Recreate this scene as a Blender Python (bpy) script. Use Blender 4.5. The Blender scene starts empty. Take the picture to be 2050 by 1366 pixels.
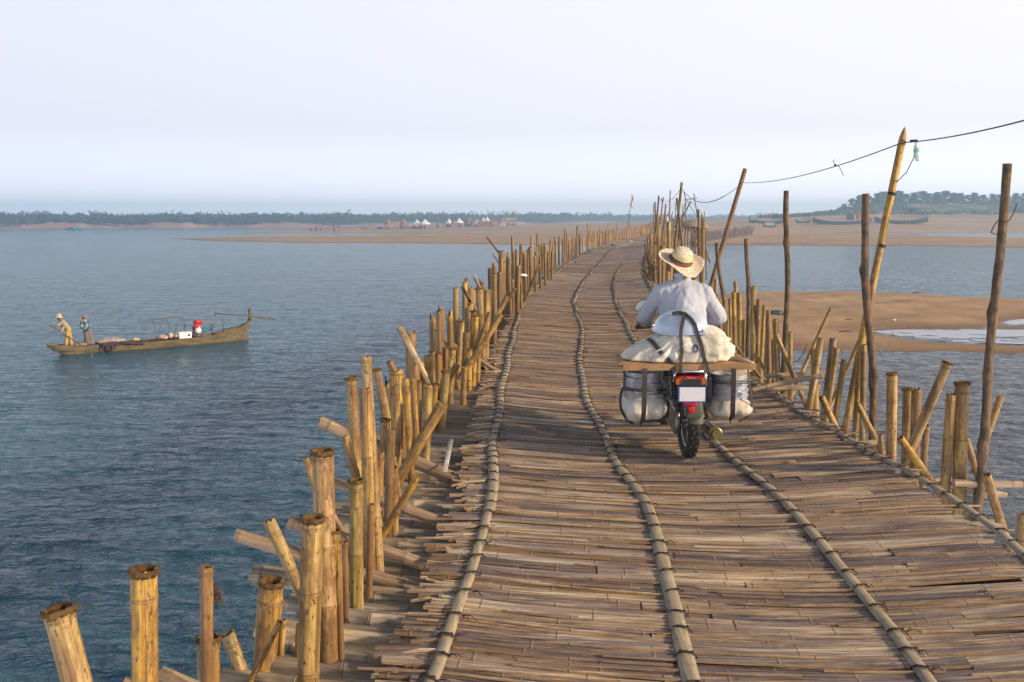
import bpy, bmesh, math, random
import numpy as np
from mathutils import Vector, Matrix, noise as mn
random.seed(7); rng = np.random.default_rng(7)
SC = bpy.context.scene
COL = SC.collection
# ---------------------------------------------------------------- camera
FPX, HORIZ = 1900.0, 438.0
CAMZ = 1.8
WATER = -4.5
PITCH = math.atan((683 - HORIZ) / FPX)
cd = bpy.data.cameras.new("camera"); cam = bpy.data.objects.new("camera", cd); COL.objects.link(cam)
cd.sensor_width = 36; cd.lens = 36 * FPX / 2050; cd.clip_start = 0.05; cd.clip_end = 5000
cam.location = (0, 0, CAMZ); cam.rotation_euler = (math.pi / 2 - PITCH, 0, 0)
SC.camera = cam
# ---------------------------------------------------------------- light
SUN_AZ, SUN_EL = math.radians(112), math.radians(21)
w = bpy.data.worlds.new("World"); SC.world = w; w.use_nodes = True
nt = w.node_tree; nt.nodes.clear()
out = nt.nodes.new("ShaderNodeOutputWorld"); bg = nt.nodes.new("ShaderNodeBackground")
sky = nt.nodes.new("ShaderNodeTexSky"); sky.sky_type = 'NISHITA'; sky.sun_disc = False
sky.sun_elevation = SUN_EL; sky.sun_rotation = SUN_AZ; sky.dust_density = 2.5; sky.ozone_density = 2.0; sky.air_density = 1.0
tc = nt.nodes.new("ShaderNodeTexCoord"); sp = nt.nodes.new("ShaderNodeSeparateXYZ")
nt.links.new(tc.outputs["Generated"], sp.inputs[0])
rp = nt.nodes.new("ShaderNodeValToRGB"); nt.links.new(sp.outputs["Z"], rp.inputs[0])
rp.color_ramp.elements[0].position = 0.22; rp.color_ramp.elements[0].color = (1, 1, 1, 1)
rp.color_ramp.elements[1].position = 0.48; rp.color_ramp.elements[1].color = (0.16, 0.16, 0.16, 1)
hz = nt.nodes.new("ShaderNodeMix"); hz.data_type = 'RGBA'
mr = nt.nodes.new("ShaderNodeMapRange"); nt.links.new(sp.outputs["X"], mr.inputs[0])
mr.inputs[1].default_value = -0.5; mr.inputs[2].default_value = 0.5
nt.links.new(mr.outputs[0], hz.inputs[0])
hz.inputs[6].default_value = (10.1, 10.4, 11.8, 1); hz.inputs[7].default_value = (12.1, 11.8, 12.3, 1)
mx = nt.nodes.new("ShaderNodeMix"); mx.data_type = 'RGBA'
nt.links.new(rp.outputs[0], mx.inputs[0]); nt.links.new(sky.outputs[0], mx.inputs[6]); nt.links.new(hz.outputs[2], mx.inputs[7])
rl = nt.nodes.new("ShaderNodeValToRGB"); nt.links.new(sp.outputs["Z"], rl.inputs[0])
rl.color_ramp.elements[0].position = 0.0; rl.color_ramp.elements[0].color = (1.0, 1.0, 1.0, 1); rl.color_ramp.elements[1].position = 0.09; rl.color_ramp.elements[1].color = (0.68, 0.68, 0.68, 1)
ml = nt.nodes.new("ShaderNodeMix"); ml.data_type = 'RGBA'; ml.blend_type = 'MULTIPLY'; ml.inputs[0].default_value = 1.0
nt.links.new(mx.outputs[2], ml.inputs[6]); nt.links.new(rl.outputs[0], ml.inputs[7]); nt.links.new(ml.outputs[2], bg.inputs[0]); bg.inputs[1].default_value = 0.1
nt.links.new(bg.outputs[0], out.inputs[0])
sl = bpy.data.lights.new("sun", 'SUN'); so = bpy.data.objects.new("sun", sl); COL.objects.link(so)
sl.energy = 4.3; sl.angle = math.radians(4); sl.color = (1.0, 0.79, 0.54)
sd = Vector((math.sin(SUN_AZ) * math.cos(SUN_EL), math.cos(SUN_AZ) * math.cos(SUN_EL), math.sin(SUN_EL)))
so.rotation_euler = sd.to_track_quat('Z', 'Y').to_euler(); so.location = (20, -10, 20)
SC.view_settings.view_transform = 'Standard'; SC.view_settings.look = 'None'; SC.view_settings.gamma = 1
SC.view_settings.exposure = 0.36
SC.cycles.volume_bounces = 3; SC.cycles.max_bounces = 6; SC.cycles.volume_max_steps = 64
# ---------------------------------------------------------------- pixel -> world
CP, SP_ = math.cos(PITCH), math.sin(PITCH)
def ray(px, py):
    v = 683 - py
    return Vector((px - 1025, v * SP_ + FPX * CP, v * CP - FPX * SP_))
def W(px, py, Y):
    d = ray(px, py); k = Y / d.y
    return Vector((d.x * k, Y, CAMZ + d.z * k))
def G(px, py, z):
    d = ray(px, py); k = (z - CAMZ) / d.z
    return Vector((d.x * k, d.y * k, z))
def PX(p):
    x, y, z = p[0], p[1], p[2] - CAMZ
    dep = y * CP - z * SP_; up = y * SP_ + z * CP
    return 1025 + x / dep * FPX, 683 - up / dep * FPX
# ---------------------------------------------------------------- tags / objects
def tag(o, label=None, cat=None, group=None, kind=None):
    if label: o["label"] = label
    if cat: o["category"] = cat
    if group: o["group"] = group
    if kind: o["kind"] = kind
    return o
def empty(name, loc, label=None, cat=None, group=None, rotz=0):
    o = bpy.data.objects.new(name, None); COL.objects.link(o); o.location = loc; o.rotation_euler = (0, 0, rotz)
    o.empty_display_size = 0.1
    return tag(o, label, cat, group)
class MB:
    def __init__(s): s.v = []; s.f = []; s.m = []; s.a = []
    def add(s, vs, fs, mi=0, at=None):
        b = len(s.v); s.v.extend([tuple(p) for p in vs]); s.f.extend([tuple(i + b for i in f) for f in fs])
        s.m.extend([mi] * len(fs))
        s.a.extend(at if at is not None else [(0.0, 0.0, 0.5)] * len(vs))
        return b
    def box(s, c, sz, mi=0, rot=None, at=None):
        c = Vector(c); hx, hy, hz_ = sz[0] / 2, sz[1] / 2, sz[2] / 2
        vs = [Vector((x, y, z)) for x in (-hx, hx) for y in (-hy, hy) for z in (-hz_, hz_)]
        if rot is not None: vs = [rot @ p for p in vs]
        s.add([c + p for p in vs], [(0, 1, 3, 2), (4, 6, 7, 5), (0, 4, 5, 1), (2, 3, 7, 6), (0, 2, 6, 4), (1, 5, 7, 3)], mi, [at] * 8 if at else None)
    def tube(s, pts, rad, n=10, mi=0, cap=True, flat=None, att=None, ph=0.0):
        pts = [Vector(p) for p in pts]; m = len(pts)
        if not hasattr(rad, '__len__'): rad = [rad] * m
        vs = []; at = []; up = None; L = 0
        for i, p in enumerate(pts):
            d = (pts[min(i + 1, m - 1)] - pts[max(i - 1, 0)]).normalized()
            if up is None: up = Vector((0, 0, 1)) if abs(d.z) < 0.9 else Vector((0, 1, 0))
            sx = d.cross(up)
            if sx.length < 1e-6: sx = d.orthogonal()
            sx.normalize(); uy = sx.cross(d).normalized(); up = uy
            if i: L += (p - pts[i - 1]).length
            for k in range(n):
                a = ph + 2 * math.pi * k / n
                fl = 1 if flat is None else flat
                vs.append(p + sx * math.cos(a) * rad[i] + uy * math.sin(a) * rad[i] * fl)
                at.append((L, a, 0.5) if att is None else att)
        fs = [(i * n + k, i * n + (k + 1) % n, (i + 1) * n + (k + 1) % n, (i + 1) * n + k) for i in range(m - 1) for k in range(n)]
        if cap: fs += [tuple(range(n))[::-1], tuple((m - 1) * n + k for k in range(n))]
        s.add(vs, fs, mi, at)
    def lathe(s, prof, c=(0, 0, 0), n=24, mi=0, M=None, sx=1, sy=1):
        c = Vector(c); vs = []
        for r, z in prof:
            for k in range(n):
                a = 2 * math.pi * k / n; p = Vector((r * math.cos(a) * sx, r * math.sin(a) * sy, z))
                vs.append(c + (M @ p if M is not None else p))
        fs = [(i * n + k, i * n + (k + 1) % n, (i + 1) * n + (k + 1) % n, (i + 1) * n + k) for i in range(len(prof) - 1) for k in range(n)]
        s.add(vs, fs, mi)
    def ball(s, c, r, n=12, mi=0, M=None):
        if not hasattr(r, '__len__'): r = (r, r, r)
        prof = [(max(math.sin(math.pi * i / (n // 2 + 2)), 1e-4), -math.cos(math.pi * i / (n // 2 + 2))) for i in range(n // 2 + 3)]
        S = Matrix.Diagonal(r); S = (M @ S) if M is not None else S
        s.lathe(prof, c, n, mi, S)
    def build(s, name, mats, parent=None, smooth=True, loc=None, center=False):
        me = bpy.data.meshes.new(name)
        vs = s.v
        if center and vs:
            A = np.array(vs); c = Vector(((A[:, 0].min() + A[:, 0].max()) / 2, (A[:, 1].min() + A[:, 1].max()) / 2, A[:, 2].min()))
            vs = [(p[0] - c.x, p[1] - c.y, p[2] - c.z) for p in vs]; loc = c
        me.from_pydata(vs, [], s.f)
        if not isinstance(mats, (list, tuple)): mats = [mats]
        for m in mats: me.materials.append(m)
        me.polygons.foreach_set("material_index", s.m)
        if smooth: me.polygons.foreach_set("use_smooth", [True] * len(s.f))
        at = me.attributes.new("uvw", 'FLOAT_VECTOR', 'POINT'); at.data.foreach_set("vector", np.array(s.a, dtype=np.float32).ravel())
        me.update()
        o = bpy.data.objects.new(name, me); COL.objects.link(o)
        if parent: o.parent = parent
        if loc is not None: o.location = loc
        return o
def sharp(o, ang=35):
    me = o.data; bm = bmesh.new(); bm.from_mesh(me); ca = math.radians(ang)
    for e in bm.edges:
        if len(e.link_faces) == 2 and e.calc_face_angle(0) > ca: e.smooth = False
    bm.to_mesh(me); bm.free(); return o
def npmesh(name, V, F, mat, attrs=None, smooth=False, parent=None):
    """V (n,3), F (m,k) arrays"""
    me = bpy.data.meshes.new(name); n, m, k = len(V), len(F), F.shape[1]
    me.vertices.add(n); me.vertices.foreach_set("co", V.astype(np.float32).ravel())
    me.loops.add(m * k); me.loops.foreach_set("vertex_index", F.astype(np.int32).ravel())
    me.polygons.add(m); me.polygons.foreach_set("loop_start", np.arange(0, m * k, k, dtype=np.int32))
    try: me.polygons.foreach_set("loop_total", np.full(m, k, dtype=np.int32))
    except Exception: pass
    if smooth: me.polygons.foreach_set("use_smooth", np.ones(m, dtype=bool))
    for nm, arr in (attrs or {}).items():
        if arr.ndim == 1:
            a = me.attributes.new(nm, 'FLOAT', 'POINT'); a.data.foreach_set("value", arr.astype(np.float32))
        else:
            a = me.attributes.new(nm, 'FLOAT_VECTOR', 'POINT'); a.data.foreach_set("vector", arr.astype(np.float32).ravel())
    me.materials.append(mat); me.update(calc_edges=True); me.validate()
    o = bpy.data.objects.new(name, me); COL.objects.link(o)
    if parent: o.parent = parent
    return o
# ---------------------------------------------------------------- materials
class NT:
    def __init__(s, name):
        s.m = bpy.data.materials.new(name); s.m.use_nodes = True; s.t = s.m.node_tree; s.t.nodes.clear()
        s.o = s.t.nodes.new("ShaderNodeOutputMaterial"); s.p = s.t.nodes.new("ShaderNodeBsdfPrincipled")
        s.t.links.new(s.p.outputs[0], s.o.inputs[0])
    def n(s, ty, **k):
        x = s.t.nodes.new("ShaderNode" + ty)
        for a, b in k.items(): setattr(x, a, b)
        return x
    def l(s, a, b): s.t.links.new(a, b)
    def val(s, sock, v):
        if hasattr(v, 'is_output'): s.l(v, sock)
        else: sock.default_value = v
    def set(s, **k):
        for a, b in k.items(): s.val(s.p.inputs[a.replace('_', ' ')], b)
    def attr(s, nm, out="Vector"): x = s.n("Attribute", attribute_name=nm); return x.outputs[out]
    def obj(s): return s.n("TexCoord").outputs["Object"]
    def pos(s): return s.n("NewGeometry").outputs["Position"]
    def mapv(s, v, scale=(1, 1, 1), loc=None):
        x = s.n("Mapping"); s.l(v, x.inputs[0]); x.inputs["Scale"].default_value = scale
        if loc is not None: s.val(x.inputs["Location"], loc)
        return x.outputs[0]
    def noise(s, v, scale=5, detail=4, rough=0.6, out="Fac"):
        x = s.n("TexNoise"); s.l(v, x.inputs["Vector"]); x.inputs["Scale"].default_value = scale
        x.inputs["Detail"].default_value = detail; x.inputs["Roughness"].default_value = rough; return x.outputs[out]
    def vor(s, v, scale=5, out="Distance"):
        x = s.n("TexVoronoi"); s.l(v, x.inputs["Vector"]); x.inputs["Scale"].default_value = scale; return x.outputs[out]
    def ramp(s, f, stops):
        x = s.n("ValToRGB"); s.l(f, x.inputs[0]); e = x.color_ramp.elements
        while len(e) < len(stops): e.new(0.5)
        for i, (p, c) in enumerate(stops): e[i].position = p; e[i].color = (c, c, c, 1) if not hasattr(c, '__len__') else (*c, 1)
        return x.outputs[0]
    def mix(s, f, a, b, mode='MIX'):
        x = s.n("Mix", data_type='RGBA', blend_type=mode); s.val(x.inputs[0], f)
        for i, c in ((6, a), (7, b)):
            if hasattr(c, 'is_output'): s.l(c, x.inputs[i])
            else: x.inputs[i].default_value = (*c, 1)
        return x.outputs[2]
    def math(s, op, a, b=0.0, c=None):
        x = s.n("Math", operation=op); s.val(x.inputs[0], a); s.val(x.inputs[1], b)
        if c is not None: s.val(x.inputs[2], c)
        return x.outputs[0]
    def sep(s, v): return s.n("SeparateXYZ") if False else s._sep(v)
    def _sep(s, v):
        x = s.n("SeparateXYZ"); s.l(v, x.inputs[0]); return x.outputs
    def bump(s, h, strength=0.5, dist=0.01, nrm=None):
        x = s.n("Bump"); s.l(h, x.inputs["Height"]); x.inputs["Strength"].default_value = strength; x.inputs["Distance"].default_value = dist
        if nrm is not None: s.l(nrm, x.inputs["Normal"])
        s.l(x.outputs[0], s.p.inputs["Normal"]); return x.outputs[0]
def simple(name, col, rough=0.6, metal=0.0, var=0.25, scale=6, bump=0.0, **k):
    t = NT(name); o = t.obj(); n_ = t.noise(o, scale, 5)
    c = t.mix(t.ramp(n_, [(0.3, 0.0), (0.7, 1.0)]), tuple(x * (1 - var) for x in col), tuple(min(1, x * (1 + var)) for x in col))
    t.set(Base_Color=c, Roughness=rough, Metallic=metal, **k)
    if bump: t.bump(t.noise(o, scale * 4, 5), bump, 0.01)
    return t.m
MAT = {}
def mats():
    # bamboo: colour from the object, fibres along local Z
    t = NT("bamboo"); oi = t.n("ObjectInfo"); o = t.obj(); rv = t.n("CombineXYZ")
    t.l(oi.outputs["Random"], rv.inputs[0]); t.l(oi.outputs["Random"], rv.inputs[2])
    vv = t.n("VectorMath", operation='MULTIPLY_ADD'); t.l(rv.outputs[0], vv.inputs[0]); vv.inputs[1].default_value = (37, 0, 53); t.l(o, vv.inputs[2]); ov = vv.outputs[0]
    fib = t.noise(t.mapv(ov, (60, 60, 2.2)), 1.0, 4, 0.65)
    blot = t.noise(t.mapv(ov, (9, 9, 3.0)), 1.0, 6, 0.7)
    big = t.noise(t.mapv(ov, (6, 6, 1.0)), 1.0, 2)
    base = oi.outputs["Color"]
    hu = t.mix(t.ramp(big, [(0.4, 0.0), (0.62, 1.0)]), base, (0.36, 0.235, 0.085)); hu = t.mix(0.8, base, hu)
    c = t.mix(t.ramp(fib, [(0.35, 0.0), (0.68, 1.0)]), (0.42, 0.34, 0.25), (1.18, 1.13, 1.02)); c = t.mix(1.0, hu, c, 'MULTIPLY')
    c = t.mix(t.ramp(blot, [(0.45, 0.0), (0.58, 0.85)]), c, (0.16, 0.078, 0.024))
    sp_ = t.noise(t.mapv(ov, (70, 70, 28)), 1.0, 3, 0.7)
    c = t.mix(t.ramp(sp_, [(0.57, 0.0), (0.65, 0.9)]), c, (0.07, 0.035, 0.015))
    lf = t.noise(t.mapv(ov, (40, 40, 0.8)), 1.0, 5, 0.75)
    c = t.mix(t.ramp(lf, [(0.60, 0.0), (0.65, 0.75)]), c, (0.10, 0.05, 0.02))
    nd = t._sep(t.attr("uvw"))[2]
    c = t.mix(t.ramp(nd, [(0.55, 0.0), (0.95, 0.6)]), c, (0.12, 0.06, 0.02))
    t.set(Base_Color=c, Roughness=t.ramp(blot, [(0.3, 0.42), (0.7, 0.75)]))
    t.bump(t.math('ADD', fib, t.math('MULTIPLY', blot, 1.6)), 0.55, 0.006)
    MAT['bamboo'] = t.m
    t = NT("weathered_beam"); o = t.obj(); oi = t.n("ObjectInfo"); f = t.noise(t.mapv(o, (70, 70, 2.5)), 1, 5, .7); g = t.noise(t.mapv(o, (7, 7, 3)), 1, 5, .65)
    c = t.mix(t.ramp(f, [(.35, 0), (.68, 1)]), (0.34, 0.30, 0.27), (1.1, 1.07, 1.0)); c = t.mix(1.0, oi.outputs['Color'], c, 'MULTIPLY'); c = t.mix(t.ramp(g, [(.52, 0), (.66, .75)]), c, (0.11, 0.075, 0.055))
    c = t.mix(t.ramp(t._sep(t.attr('uvw'))[2], [(.5, 0), (.95, .6)]), c, (0.10, 0.07, 0.045)); t.set(Base_Color=c, Roughness=.6); t.bump(f, .5, .005); MAT['beam'] = t.m
    t = NT("frayed_fibre"); o = t.obj(); f = t.noise(t.mapv(o, (120, 120, 60)), 1, 5, 0.8)
    c = t.mix(f, (0.035, 0.015, 0.005), (0.42, 0.24, 0.06)); c = t.mix(t.ramp(t.noise(o, 25), [(0.45, 0), (0.6, 0.8)]), c, (0.10, 0.045, 0.012))
    t.set(Base_Color=c, Roughness=0.95); t.bump(f, 1.0, 0.02); MAT['fray'] = t.m
    t = NT("bark"); o = t.obj(); f = t.noise(t.mapv(o, (55, 55, 9)), 1, 6, 0.75); g = t.noise(o, 7, 4)
    c = t.mix(t.ramp(f, [(0.3, 0.0), (0.7, 1.0)]), (0.030, 0.018, 0.012), (0.27, 0.165, 0.085))
    c = t.mix(t.ramp(g, [(0.48, 0), (0.58, 0.8)]), c, (0.055, 0.045, 0.022))
    t.set(Base_Color=c, Roughness=0.9); t.bump(f, 0.9, 0.012); MAT['bark'] = t.m
    # deck slats: uvw = (along, across 0..1, tone)
    t = NT("deck_bamboo"); u = t.attr("uvw"); s3 = t._sep(u); tone = s3[2]; P = t.pos()
    fib = t.noise(t.mapv(P, (2.2, 75, 30)), 1.0, 5, 0.7)
    strk = t.noise(t.mapv(P, (0.8, 38, 10)), 1.0, 3, 0.6)
    patch = t.noise(t.mapv(P, (1.6, 5, 1)), 1.0, 5, 0.65)
    fine = t.noise(t.mapv(P, (14, 90, 20)), 1.0, 4, 0.7)
    v = t.math('ADD', t.math('MULTIPLY', tone, 0.52), t.math('MULTIPLY', strk, 0.20))
    v = t.math('ADD', v, t.math('MULTIPLY', t.math('SUBTRACT', patch, 0.5), 1.15)); v = t.math('ADD', v, t.math('MULTIPLY', t.math('SUBTRACT', fib, 0.5), 1.6))
    c = t.ramp(v, [(0.14, (0.030, 0.024, 0.028)), (0.28, (0.110, 0.084, 0.090)), (0.42, (0.222, 0.168, 0.138)), (0.58, (0.42, 0.315, 0.22)), (0.80, (0.70, 0.565, 0.40))])
    c = t.mix(t.ramp(t.noise(t.mapv(P, (1.1, 9, 1)), 1, 4), [(0.46, 0), (0.62, 0.65)]), c, (0.165, 0.135, 0.15))
    e = t.math('ABSOLUTE', t.math('SUBTRACT', s3[1], 0.5))
    c = t.mix(t.ramp(e, [(0.40, 0.0), (0.49, 0.65)]), c, (0.40, 0.235, 0.085))
    sp2 = t.ramp(fine, [(0.60, 0.0), (0.70, 0.6)])
    c = t.mix(sp2, c, (0.55, 0.46, 0.36))
    c = t.mix(t.ramp(t.noise(t.mapv(P, (20, 60, 20)), 1, 3), [(0.66, 0), (0.72, 0.7)]), c, (0.05, 0.035, 0.03))
    # bamboo joints: thin pale and dark lines across
    al = t.math('FRACT', t.math('MULTIPLY', s3[0], 1.9))
    c = t.mix(t.ramp(al, [(0.0, 0.7), (0.010, 0.7), (0.016, 0.0), (1.0, 0.0)]), c, (0.06, 0.04, 0.025))
    c = t.mix(t.ramp(al, [(0.016, 0.0), (0.020, 0.4), (0.026, 0.4), (0.032, 0.0)]), c, (0.55, 0.43, 0.29))
    t.set(Base_Color=c, Roughness=0.62)
    t.bump(t.math('ADD', fib, t.math('MULTIPLY', strk, 1.0)), 0.8, 0.008); MAT['deck'] = t.m
    t = NT("batten_bamboo"); u = t._sep(t.attr("uvw")); P = t.pos()
    f = t.noise(t.mapv(P, (60, 4, 10)), 1, 5, 0.7); g = t.noise(P, 2.0, 3)
    c = t.mix(t.ramp(f, [(0.3, 0), (0.7, 1)]), (0.20, 0.155, 0.10), (0.50, 0.40, 0.25)); c = t.mix(t.ramp(g, [(0.4, 0), (0.6, 0.6)]), c, (0.30, 0.24, 0.18))
    c = t.mix(t.ramp(t.noise(P, 18, 5), [(0.55, 0), (0.68, 0.7)]), c, (0.15, 0.11, 0.08))
    c = t.mix(t.ramp(u[2], [(0.6, 0), (0.95, 0.75)]), c, (0.12, 0.08, 0.04))
    t.set(Base_Color=c, Roughness=0.6); t.bump(f, 0.4, 0.004); MAT['batten'] = t.m
    # crossbeams weathered grey: per-object colour, along local Z too
    MAT['wire'] = simple("rusty_wire", (0.045, 0.028, 0.02), 0.8)
    # sand
    t = NT("sand"); P = t.pos(); b = t.noise(t.mapv(P, (0.02, 0.09, 0.3)), 1, 6, 0.65); d = t.noise(t.mapv(P, (0.35, 1.3, 1)), 1, 6, 0.7)
    c = t.ramp(b, [(0.3, (0.30, 0.175, 0.085)), (0.5, (0.42, 0.265, 0.145)), (0.7, (0.52, 0.35, 0.21))])
    c = t.mix(t.ramp(d, [(0.45, 0), (0.65, 0.45)]), c, (0.26, 0.15, 0.07))
    c = t.mix(t.ramp(t.noise(P, 2.2, 5, 0.7), [(0.62, 0), (0.72, 0.4)]), c, (0.2, 0.12, 0.06))
    z = t._sep(P)[2]; wet = t.math('ADD', z, t.math('MULTIPLY', t.math('SUBTRACT', b, 0.5), 0.35))
    wf = t.n("MapRange"); t.l(wet, wf.inputs[0]); wf.inputs[1].default_value = WATER + 0.02; wf.inputs[2].default_value = WATER + 0.28; wf.inputs[3].default_value = 0.75; wf.inputs[4].default_value = 0
    c = t.mix(wf.outputs[0], c, (0.17, 0.095, 0.045))
    veg = t.attr("veg", "Fac"); vn = t.noise(t.mapv(P, (0.05, 0.02, 0.4)), 1, 6, 0.7)
    vf = t.math('MULTIPLY', veg, t.ramp(vn, [(0.36, 0.0), (0.5, 1.0)]))
    c = t.mix(vf, c, t.mix(vn, (0.045, 0.07, 0.025), (0.11, 0.13, 0.05)))
    t.set(Base_Color=c, Roughness=0.95, Specular_IOR_Level=0.2); t.bump(t.math('ADD', d, t.noise(P, 3, 5)), 0.6, 0.12); MAT['sand'] = t.m
    # water
    t = NT("river_water"); P = t.pos(); sx = t.noise(t.mapv(P, (1.5, 2.6, 1)), 1, 4, 0.6); sy = t.noise(t.mapv(P, (5, 9, 1)), 1, 3, 0.6)
    big = t.noise(t.mapv(P, (0.015, 0.05, 1)), 1, 4, 0.6)
    c = t.mix(big, (0.012, 0.052, 0.085), (0.045, 0.145, 0.200))
    xs_ = t._sep(P); shx = t.n('MapRange'); t.l(xs_[0], shx.inputs[0]); shx.inputs[1].default_value = 1.0; shx.inputs[2].default_value = 9.0; shy = t.n('MapRange'); t.l(xs_[1], shy.inputs[0]); shy.inputs[1].default_value = 60.0; shy.inputs[2].default_value = 40.0
    c = t.mix(t.math('MULTIPLY', t.math('MULTIPLY', shx.outputs[0], shy.outputs[0]), 0.8), c, (0.10, 0.088, 0.092))
    t.set(Base_Color=c, Roughness=0.12, IOR=1.33)
    lx = t.noise(t.mapv(P, (0.35, 0.9, 1)), 1, 3, 0.6); t.bump(t.math('ADD', t.math('ADD', sx, t.math('MULTIPLY', sy, 0.3)), t.math('MULTIPLY', lx, 2.2)), 1.0, 0.22); MAT['water'] = t.m
    t = NT("still_water"); P = t.pos(); t.set(Base_Color=(0.16, 0.15, 0.16, 1), Roughness=0.16, IOR=1.45)
    t.bump(t.noise(t.mapv(P, (1, 2, 1)), 1, 3), 0.2, 0.03); MAT['puddle'] = t.m
    MAT['earth'] = simple("bank_earth", (0.34, 0.17, 0.12), 0.95, var=0.3, scale=0.05)
    def leafmat(nm, a, b):
        t = NT(nm); oi = t.n("ObjectInfo"); f = t.attr("rnd_toplit", "Fac"); c = t.mix(f, a, b)
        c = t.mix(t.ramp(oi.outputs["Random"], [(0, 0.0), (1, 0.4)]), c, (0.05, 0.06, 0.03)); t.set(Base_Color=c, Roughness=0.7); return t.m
    MAT['leaf'] = leafmat("leaves", (0.018, 0.032, 0.014), (0.075, 0.095, 0.035))
    MAT['bush'] = leafmat("bush_leaves", (0.035, 0.06, 0.02), (0.12, 0.14, 0.05))
    MAT['farleaf'] = leafmat("far_leaves", (0.015, 0.03, 0.018), (0.05, 0.075, 0.035))
mats()
# ---------------------------------------------------------------- terrain
def poly_px(pts, z=WATER):
    return np.array([[G(a, b, z).x, G(a, b, z).y] for a, b in pts])
def sdist(X, Y, poly):
    """signed distance, + inside"""
    d2 = np.full(X.shape, 1e18); ins = np.zeros(X.shape, bool); n = len(poly)
    for i in range(n):
        x0, y0 = poly[i]; x1, y1 = poly[(i + 1) % n]
        ex, ey = x1 - x0, y1 - y0; L = ex * ex + ey * ey + 1e-12
        tt = np.clip(((X - x0) * ex + (Y - y0) * ey) / L, 0, 1)
        d2 = np.minimum(d2, (X - x0 - tt * ex) ** 2 + (Y - y0 - tt * ey) ** 2)
        c = ((y0 > Y) != (y1 > Y)); xi = (x1 - x0) * (Y - y0) / ((y1 - y0) if abs(y1 - y0) > 1e-9 else 1e-9) + x0
        ins ^= c & (X < xi)
    d = np.sqrt(d2); return np.where(ins, d, -d)
def waves_noise(X, Y, comps):
    o = np.zeros(X.shape)
    for kx, ky, ph, a in comps: o += a * np.sin(kx * X + ky * Y + ph)
    return o
def mkcomps(n, l0, l1, amp, rg, dirc=0.0, spread=3.14):
    out_ = []
    for i in range(n):
        l = l0 * (l1 / l0) ** rg.random(); th = dirc + (rg.random() - 0.5) * 2 * spread; k = 2 * math.pi / l
        out_.append((k * math.cos(th), k * math.sin(th), rg.random() * 6.28, amp * (l / l1) ** 0.9))
    return out_
NEARBAR = poly_px([(1230, 655), (1290, 615), (1380, 594), (1500, 585), (1700, 585), (1850, 590), (1950, 597), (2050, 600), (2500, 612), (2500, 725), (2200, 718), (2050, 714), (1900, 711), (1740, 710), (1600, 706), (1480, 698), (1350, 690), (1270, 676)])
PUD = [poly_px([(1742, 665), (1800, 661.5), (1900, 661), (2050, 662), (2500, 660), (2500, 700), (2200, 695), (2050, 691), (1950, 688), (1880, 685), (1820, 678), (1775, 670)]),
       poly_px([(2005, 648), (2035, 641), (2080, 639), (2500, 640), (2500, 652), (2060, 653), (2020, 651)]),
       poly_px([(1640, 468), (1700, 466.8), (1800, 467.2), (2050, 466), (2500, 465), (2500, 482), (2050, 479.5), (1900, 477), (1760, 474.5), (1680, 471.5)])]
CHAN = poly_px([(200, 470), (430, 470), (560, 467.5), (700, 467.5), (850, 468.5), (1000, 468.5), (1170, 468), (1160, 470.5), (1000, 472.5), (800, 474), (600, 475), (430, 477), (200, 479)])
FARBAR = poly_px([(300, 477), (360, 480), (430, 483), (600, 486.5), (800, 487), (950, 488.5), (1150, 491), (1300, 491), (1450, 491), (1600, 492), (1900, 494), (2050, 496), (2500, 503)])
FARBAR = np.vstack([FARBAR, [[900, 420], [1000, 1330], [430, 1330], [260, 1150], [130, 950], [60, 820]], poly_px([(1000, 455.5), (900, 456.5), (800, 458), (700, 460), (620, 462), (560, 463.5), (500, 466), (400, 473)])])
rt = np.random.default_rng(3)
TN1 = mkcomps(14, 6, 60, 1.6, rt); TN2 = mkcomps(16, 15, 120, 0.35, rt); TN3 = mkcomps(12, 1.5, 8, 0.05, rt)
def sm(e0, e1, x): t = np.clip((x - e0) / (e1 - e0), 0, 1); return t * t * (3 - 2 * t)
def ground(X, Y):
    X = np.asarray(X, float); Y = np.asarray(Y, float)
    wob = waves_noise(X, Y, TN1)
    near = sdist(X, Y, NEARBAR) + wob * 0.10
    for p in PUD[:2]: near = np.minimum(near, -sdist(X, Y, p) * 1.0 + wob * 0.05)
    far = sdist(X, Y, FARBAR) + wob * 0.5
    far = np.minimum(far, -sdist(X, Y, CHAN) + wob * 0.2)
    far = np.minimum(far, -sdist(X, Y, PUD[2]) + wob * 0.2)
    zn = np.where(near > 0, 0.55 * (1 - np.exp(-near / 5.0)), near * 0.12)
    zf = np.where(far > 0, 1.0 * (1 - np.exp(-far / 22.0)), far * 0.05)
    az = X / np.maximum(Y, 1)
    px = 1025 + az * 1900
    # the bar rises towards the back: more on the sandbar side of the bridge
    top = np.interp(px, [500, 800, 1100, 1290, 1420, 1500, 1700, 2050, 2600], [0.2, 0.7, 1.4, 2.6, 4.0, 5.4, 6.4, 6.8, 6.8])
    rise = sm(230, 520, Y) * top * np.clip(far / 60, 0, 1)
    hill = np.interp(px, [1470, 1500, 1600, 1660, 1700, 1740, 2050, 2600], [0, 0.2, 1.5, 3.2, 6.0, 7.6, 8.0, 8.0]) * sm(525, 600, Y)
    back = 0
    z = np.maximum(zn, zf + rise + hill)
    z = WATER + z + np.where(z > 0.05, waves_noise(X, Y, TN2) * 0.18 * np.clip(z, 0, 1) + waves_noise(X, Y, TN3) * np.clip(z * 2, 0, 1), 0)
    return np.maximum(z, WATER - 2.5)
def gz(x, y): return float(ground(np.array([x]), np.array([y]))[0])
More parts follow.
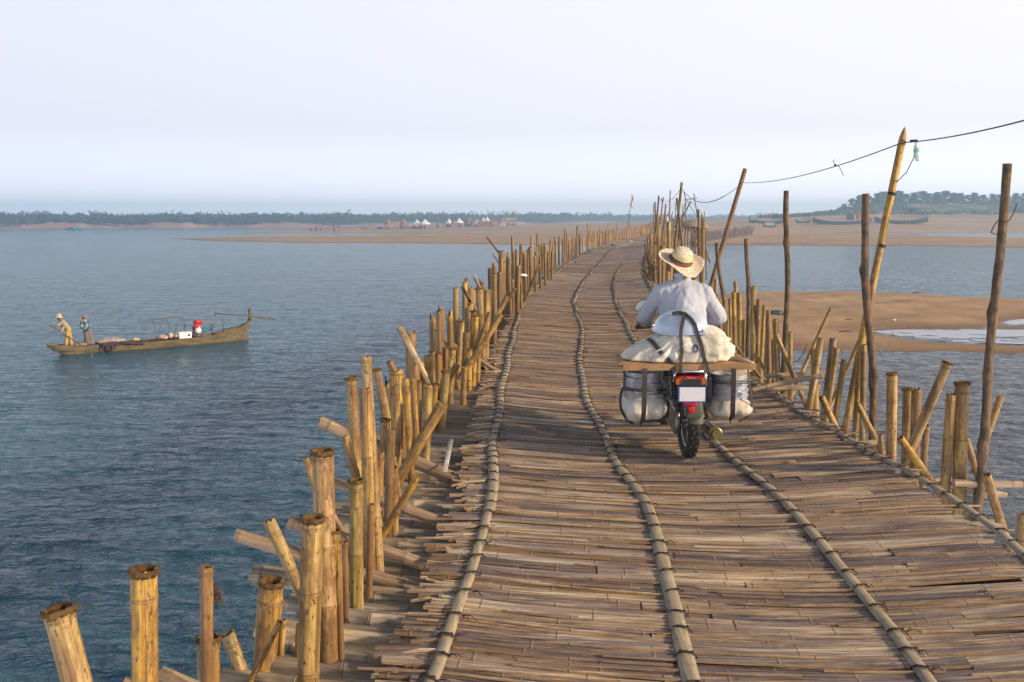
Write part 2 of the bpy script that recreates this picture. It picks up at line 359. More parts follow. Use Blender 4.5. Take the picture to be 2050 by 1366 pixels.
# polar sheet
na = 620; az = np.linspace(-1.15, 1.0, na)
R = np.concatenate([np.geomspace(8, 60, 150), np.geomspace(60.3, 700, 420)[0:], np.geomspace(705, 1420, 60)])
AZ, RR = np.meshgrid(az, R); X = RR * np.sin(AZ); Y = RR * np.cos(AZ)
Z = ground(X, Y)
px_ = 1025 + X / np.maximum(Y, 1) * 1900
veg = sm(528, 560, Y + np.interp(px_, [1480, 1700], [0, 0])) * sm(1475, 1520, px_)
V = np.stack([X.ravel(), Y.ravel(), Z.ravel()], 1); i0 = (np.arange(len(R) - 1)[:, None] * na + np.arange(na - 1)[None, :]).ravel()
F = np.stack([i0, i0 + 1, i0 + na + 1, i0 + na], 1)
tag(npmesh("sandbank_ground", V, F, MAT['sand'], {"veg": veg.ravel()}, True), kind="structure")
# water sheet: displaced waves near, calmer far
na = 760; az = np.concatenate([np.linspace(-1.15, -0.56, 60)[:-1], np.linspace(-0.56, 0.56, na - 118), np.linspace(0.56, 1.0, 60)[1:]]); na = len(az)
R = np.concatenate([np.geomspace(9, 13, 12)[:-1], np.geomspace(13, 260, 560), np.geomspace(264, 1410, 60)])
AZ, RR = np.meshgrid(az, R); X = RR * np.sin(AZ); Y = RR * np.cos(AZ)
rw = np.random.default_rng(11)
dstep = np.gradient(R)[:, None]
Zw = np.zeros(X.shape)
for l0, l1, n_, amp in ((0.35, 1.2, 26, 0.016), (1.2, 3.5, 16, 0.022), (4, 14, 8, 0.02)):
    for kx, ky, ph, a in mkcomps(n_, l0, l1, amp, rw, dirc=1.15, spread=0.75):
        lam = 2 * math.pi / math.hypot(kx, ky); fade = np.clip((lam / dstep - 2.2) / 2.5, 0, 1)
        wx = X + 0.35 * np.sin(Y * 0.31 + X * 0.17 + ph); s_ = np.sin(kx * wx + ky * Y + ph)
        Zw += a * fade * (1 - 2 * np.abs(s_) ** 0.9) * -0.5 * (0.6 + 0.5 * np.sin(X * 0.11 + Y * 0.07 + ph * 3))
V = np.stack([X.ravel(), Y.ravel(), (WATER + Zw).ravel()], 1); i0 = (np.arange(len(R) - 1)[:, None] * na + np.arange(na - 1)[None, :]).ravel()
F = np.stack([i0, i0 + 1, i0 + na + 1, i0 + na], 1)
tag(npmesh("river_water", V, F, MAT['water'], None, True), kind="structure")
for i, p in enumerate(PUD):
    mb = MB(); mb.add([(a, b, WATER + (0.045 if i < 2 else 0.03)) for a, b in p], [tuple(range(len(p)))[::-1]])
    tag(mb.build("puddle_water", MAT['puddle'], smooth=False), kind="structure")
# far bank
bx = []; 
BANK = [(-520, 560), (-345, 610), (-250, 640), (-150, 690), (-20, 840), (100, 1050), (280, 1290), (520, 1380)]
def bank_pt(s):
    i = min(int(s), len(BANK) - 2); f = s - i
    return np.array(BANK[i]) * (1 - f) + np.array(BANK[i + 1]) * f
V = []; ns = 500; prof = [(-6, -1.2), (0, 0), (3, 2.2), (8, 3.2), (14, 4.0), (40, 4.4), (300, 5.0)]
for i in range(ns):
    s = i / (ns - 1) * (len(BANK) - 1.001); p = bank_pt(s); q = bank_pt(min(s + 0.05, len(BANK) - 1.001)); p0 = bank_pt(max(s - .05, 0)); d = q - p0; d /= np.linalg.norm(d); nrm = np.array([-d[1], d[0]])
    hs = 0.65 + 0.35 * math.sin(i * 0.13) + 0.25 * mn.noise(Vector((i * 0.21, 0, 0)))
    for o_, z_ in prof:
        oo = o_ + 5 * mn.noise(Vector((i * 0.11, o_ * 0.2, 4))); V.append([p[0] + nrm[0] * oo, p[1] + nrm[1] * oo, WATER + z_ * (hs if z_ > 0 else 1)])
npf = len(prof); V = np.array(V); i0 = (np.arange(ns - 1)[:, None] * npf + np.arange(npf - 1)[None, :]).ravel()
F = np.stack([i0, i0 + npf, i0 + npf + 1, i0 + 1], 1)
tag(npmesh("far_bank_land", V, F, MAT['earth'], None, True), kind="structure")
# ---------------------------------------------------------------- leaves
def leafcloud(C, R_, n, size, rg, flat=1.0):
    """C (k,3) clump centres, R_ (k,) radii -> n leaf quads"""
    k = len(C); idx = rg.integers(0, k, n); d = rg.normal(size=(n, 3)); d /= np.linalg.norm(d, axis=1)[:, None]
    r = R_[idx] * rg.random(n) ** 0.35; P = C[idx] + d * r[:, None] * np.array([1, 1, flat])
    a = rg.normal(size=(n, 3)); a /= np.linalg.norm(a, axis=1)[:, None]; b = np.cross(a, rg.normal(size=(n, 3))); b /= np.linalg.norm(b, axis=1)[:, None]
    s = size * (0.5 + rg.random(n))[:, None]
    V = np.stack([P - a * s, P - b * s * 0.6, P + a * s, P + b * s * 0.6], 1).reshape(-1, 3)
    F = np.arange(4 * n).reshape(n, 4); rnd_toplit = np.repeat(np.clip(rg.random(n) * 0.6 + (d[:, 2] > 0) * 0.2 + rg.random(k)[idx] * 0.3, 0, 1), 4)  # random tone, plus upper half of each clump painted lighter as if lit from above
    return V, F, rnd_toplit
rf = np.random.default_rng(5)
Cs = []; Rs = []
for i in range(1500):
    s = rf.random() * (len(BANK) - 1.01); p = bank_pt(s); q = bank_pt(min(s + .05, 6.99)); d = q - p; d = d / (np.linalg.norm(d) + 1e-9); nrm = np.array([-d[1], d[0]])
    far = p[1] / 640; o_ = 12 + rf.random() * 40; h = (3.6 + 1.8 * rf.random() + (2 if rf.random() < 0.12 else 0)) * min(far, 1.35)
    x, y = p + nrm * o_; z0 = WATER + 3.5
    for j in range(7):
        Cs.append([x + rf.normal() * 3, y + rf.normal() * 3, z0 + h * (0.15 + 0.75 * rf.random())]); Rs.append(1.5 + 1.6 * rf.random())
Cs = np.array(Cs); Rs = np.array(Rs)
V, F, r_ = leafcloud(Cs, Rs, 130000, 0.8, rf)
tag(npmesh("far_forest", V, F, MAT['farleaf'], {"rnd_toplit": r_}), kind="stuff")
# bushes on the green slope
Cs = []; Rs = []
for i in range(900):
    px = 1500 + rf.random() * 900; Yv = 540 + 70 * rf.random()
    if px < 1680: Yv = 560 + 50 * rf.random()
    x = (px - 1025) / 1900 * Yv; z = gz(x, Yv)
    if z < 2.5 or mn.noise(Vector((x * .03, Yv * 0.02, 1))) < -0.12: continue
    Cs.append([x, Yv, z + 0.4]); Rs.append(0.8 + rf.random() * 1.3)
V, F, r_ = leafcloud(np.array(Cs), np.array(Rs), 42000, 0.45, rf, 0.7)
tag(npmesh("slope_undergrowth", V, F, MAT['bush'], {"rnd_toplit": r_}), kind="stuff")
# individual trees on the slope
def make_tree(seed, h, lay):
    rg = np.random.default_rng(seed); Cs = []; Rs = []; mb = MB()
    tx = [(0, 0, -0.5), (rg.normal() * 0.2, 0, h * 0.3), (rg.normal() * 0.5, rg.normal() * 0.3, h * 0.65), (rg.normal() * 0.5, 0, h * 0.95)]
    mb.tube(tx, [0.28, 0.22, 0.15, 0.05], 6)
    wdt = h * (0.33 + 0.18 * rg.random())
    for j in range(lay):
        zz = h * (0.14 + 0.80 * j / (lay - 1)); rr = wdt * (1.0 - 0.7 * abs((zz / h - 0.38) / 0.62) ** 1.4) * (0.75 + 0.5 * rg.random())
        for q in range(7):
            a = rg.random() * 6.28; x, y = rr * math.cos(a) * rg.random() ** .5, rr * math.sin(a) * rg.random() ** .5
            mb.tube([(0, 0, zz * 0.8), (x, y, zz)], [0.08, 0.02], 4, cap=False)
            Cs.append([x, y, zz]); Rs.append(0.8 + 0.8 * rg.random())
    V, F, r_ = leafcloud(np.array(Cs), np.array(Rs), 2600, 0.34, rg, 0.75)
    return mb, V, F, r_
protos = []
for k in range(5):
    mb, V, F, r_ = make_tree(40 + k, 9.5, 7); protos.append((mb, V, F, r_))
tree_px = [(1683, 0.45), (1700, .75), (1716, .95), (1733, .8), (1748, .95), (1762, 1.05), (1778, .98), (1792, 1.15), (1806, .9), (1820, 1.0), (1838, 1.08), (1853, .92), (1868, 1.02), (1884, 1.12), (1898, .95), (1912, .9), (1928, .78), (1942, 0.95), (1958, .8), (1975, .85), (1990, .75), (2006, .7), (2024, .9), (2042, .86), (2060, .9), (2085, .95), (2110, .9)]
ORD = "first second third fourth fifth sixth seventh eighth ninth tenth eleventh twelfth thirteenth fourteenth fifteenth sixteenth seventeenth eighteenth nineteenth twentieth".split()
TENS = {20: "twenty", 30: "thirty", 40: "forty", 50: "fifty", 60: "sixty", 70: "seventy", 80: "eighty", 90: "ninety"}
def ordinal(n):
    if n <= 20: return ORD[n - 1]
    if n == 100: return "hundredth"
    if n > 100: return "hundred-and-" + ordinal(n - 100)
    t, u = n // 10 * 10, n % 10
    return (TENS[t][:-1] + "ieth") if u == 0 else TENS[t] + "-" + ORD[u - 1]
pm = {}
for i, (px, s) in enumerate(tree_px):
    k = i % 5; Yt = 606 + (i * 37 % 23); x = (px - 1025) / 1900 * Yt; z = gz(x, Yt)
    t = empty("tree", (x, Yt, z), f"hazy dark tree on the green slope, {ordinal(i + 1)} from the river end of the line", "tree", "trees along the top of the green slope", rotz=i * 1.3)
    t.scale = (s * 1.1, s * 1.1, s * .78)
    if k not in pm:
        mb, V, F, r_ = protos[k]; a = mb.build("trunk", MAT['bark'], t); b = npmesh("crown", V, F, MAT['leaf'], {"rnd_toplit": r_}, parent=t); pm[k] = (a, b)
    else:
        for q in pm[k]:
            c = q.copy(); COL.objects.link(c); c.parent = t
# ---------------------------------------------------------------- bridge path
KY = [1.5, 2.6, 3.7, 5.2, 7.4, 9.5, 13, 20, 28, 42, 60, 80, 107, 146, 204, 265]
KX = [-.44, -.38, -.30, -.19, -.13, -.11, -.02, .31, .96, 2.7, 5.5, 9.4, 15.3, 22.4, 32.8, 43]
KW = [2.9, 2.85, 2.8, 2.78, 2.76, 2.7, 2.72, 2.9, 3.1, 3.2, 3.2, 3.2, 3.1, 3.1, 3.0, 3.0]
KZ = [0, 0, 0, 0, 0, 0, 0, 0, 0, 0, 0, 0.0, 0.12, 0.75, 1.62, 1.3]
TY = np.linspace(1.5, 265, 5000)
def _s(v):
    a = np.interp(TY, KY, v); return a
def smooth_interp(v):
    # Catmull-Rom through the knots
    o = np.zeros(len(TY)); K = np.array(KY); v = np.array(v, float); m = np.gradient(v, K)
    i = np.clip(np.searchsorted(K, TY) - 1, 0, len(K) - 2); h = K[i + 1] - K[i]; t = (TY - K[i]) / h
    return (2 * t**3 - 3 * t**2 + 1) * v[i] + (t**3 - 2 * t**2 + t) * h * m[i] + (-2 * t**3 + 3 * t**2) * v[i + 1] + (t**3 - t**2) * h * m[i + 1]
TX = smooth_interp(KX); TW = _s(KW); TZ = smooth_interp(KZ); TA = np.arctan2(np.gradient(TX, TY), 1.0)
def xl(y): return float(np.interp(y, TY, TX))
def wd(y): return float(np.interp(y, TY, TW))
def al(y): return float(np.interp(y, TY, TA))
def dz(y, s):
    """deck height at station y, lateral s from the river-side batten"""
    w_ = wd(y); m = w_ / 2; k = min(1.0, ((s - m) / m) ** 2) if 0 <= s <= w_ else 1.0
    z = float(np.interp(y, TY, TZ)) - 0.075 * (1 - k)
    return z + 0.018 * math.sin(y * 1.1 + 1) * (0.6 + 0.4 * math.sin(s * 1.3)) + 0.03 * math.sin(y * 0.37) * min(1, y / 12) + 0.02 * mn.noise(Vector((s * 0.8, y * 0.9, 0)))
def dp(y, s, h=0.0):
    a = al(y); return Vector((xl(y) + s * math.cos(a), y - s * math.sin(a), dz(y, s) + h))
def s_at(x, y): return (x - xl(y)) * math.cos(al(y))
bridge = empty("bamboo_bridge", (1.2, 3, 0), "long woven bamboo bridge deck with split bamboo battens crossing the river", "bridge")
def under(o):
    o.parent = bridge; o.matrix_parent_inverse = Matrix.Translation((-1.2, -3, 0)); return o
# deck: rows of flattened culms split into strips
rd = random.Random(21)
V = []; F = []; U = []
def slat(pts, wv, along, tone, th=0.012, arch=0.004, yaw=0.0, v0=0.0, v1=1.0):
    """pts: centre line points, wv: half-width vector"""
    b = len(V); n = len(pts)
    for i, p in enumerate(pts):
        k = 1.0 if 0 < i < n - 1 else 0.82
        for c, hh, vv in ((-1, -th, v0), (-1, 0, v0), (0, arch, (v0 + v1) / 2), (1, 0, v1), (1, -th, v1)):
            V.append((p[0] + wv[0] * c * k, p[1] + wv[1] * c * k, p[2] + hh)); U.append((along[i], vv, tone))
    for i in range(n - 1):
        for j in range(4): F.append((b + i * 5 + j, b + (i + 1) * 5 + j, b + (i + 1) * 5 + j + 1, b + i * 5 + j + 1))
    for i in (0, n - 1):
        q = b + i * 5; F.append((q, q + 1, q + 2, q + 3)); F.append((q, q + 3, q + 4, q + 4))
F3 = []
def row(y, depth, k, stn):
    w_ = wd(y); a = al(y); segs = []
    s0 = -0.13 - abs(rd.gauss(0, 0.055)) - (0.07 if rd.random() < 0.25 else 0); s1 = w_ + 0.10 + abs(rd.gauss(0, 0.1))
    s0 = max(s0, -0.62)
    cuts = [s0]
    while cuts[-1] < s1 - 0.9:
        nx_ = cuts[-1] + rd.uniform(0.9, 3.2)
        if nx_ > s1 - 0.35: break
        cuts.append(nx_)
    cuts.append(s1)
    slope0 = rd.gauss(0, 0.010)
    for c0, c1 in zip(cuts[:-1], cuts[1:]):
        tone = rd.random(); aoff = rd.random() * 5; hb = rd.uniform(-0.004, 0.008); sl_ = slope0 + rd.gauss(0, 0.006)
        ws = [rd.uniform(0.6, 1.4) for _ in range(k)]; tot = sum(ws); acc = 0
        for q in range(k):
            wq = ws[q] / tot * depth; yc = y + acc + wq / 2; acc += wq
            e0 = c0 + (abs(rd.gauss(0, 0.05)) if c0 == s0 else 0.004); e1 = c1 - (abs(rd.gauss(0, 0.04)) if c1 == s1 else 0.004)
            if c0 == s0 and rd.random() < 0.10: e0 -= rd.uniform(0.03, 0.09)
            n_ = max(3, int(stn * (e1 - e0) / 2.8) + 2); pts = []; alg = []
            hh = hb + rd.uniform(-0.003, 0.003); ph = rd.random() * 6.28; wa = rd.uniform(0, 0.004) + 0.0012
            for i in range(n_):
                s = e0 + (e1 - e0) * i / (n_ - 1); yy = yc + sl_ * (s - w_ / 2) + wa * math.sin(s * 3.1 + ph)
                lift = 0.0
                if s < 0: lift = 0.012 * math.sin(q + y * 31) * min(1, -s * 4)
                pts.append(dp(yy, s, hh + lift + 0.002 * math.sin(s * 5 + ph))); alg.append(s + aoff)
            g = 0.0012 + (0.0015 if rd.random() < 0.15 else 0)
            hw = Vector((math.sin(a), math.cos(a), 0)) * (wq / 2 - g * 0.5)
            slat(pts, hw, alg, min(1, max(0, tone + rd.gauss(0, 0.10))), 0.014, wq * 0.035, v0=0, v1=1)
y = 1.9
while y < 262:
    if y < 10: depth, k, stn = rd.uniform(0.045, 0.115), rd.choice((2, 3, 3, 4)), 16
    elif y < 20: depth, k, stn = rd.uniform(0.05, 0.12), 3, 10
    elif y < 45: depth, k, stn = rd.uniform(0.09, 0.16), 2, 7
    elif y < 110: depth, k, stn = rd.uniform(0.18, 0.3), 2, 5
    else: depth, k, stn = rd.uniform(0.35, 0.6), 1, 4
    row(y, depth * 0.985, k, stn)
    y += depth
    if rd.random() < 0.07 and y < 45: y += rd.uniform(0.005, 0.016)
    elif rd.random() < 0.4: y += 0.003
# loose strips lying over the mat
for i in range(230):
    y = 2.6 + 18 * rd.random() ** 1.6; s0 = rd.uniform(-0.45, 2.2); L_ = rd.uniform(0.3, 1.5); s1 = min(s0 + L_, wd(y) + 0.3); sl_ = rd.gauss(0, 0.03); wq = rd.uniform(0.006, 0.02)
    n_ = 6; pts = [dp(y + sl_ * (s0 + (s1 - s0) * i_ / 5 - s0), s0 + (s1 - s0) * i_ / 5, 0.016) for i_ in range(n_)]
    slat(pts, Vector((0, wq / 2, 0)), [s0 + (s1 - s0) * i_ / 5 for i_ in range(n_)], rd.uniform(0.3, 1), 0.008, 0.002)
# ragged bright splinters along the river side edge
for i in range(420):
    y = 2.2 + 14 * rd.random() ** 1.3; s1 = rd.uniform(-0.02, 0.0); L_ = rd.uniform(0.10, 0.27); wq = rd.uniform(0.012, 0.04); sl_ = rd.gauss(0.0, 0.10)
    h0 = rd.uniform(-0.03, 0.012); pts = [dp(y + sl_ * (q / 3) * L_, s1 - L_ * q / 3, h0 + 0.004 - 0.01 * q * rd.random()) for q in range(4)]
    slat(pts, Vector((0, wq / 2, 0)), [q * L_ / 3 for q in range(4)], rd.uniform(0.8, 1.7), 0.01, 0.003)
Fq = [f for f in F if len(set(f)) == 4]; Ft = [f[:3] if f[2] != f[3] else f[:3] for f in F if len(set(f)) == 3]
me = bpy.data.meshes.new("deck"); me.from_pydata(V, [], Fq + [tuple(dict.fromkeys(f)) for f in F if len(set(f)) == 3])
me.materials.append(MAT['deck']); at_ = me.attributes.new("uvw", 'FLOAT_VECTOR', 'POINT'); at_.data.foreach_set("vector", np.array(U, dtype=np.float32).ravel()); me.update()
deck = bpy.data.objects.new("deck", me); COL.objects.link(deck); under(deck)
# lower layer of slats, toned dark so the deck gaps look shaded
V = []; F = []; U = []
y = 1.9
while y < 264:
    d_ = 0.11 if y < 30 else 0.5; w_ = wd(y)
    st = [(-0.08 - 0.1 * rd.random()) * (1 if y < 60 else 0.5) + (w_ + 0.2) * i / 5 for i in range(6)]
    slat([dp(y, s, -0.045 + rd.uniform(-.004, .004)) for s in st], Vector((0, d_ / 2 + 0.004, 0)), st, rd.uniform(0, 0.5), 0.012, 0.004)
    y += d_
me = bpy.data.meshes.new("under_deck"); me.from_pydata(V, [], [f for f in F if len(set(f)) == 4]); me.materials.append(MAT['deck'])
at_ = me.attributes.new("uvw", 'FLOAT_VECTOR', 'POINT'); at_.data.foreach_set("vector", np.array(U, dtype=np.float32).ravel()); me.update()
ud = bpy.data.objects.new("under_deck", me); COL.objects.link(ud); under(ud)
# battens with wire lashings, from the photograph's lines laid on the deck
def batten(px, w0, lab, ext=None):
    P = []
    for a, b in px:
        g = G(a, b, -0.05 if 0.25 < 1 else 0); s = s_at(g.x, g.y); P.append((g.y, s))
    if ext: P += ext
    ys = [p[0] for p in P]; ss = [p[1] for p in P]
    o = np.argsort(ys); ys = np.array(ys)[o]; ss = np.array(ss)[o]
    mb = MB(); wr = MB(); y = ys[0]; r_ = random.Random(len(px) * 7 + int(w0 * 1000)); seg_end = y
    while y < ys[-1] - 0.2:
        L_ = r_.uniform(1.4, 2.8) * (1 if y < 30 else 2.5); y1 = min(y + L_, ys[-1]); n_ = int(max(6, (y1 - y) / (0.045 if y < 12 else 0.12 if y < 30 else 0.5)))
        pts = []; at = []; vs = []; node_d = 0.17 + 0.1 * r_.random(); wseg = w0 * r_.uniform(0.85, 1.15); off = r_.uniform(-0.006, 0.006)
        for i in range(n_ + 1):
            yy = y - 0.05 + (y1 - y + 0.1) * i / n_; s = float(np.interp(yy, ys, ss)) + off + 0.012 * math.sin(yy * 2.3 + w0 * 99)
            p = dp(yy, s, 0.016); dd = (dp(yy + 0.05, float(np.interp(yy + 0.05, ys, ss)), 0) - dp(yy, float(np.interp(yy, ys, ss)), 0)); dd.z = 0; dd.normalize()
            nr = Vector((dd.y, -dd.x, 0)); ph = ((yy - y) % node_d) / node_d; nd = max(0, 1 - min(ph, 1 - ph) * node_d / 0.008)
            ww = wseg / 2 * (1 + 0.06 * nd); hh = wseg * 0.19 * (1 + 0.1 * nd)
            for c, h_ in ((-1, -0.006), (-0.86, 0.45), (-0.42, 0.92), (0, 1.0), (0.42, 0.92), (0.86, 0.45), (1, -0.006)):
                vs.append(p + nr * c * ww + Vector((0, 0, (hh * h_ if h_ > 0 else h_) - (0.004 if abs(c) < .1 and r_.random() < .0 else 0)))); at.append((yy, c, nd))
        fs = [(i * 7 + j, (i + 1) * 7 + j, (i + 1) * 7 + j + 1, i * 7 + j + 1) for i in range(n_) for j in range(6)]
        fs += [tuple(range(7)), tuple(n_ * 7 + k for k in range(7))[::-1]]
        mb.add(vs, fs, 0, at); y = y1
    y = ys[0] + 0.1
    while y < min(ys[-1], 60):
        s = float(np.interp(y, ys, ss)); p = dp(y, s, 0.014); dd = dp(y + .05, float(np.interp(y + .05, ys, ss)), 0) - dp(y, s, 0); dd.z = 0; dd.normalize(); nr = Vector((dd.y, -dd.x, 0)); tl = r_.uniform(-0.25, 0.25)
        wr_ = 0.0032 if y < 12 else 0.006
        for k in range(2 if y < 16 else 1):
            arc = [p + nr * c * w0 * 0.58 + dd * (c * tl * w0 + k * 0.007) + Vector((0, 0, h_ * w0 * 0.26 + 0.004)) for c, h_ in ((-1.1, -0.25), (-0.95, 0.35), (-0.5, 0.98), (0, 1.08), (0.5, 0.98), (0.95, 0.35), (1.15, -0.25))]
            wr.tube(arc, wr_, 5)
        if y < 16:
            for k in range(2):
                q = p + nr * w0 * 0.62 * (1 if r_.random() < .6 else -1); e = q + nr * r_.uniform(-.02, .07) + dd * r_.uniform(-.05, .05)
                wr.tube([q + Vector((0, 0, .01)), (q + e) / 2 + Vector((0, 0, .022)), e + Vector((0, 0, 0.008))], wr_ * 0.8, 4)
            wr.ball(p + nr * w0 * 0.35 + Vector((0, 0, w0 * .33)), 0.007, 8)
        y += r_.uniform(0.17, 0.27) if y < 12 else r_.uniform(0.22, 0.36)
    b = under(mb.build("batten", MAT['batten'])); sharp(b, 50); l_ = wr.build("wire_lashing", MAT['wire'], b); l_["kind"] = "stuff"
    b["label"] = lab
b1 = [(845, 1420), (870, 1366), (908, 1270), (945, 1180), (965, 1100), (985, 980), (988, 900), (1000, 820), (1010, 760), (1022, 700), (1038, 640), (1062, 590), (1088, 562)]
batten(b1, 0.066, "batten lashed along the open river edge of the deck", [(33, 0.1), (42, 0.05), (60, 0.0), (107, 0.0), (200, 0)])
batten([(1396, 1440), (1385, 1366), (1352, 1200), (1320, 1100), (1290, 1015), (1240, 935), (1205, 860), (1178, 800), (1160, 740), (1162, 690), (1168, 660), (1155, 630), (1149, 603), (1160, 575), (1182, 545), (1196, 533)], 0.070, "second batten from the open river side, with the palest bamboo", [(60, 0.95), (80, 1.2), (107, 1.0)])
batten([(1920, 1440), (1862, 1366), (1770, 1230), (1640, 1085), (1560, 1005), (1500, 950), (1450, 900), (1412, 865), (1360, 800), (1310, 740), (1278, 690), (1255, 650), (1235, 610), (1227, 580), (1229, 555), (1247, 530)], 0.064, "batten that runs under the motorcycle")
batten([(2120, 1200), (2050, 1140), (1985, 1075), (1900, 1020), (1820, 970), (1750, 928), (1680, 880), (1600, 835), (1555, 805), (1515, 778)], 0.055, "thin batten along the sandbar edge of the deck", [(13, 2.72), (20, 2.85), (28, 3.0), (42, 3.1), (60, 3.15), (107, 3.1)])
# ---------------------------------------------------------------- bamboo poles
GOLD, PALE, YEL, BRN, DARK = (0.52, 0.33, 0.085), (0.56, 0.40, 0.17), (0.58, 0.36, 0.045), (0.32, 0.18, 0.06), (0.18, 0.105, 0.045)
GREY, GRN, WHT = (0.38, 0.30, 0.215), (0.44, 0.36, 0.10), (0.70, 0.58, 0.40)
def bamboo_mesh(L_, r, seed, n=14, hollow=True, taper=0.0, bend=0.01, fine=True):
    """local z from 0 (base) to L_ (cut top)"""
    R_ = random.Random(seed); zs = []
    z = L_ - R_.uniform(0.01, 0.05 + r); nodes = []
    while z > 0: nodes.append(z); z -= R_.uniform(0.24, 0.38) * (1 if r > 0.03 else 0.8)
    zs = [(0, 0)] + [(L_, 0)]
    for q in nodes:
        if fine: zs += [(q - 0.012, 0), (q - 0.004, 1), (q + 0.002, .6), (q + 0.006, 1), (q + 0.014, 0)]
        else: zs += [(q, 1)]
    if fine: zs += [(L_ * i / 6, 0) for i in range(1, 6)] + [(max(L_ - 0.05, 0), 0)]
    zs = sorted([q for q in zs if 0 <= q[0] <= L_])
    bx_, by_ = R_.uniform(-1, 1) * bend * L_, R_.uniform(-1, 1) * bend * L_; ov = R_.uniform(0.93, 1.0); pj = [R_.uniform(-1, 1) for _ in range(n)]
    vs = []; at = []
    for z, nd in zs:
        t = z / L_; rr = r * (1 + taper * (1 - t)) * (1 + (0.075 if nd == 1 else 0.0) * (1 if fine else 0.6)); cx, cy = bx_ * math.sin(math.pi * t), by_ * math.sin(math.pi * t)
        for k in range(n):
            a = 2 * math.pi * k / n; dzt = (0.012 * r / 0.045 * pj[k]) if z == L_ else 0
            vs.append((cx + rr * math.cos(a), cy + rr * ov * math.sin(a), z + dzt)); at.append((z, a, nd))
    m = len(zs); fs = [(i * n + k, i * n + (k + 1) % n, (i + 1) * n + (k + 1) % n, (i + 1) * n + k) for i in range(m - 1) for k in range(n)]
    fs.append(tuple(range(n))[::-1])
    top = (m - 1) * n
    if hollow:
        b = len(vs)
        for k in range(n): p = vs[top + k]; vs.append((p[0] * 0.8, p[1] * 0.8, p[2])); at.append((0, 0, 0.9))
        for k in range(n): p = vs[top + k]; vs.append((p[0] * 0.74, p[1] * 0.74, L_ - max(0.05, r * 1.5))); at.append((0, 0, 1))
        fs += [(top + k, top + (k + 1) % n, b + (k + 1) % n, b + k) for k in range(n)] + [(b + k, b + (k + 1) % n, b + n + (k + 1) % n, b + n + k) for k in range(n)]
        fs.append(tuple(b + n + k for k in range(n)))
    else: fs.append(tuple(top + k for k in range(n)))
    mb = MB(); mb.add(vs, fs, 0, at); return mb
def fray_mesh(L_, r, seed, n=28):
    R_ = random.Random(seed); mb = MB(); vs = []
    for j, (rr, z) in enumerate(((0.99, -0.016), (1.04, -0.012), (1.10, -0.002), (1.07, 0.006), (0.88, 0.008), (0.72, 0.0), (0.66, -0.014))):
        for k in range(n):
            a = 2 * math.pi * k / n; jx = 1 + R_.uniform(-0.06, 0.06) * (2 if 0 < j < 6 else 0.6); s = r / 0.045
            vs.append((r * rr * jx * math.cos(a), r * rr * jx * math.sin(a), L_ + z * s * R_.uniform(0.8, 1.3) + R_.uniform(-.003, .003)))
    fs = [(i * n + k, i * n + (k + 1) % n, (i + 1) * n + (k + 1) % n, (i + 1) * n + k) for i in range(6) for k in range(n)]
    mb.add(vs, fs)
    for _ in range(26):
        a = R_.random() * 6.28; p = Vector((math.cos(a), math.sin(a), 0)) * r * 1.12 + Vector((0, 0, L_ - 0.005)); e = p + Vector((math.cos(a + R_.uniform(-.5, .5)), math.sin(a), R_.uniform(-1.6, 0.4))) * R_.uniform(0.005, 0.02)
        mb.tube([p, e], 0.0009, 3, cap=False)
    return mb
def wood_mesh(L_, r, seed, n=14):
    R_ = random.Random(seed); m = int(L_ / 0.07) + 2; vs = []; knobs = [(R_.uniform(0.1, 0.95) * L_, R_.uniform(0, 6.28), R_.uniform(0.25, 0.75)) for _ in range(int(L_ * 1.8) + 2)]
    for i in range(m):
        z = L_ * i / (m - 1); cx = 0.010 * L_ * (mn.noise(Vector((z * 0.8, seed, 0)))) + 0.006 * math.sin(z * 3 + seed); cy = 0.008 * L_ * mn.noise(Vector((z * 0.7, seed, 9)))
        for k in range(n):
            a = 2 * math.pi * k / n; rr = r * (1.12 - 0.24 * z / L_) * (1 + 0.16 * mn.noise(Vector((math.cos(a) * 1.5, math.sin(a) * 1.5, z * 7 + seed))))
            for kz, ka, kh in knobs:
                d2 = ((z - kz) / (r * 1.6)) ** 2 + (((a - ka + math.pi) % (2 * math.pi) - math.pi) / 0.9) ** 2; rr += r * kh * math.exp(-d2 * 1.5)
            vs.append((cx + rr * math.cos(a), cy + rr * math.sin(a), z))
    mb = MB(); fs = [(i * n + k, i * n + (k + 1) % n, (i + 1) * n + (k + 1) % n, (i + 1) * n + k) for i in range(m - 1) for k in range(n)] + [tuple(range(n))[::-1], tuple((m - 1) * n + k for k in range(n))]
    mb.add(vs, fs)
    return mb
def orient(base, top, spin=0.0):
    d = (top - base).normalized(); q = d.to_track_quat('Z', 'Y'); M = q.to_matrix().to_4x4() @ Matrix.Rotation(spin, 4, 'Z'); M.translation = base; return M
def find_y(px, side, ymax=30):
    best = None
    for i in range(600):
        y = 1.6 * (ymax / 1.6) ** (i / 599)
        s = (-0.78 if y < 12 else -0.6) if side == 'L' else wd(y) + (0.36 if y < 16 else 0.3)
        p = dp(y, s, 0); q, _ = PX(p)
        if best is None or abs(q - px) < best[0]: best = (abs(q - px), y)
    return best[1]
POLES = []   # (Y, object, side) for the labels
cnt = [0]
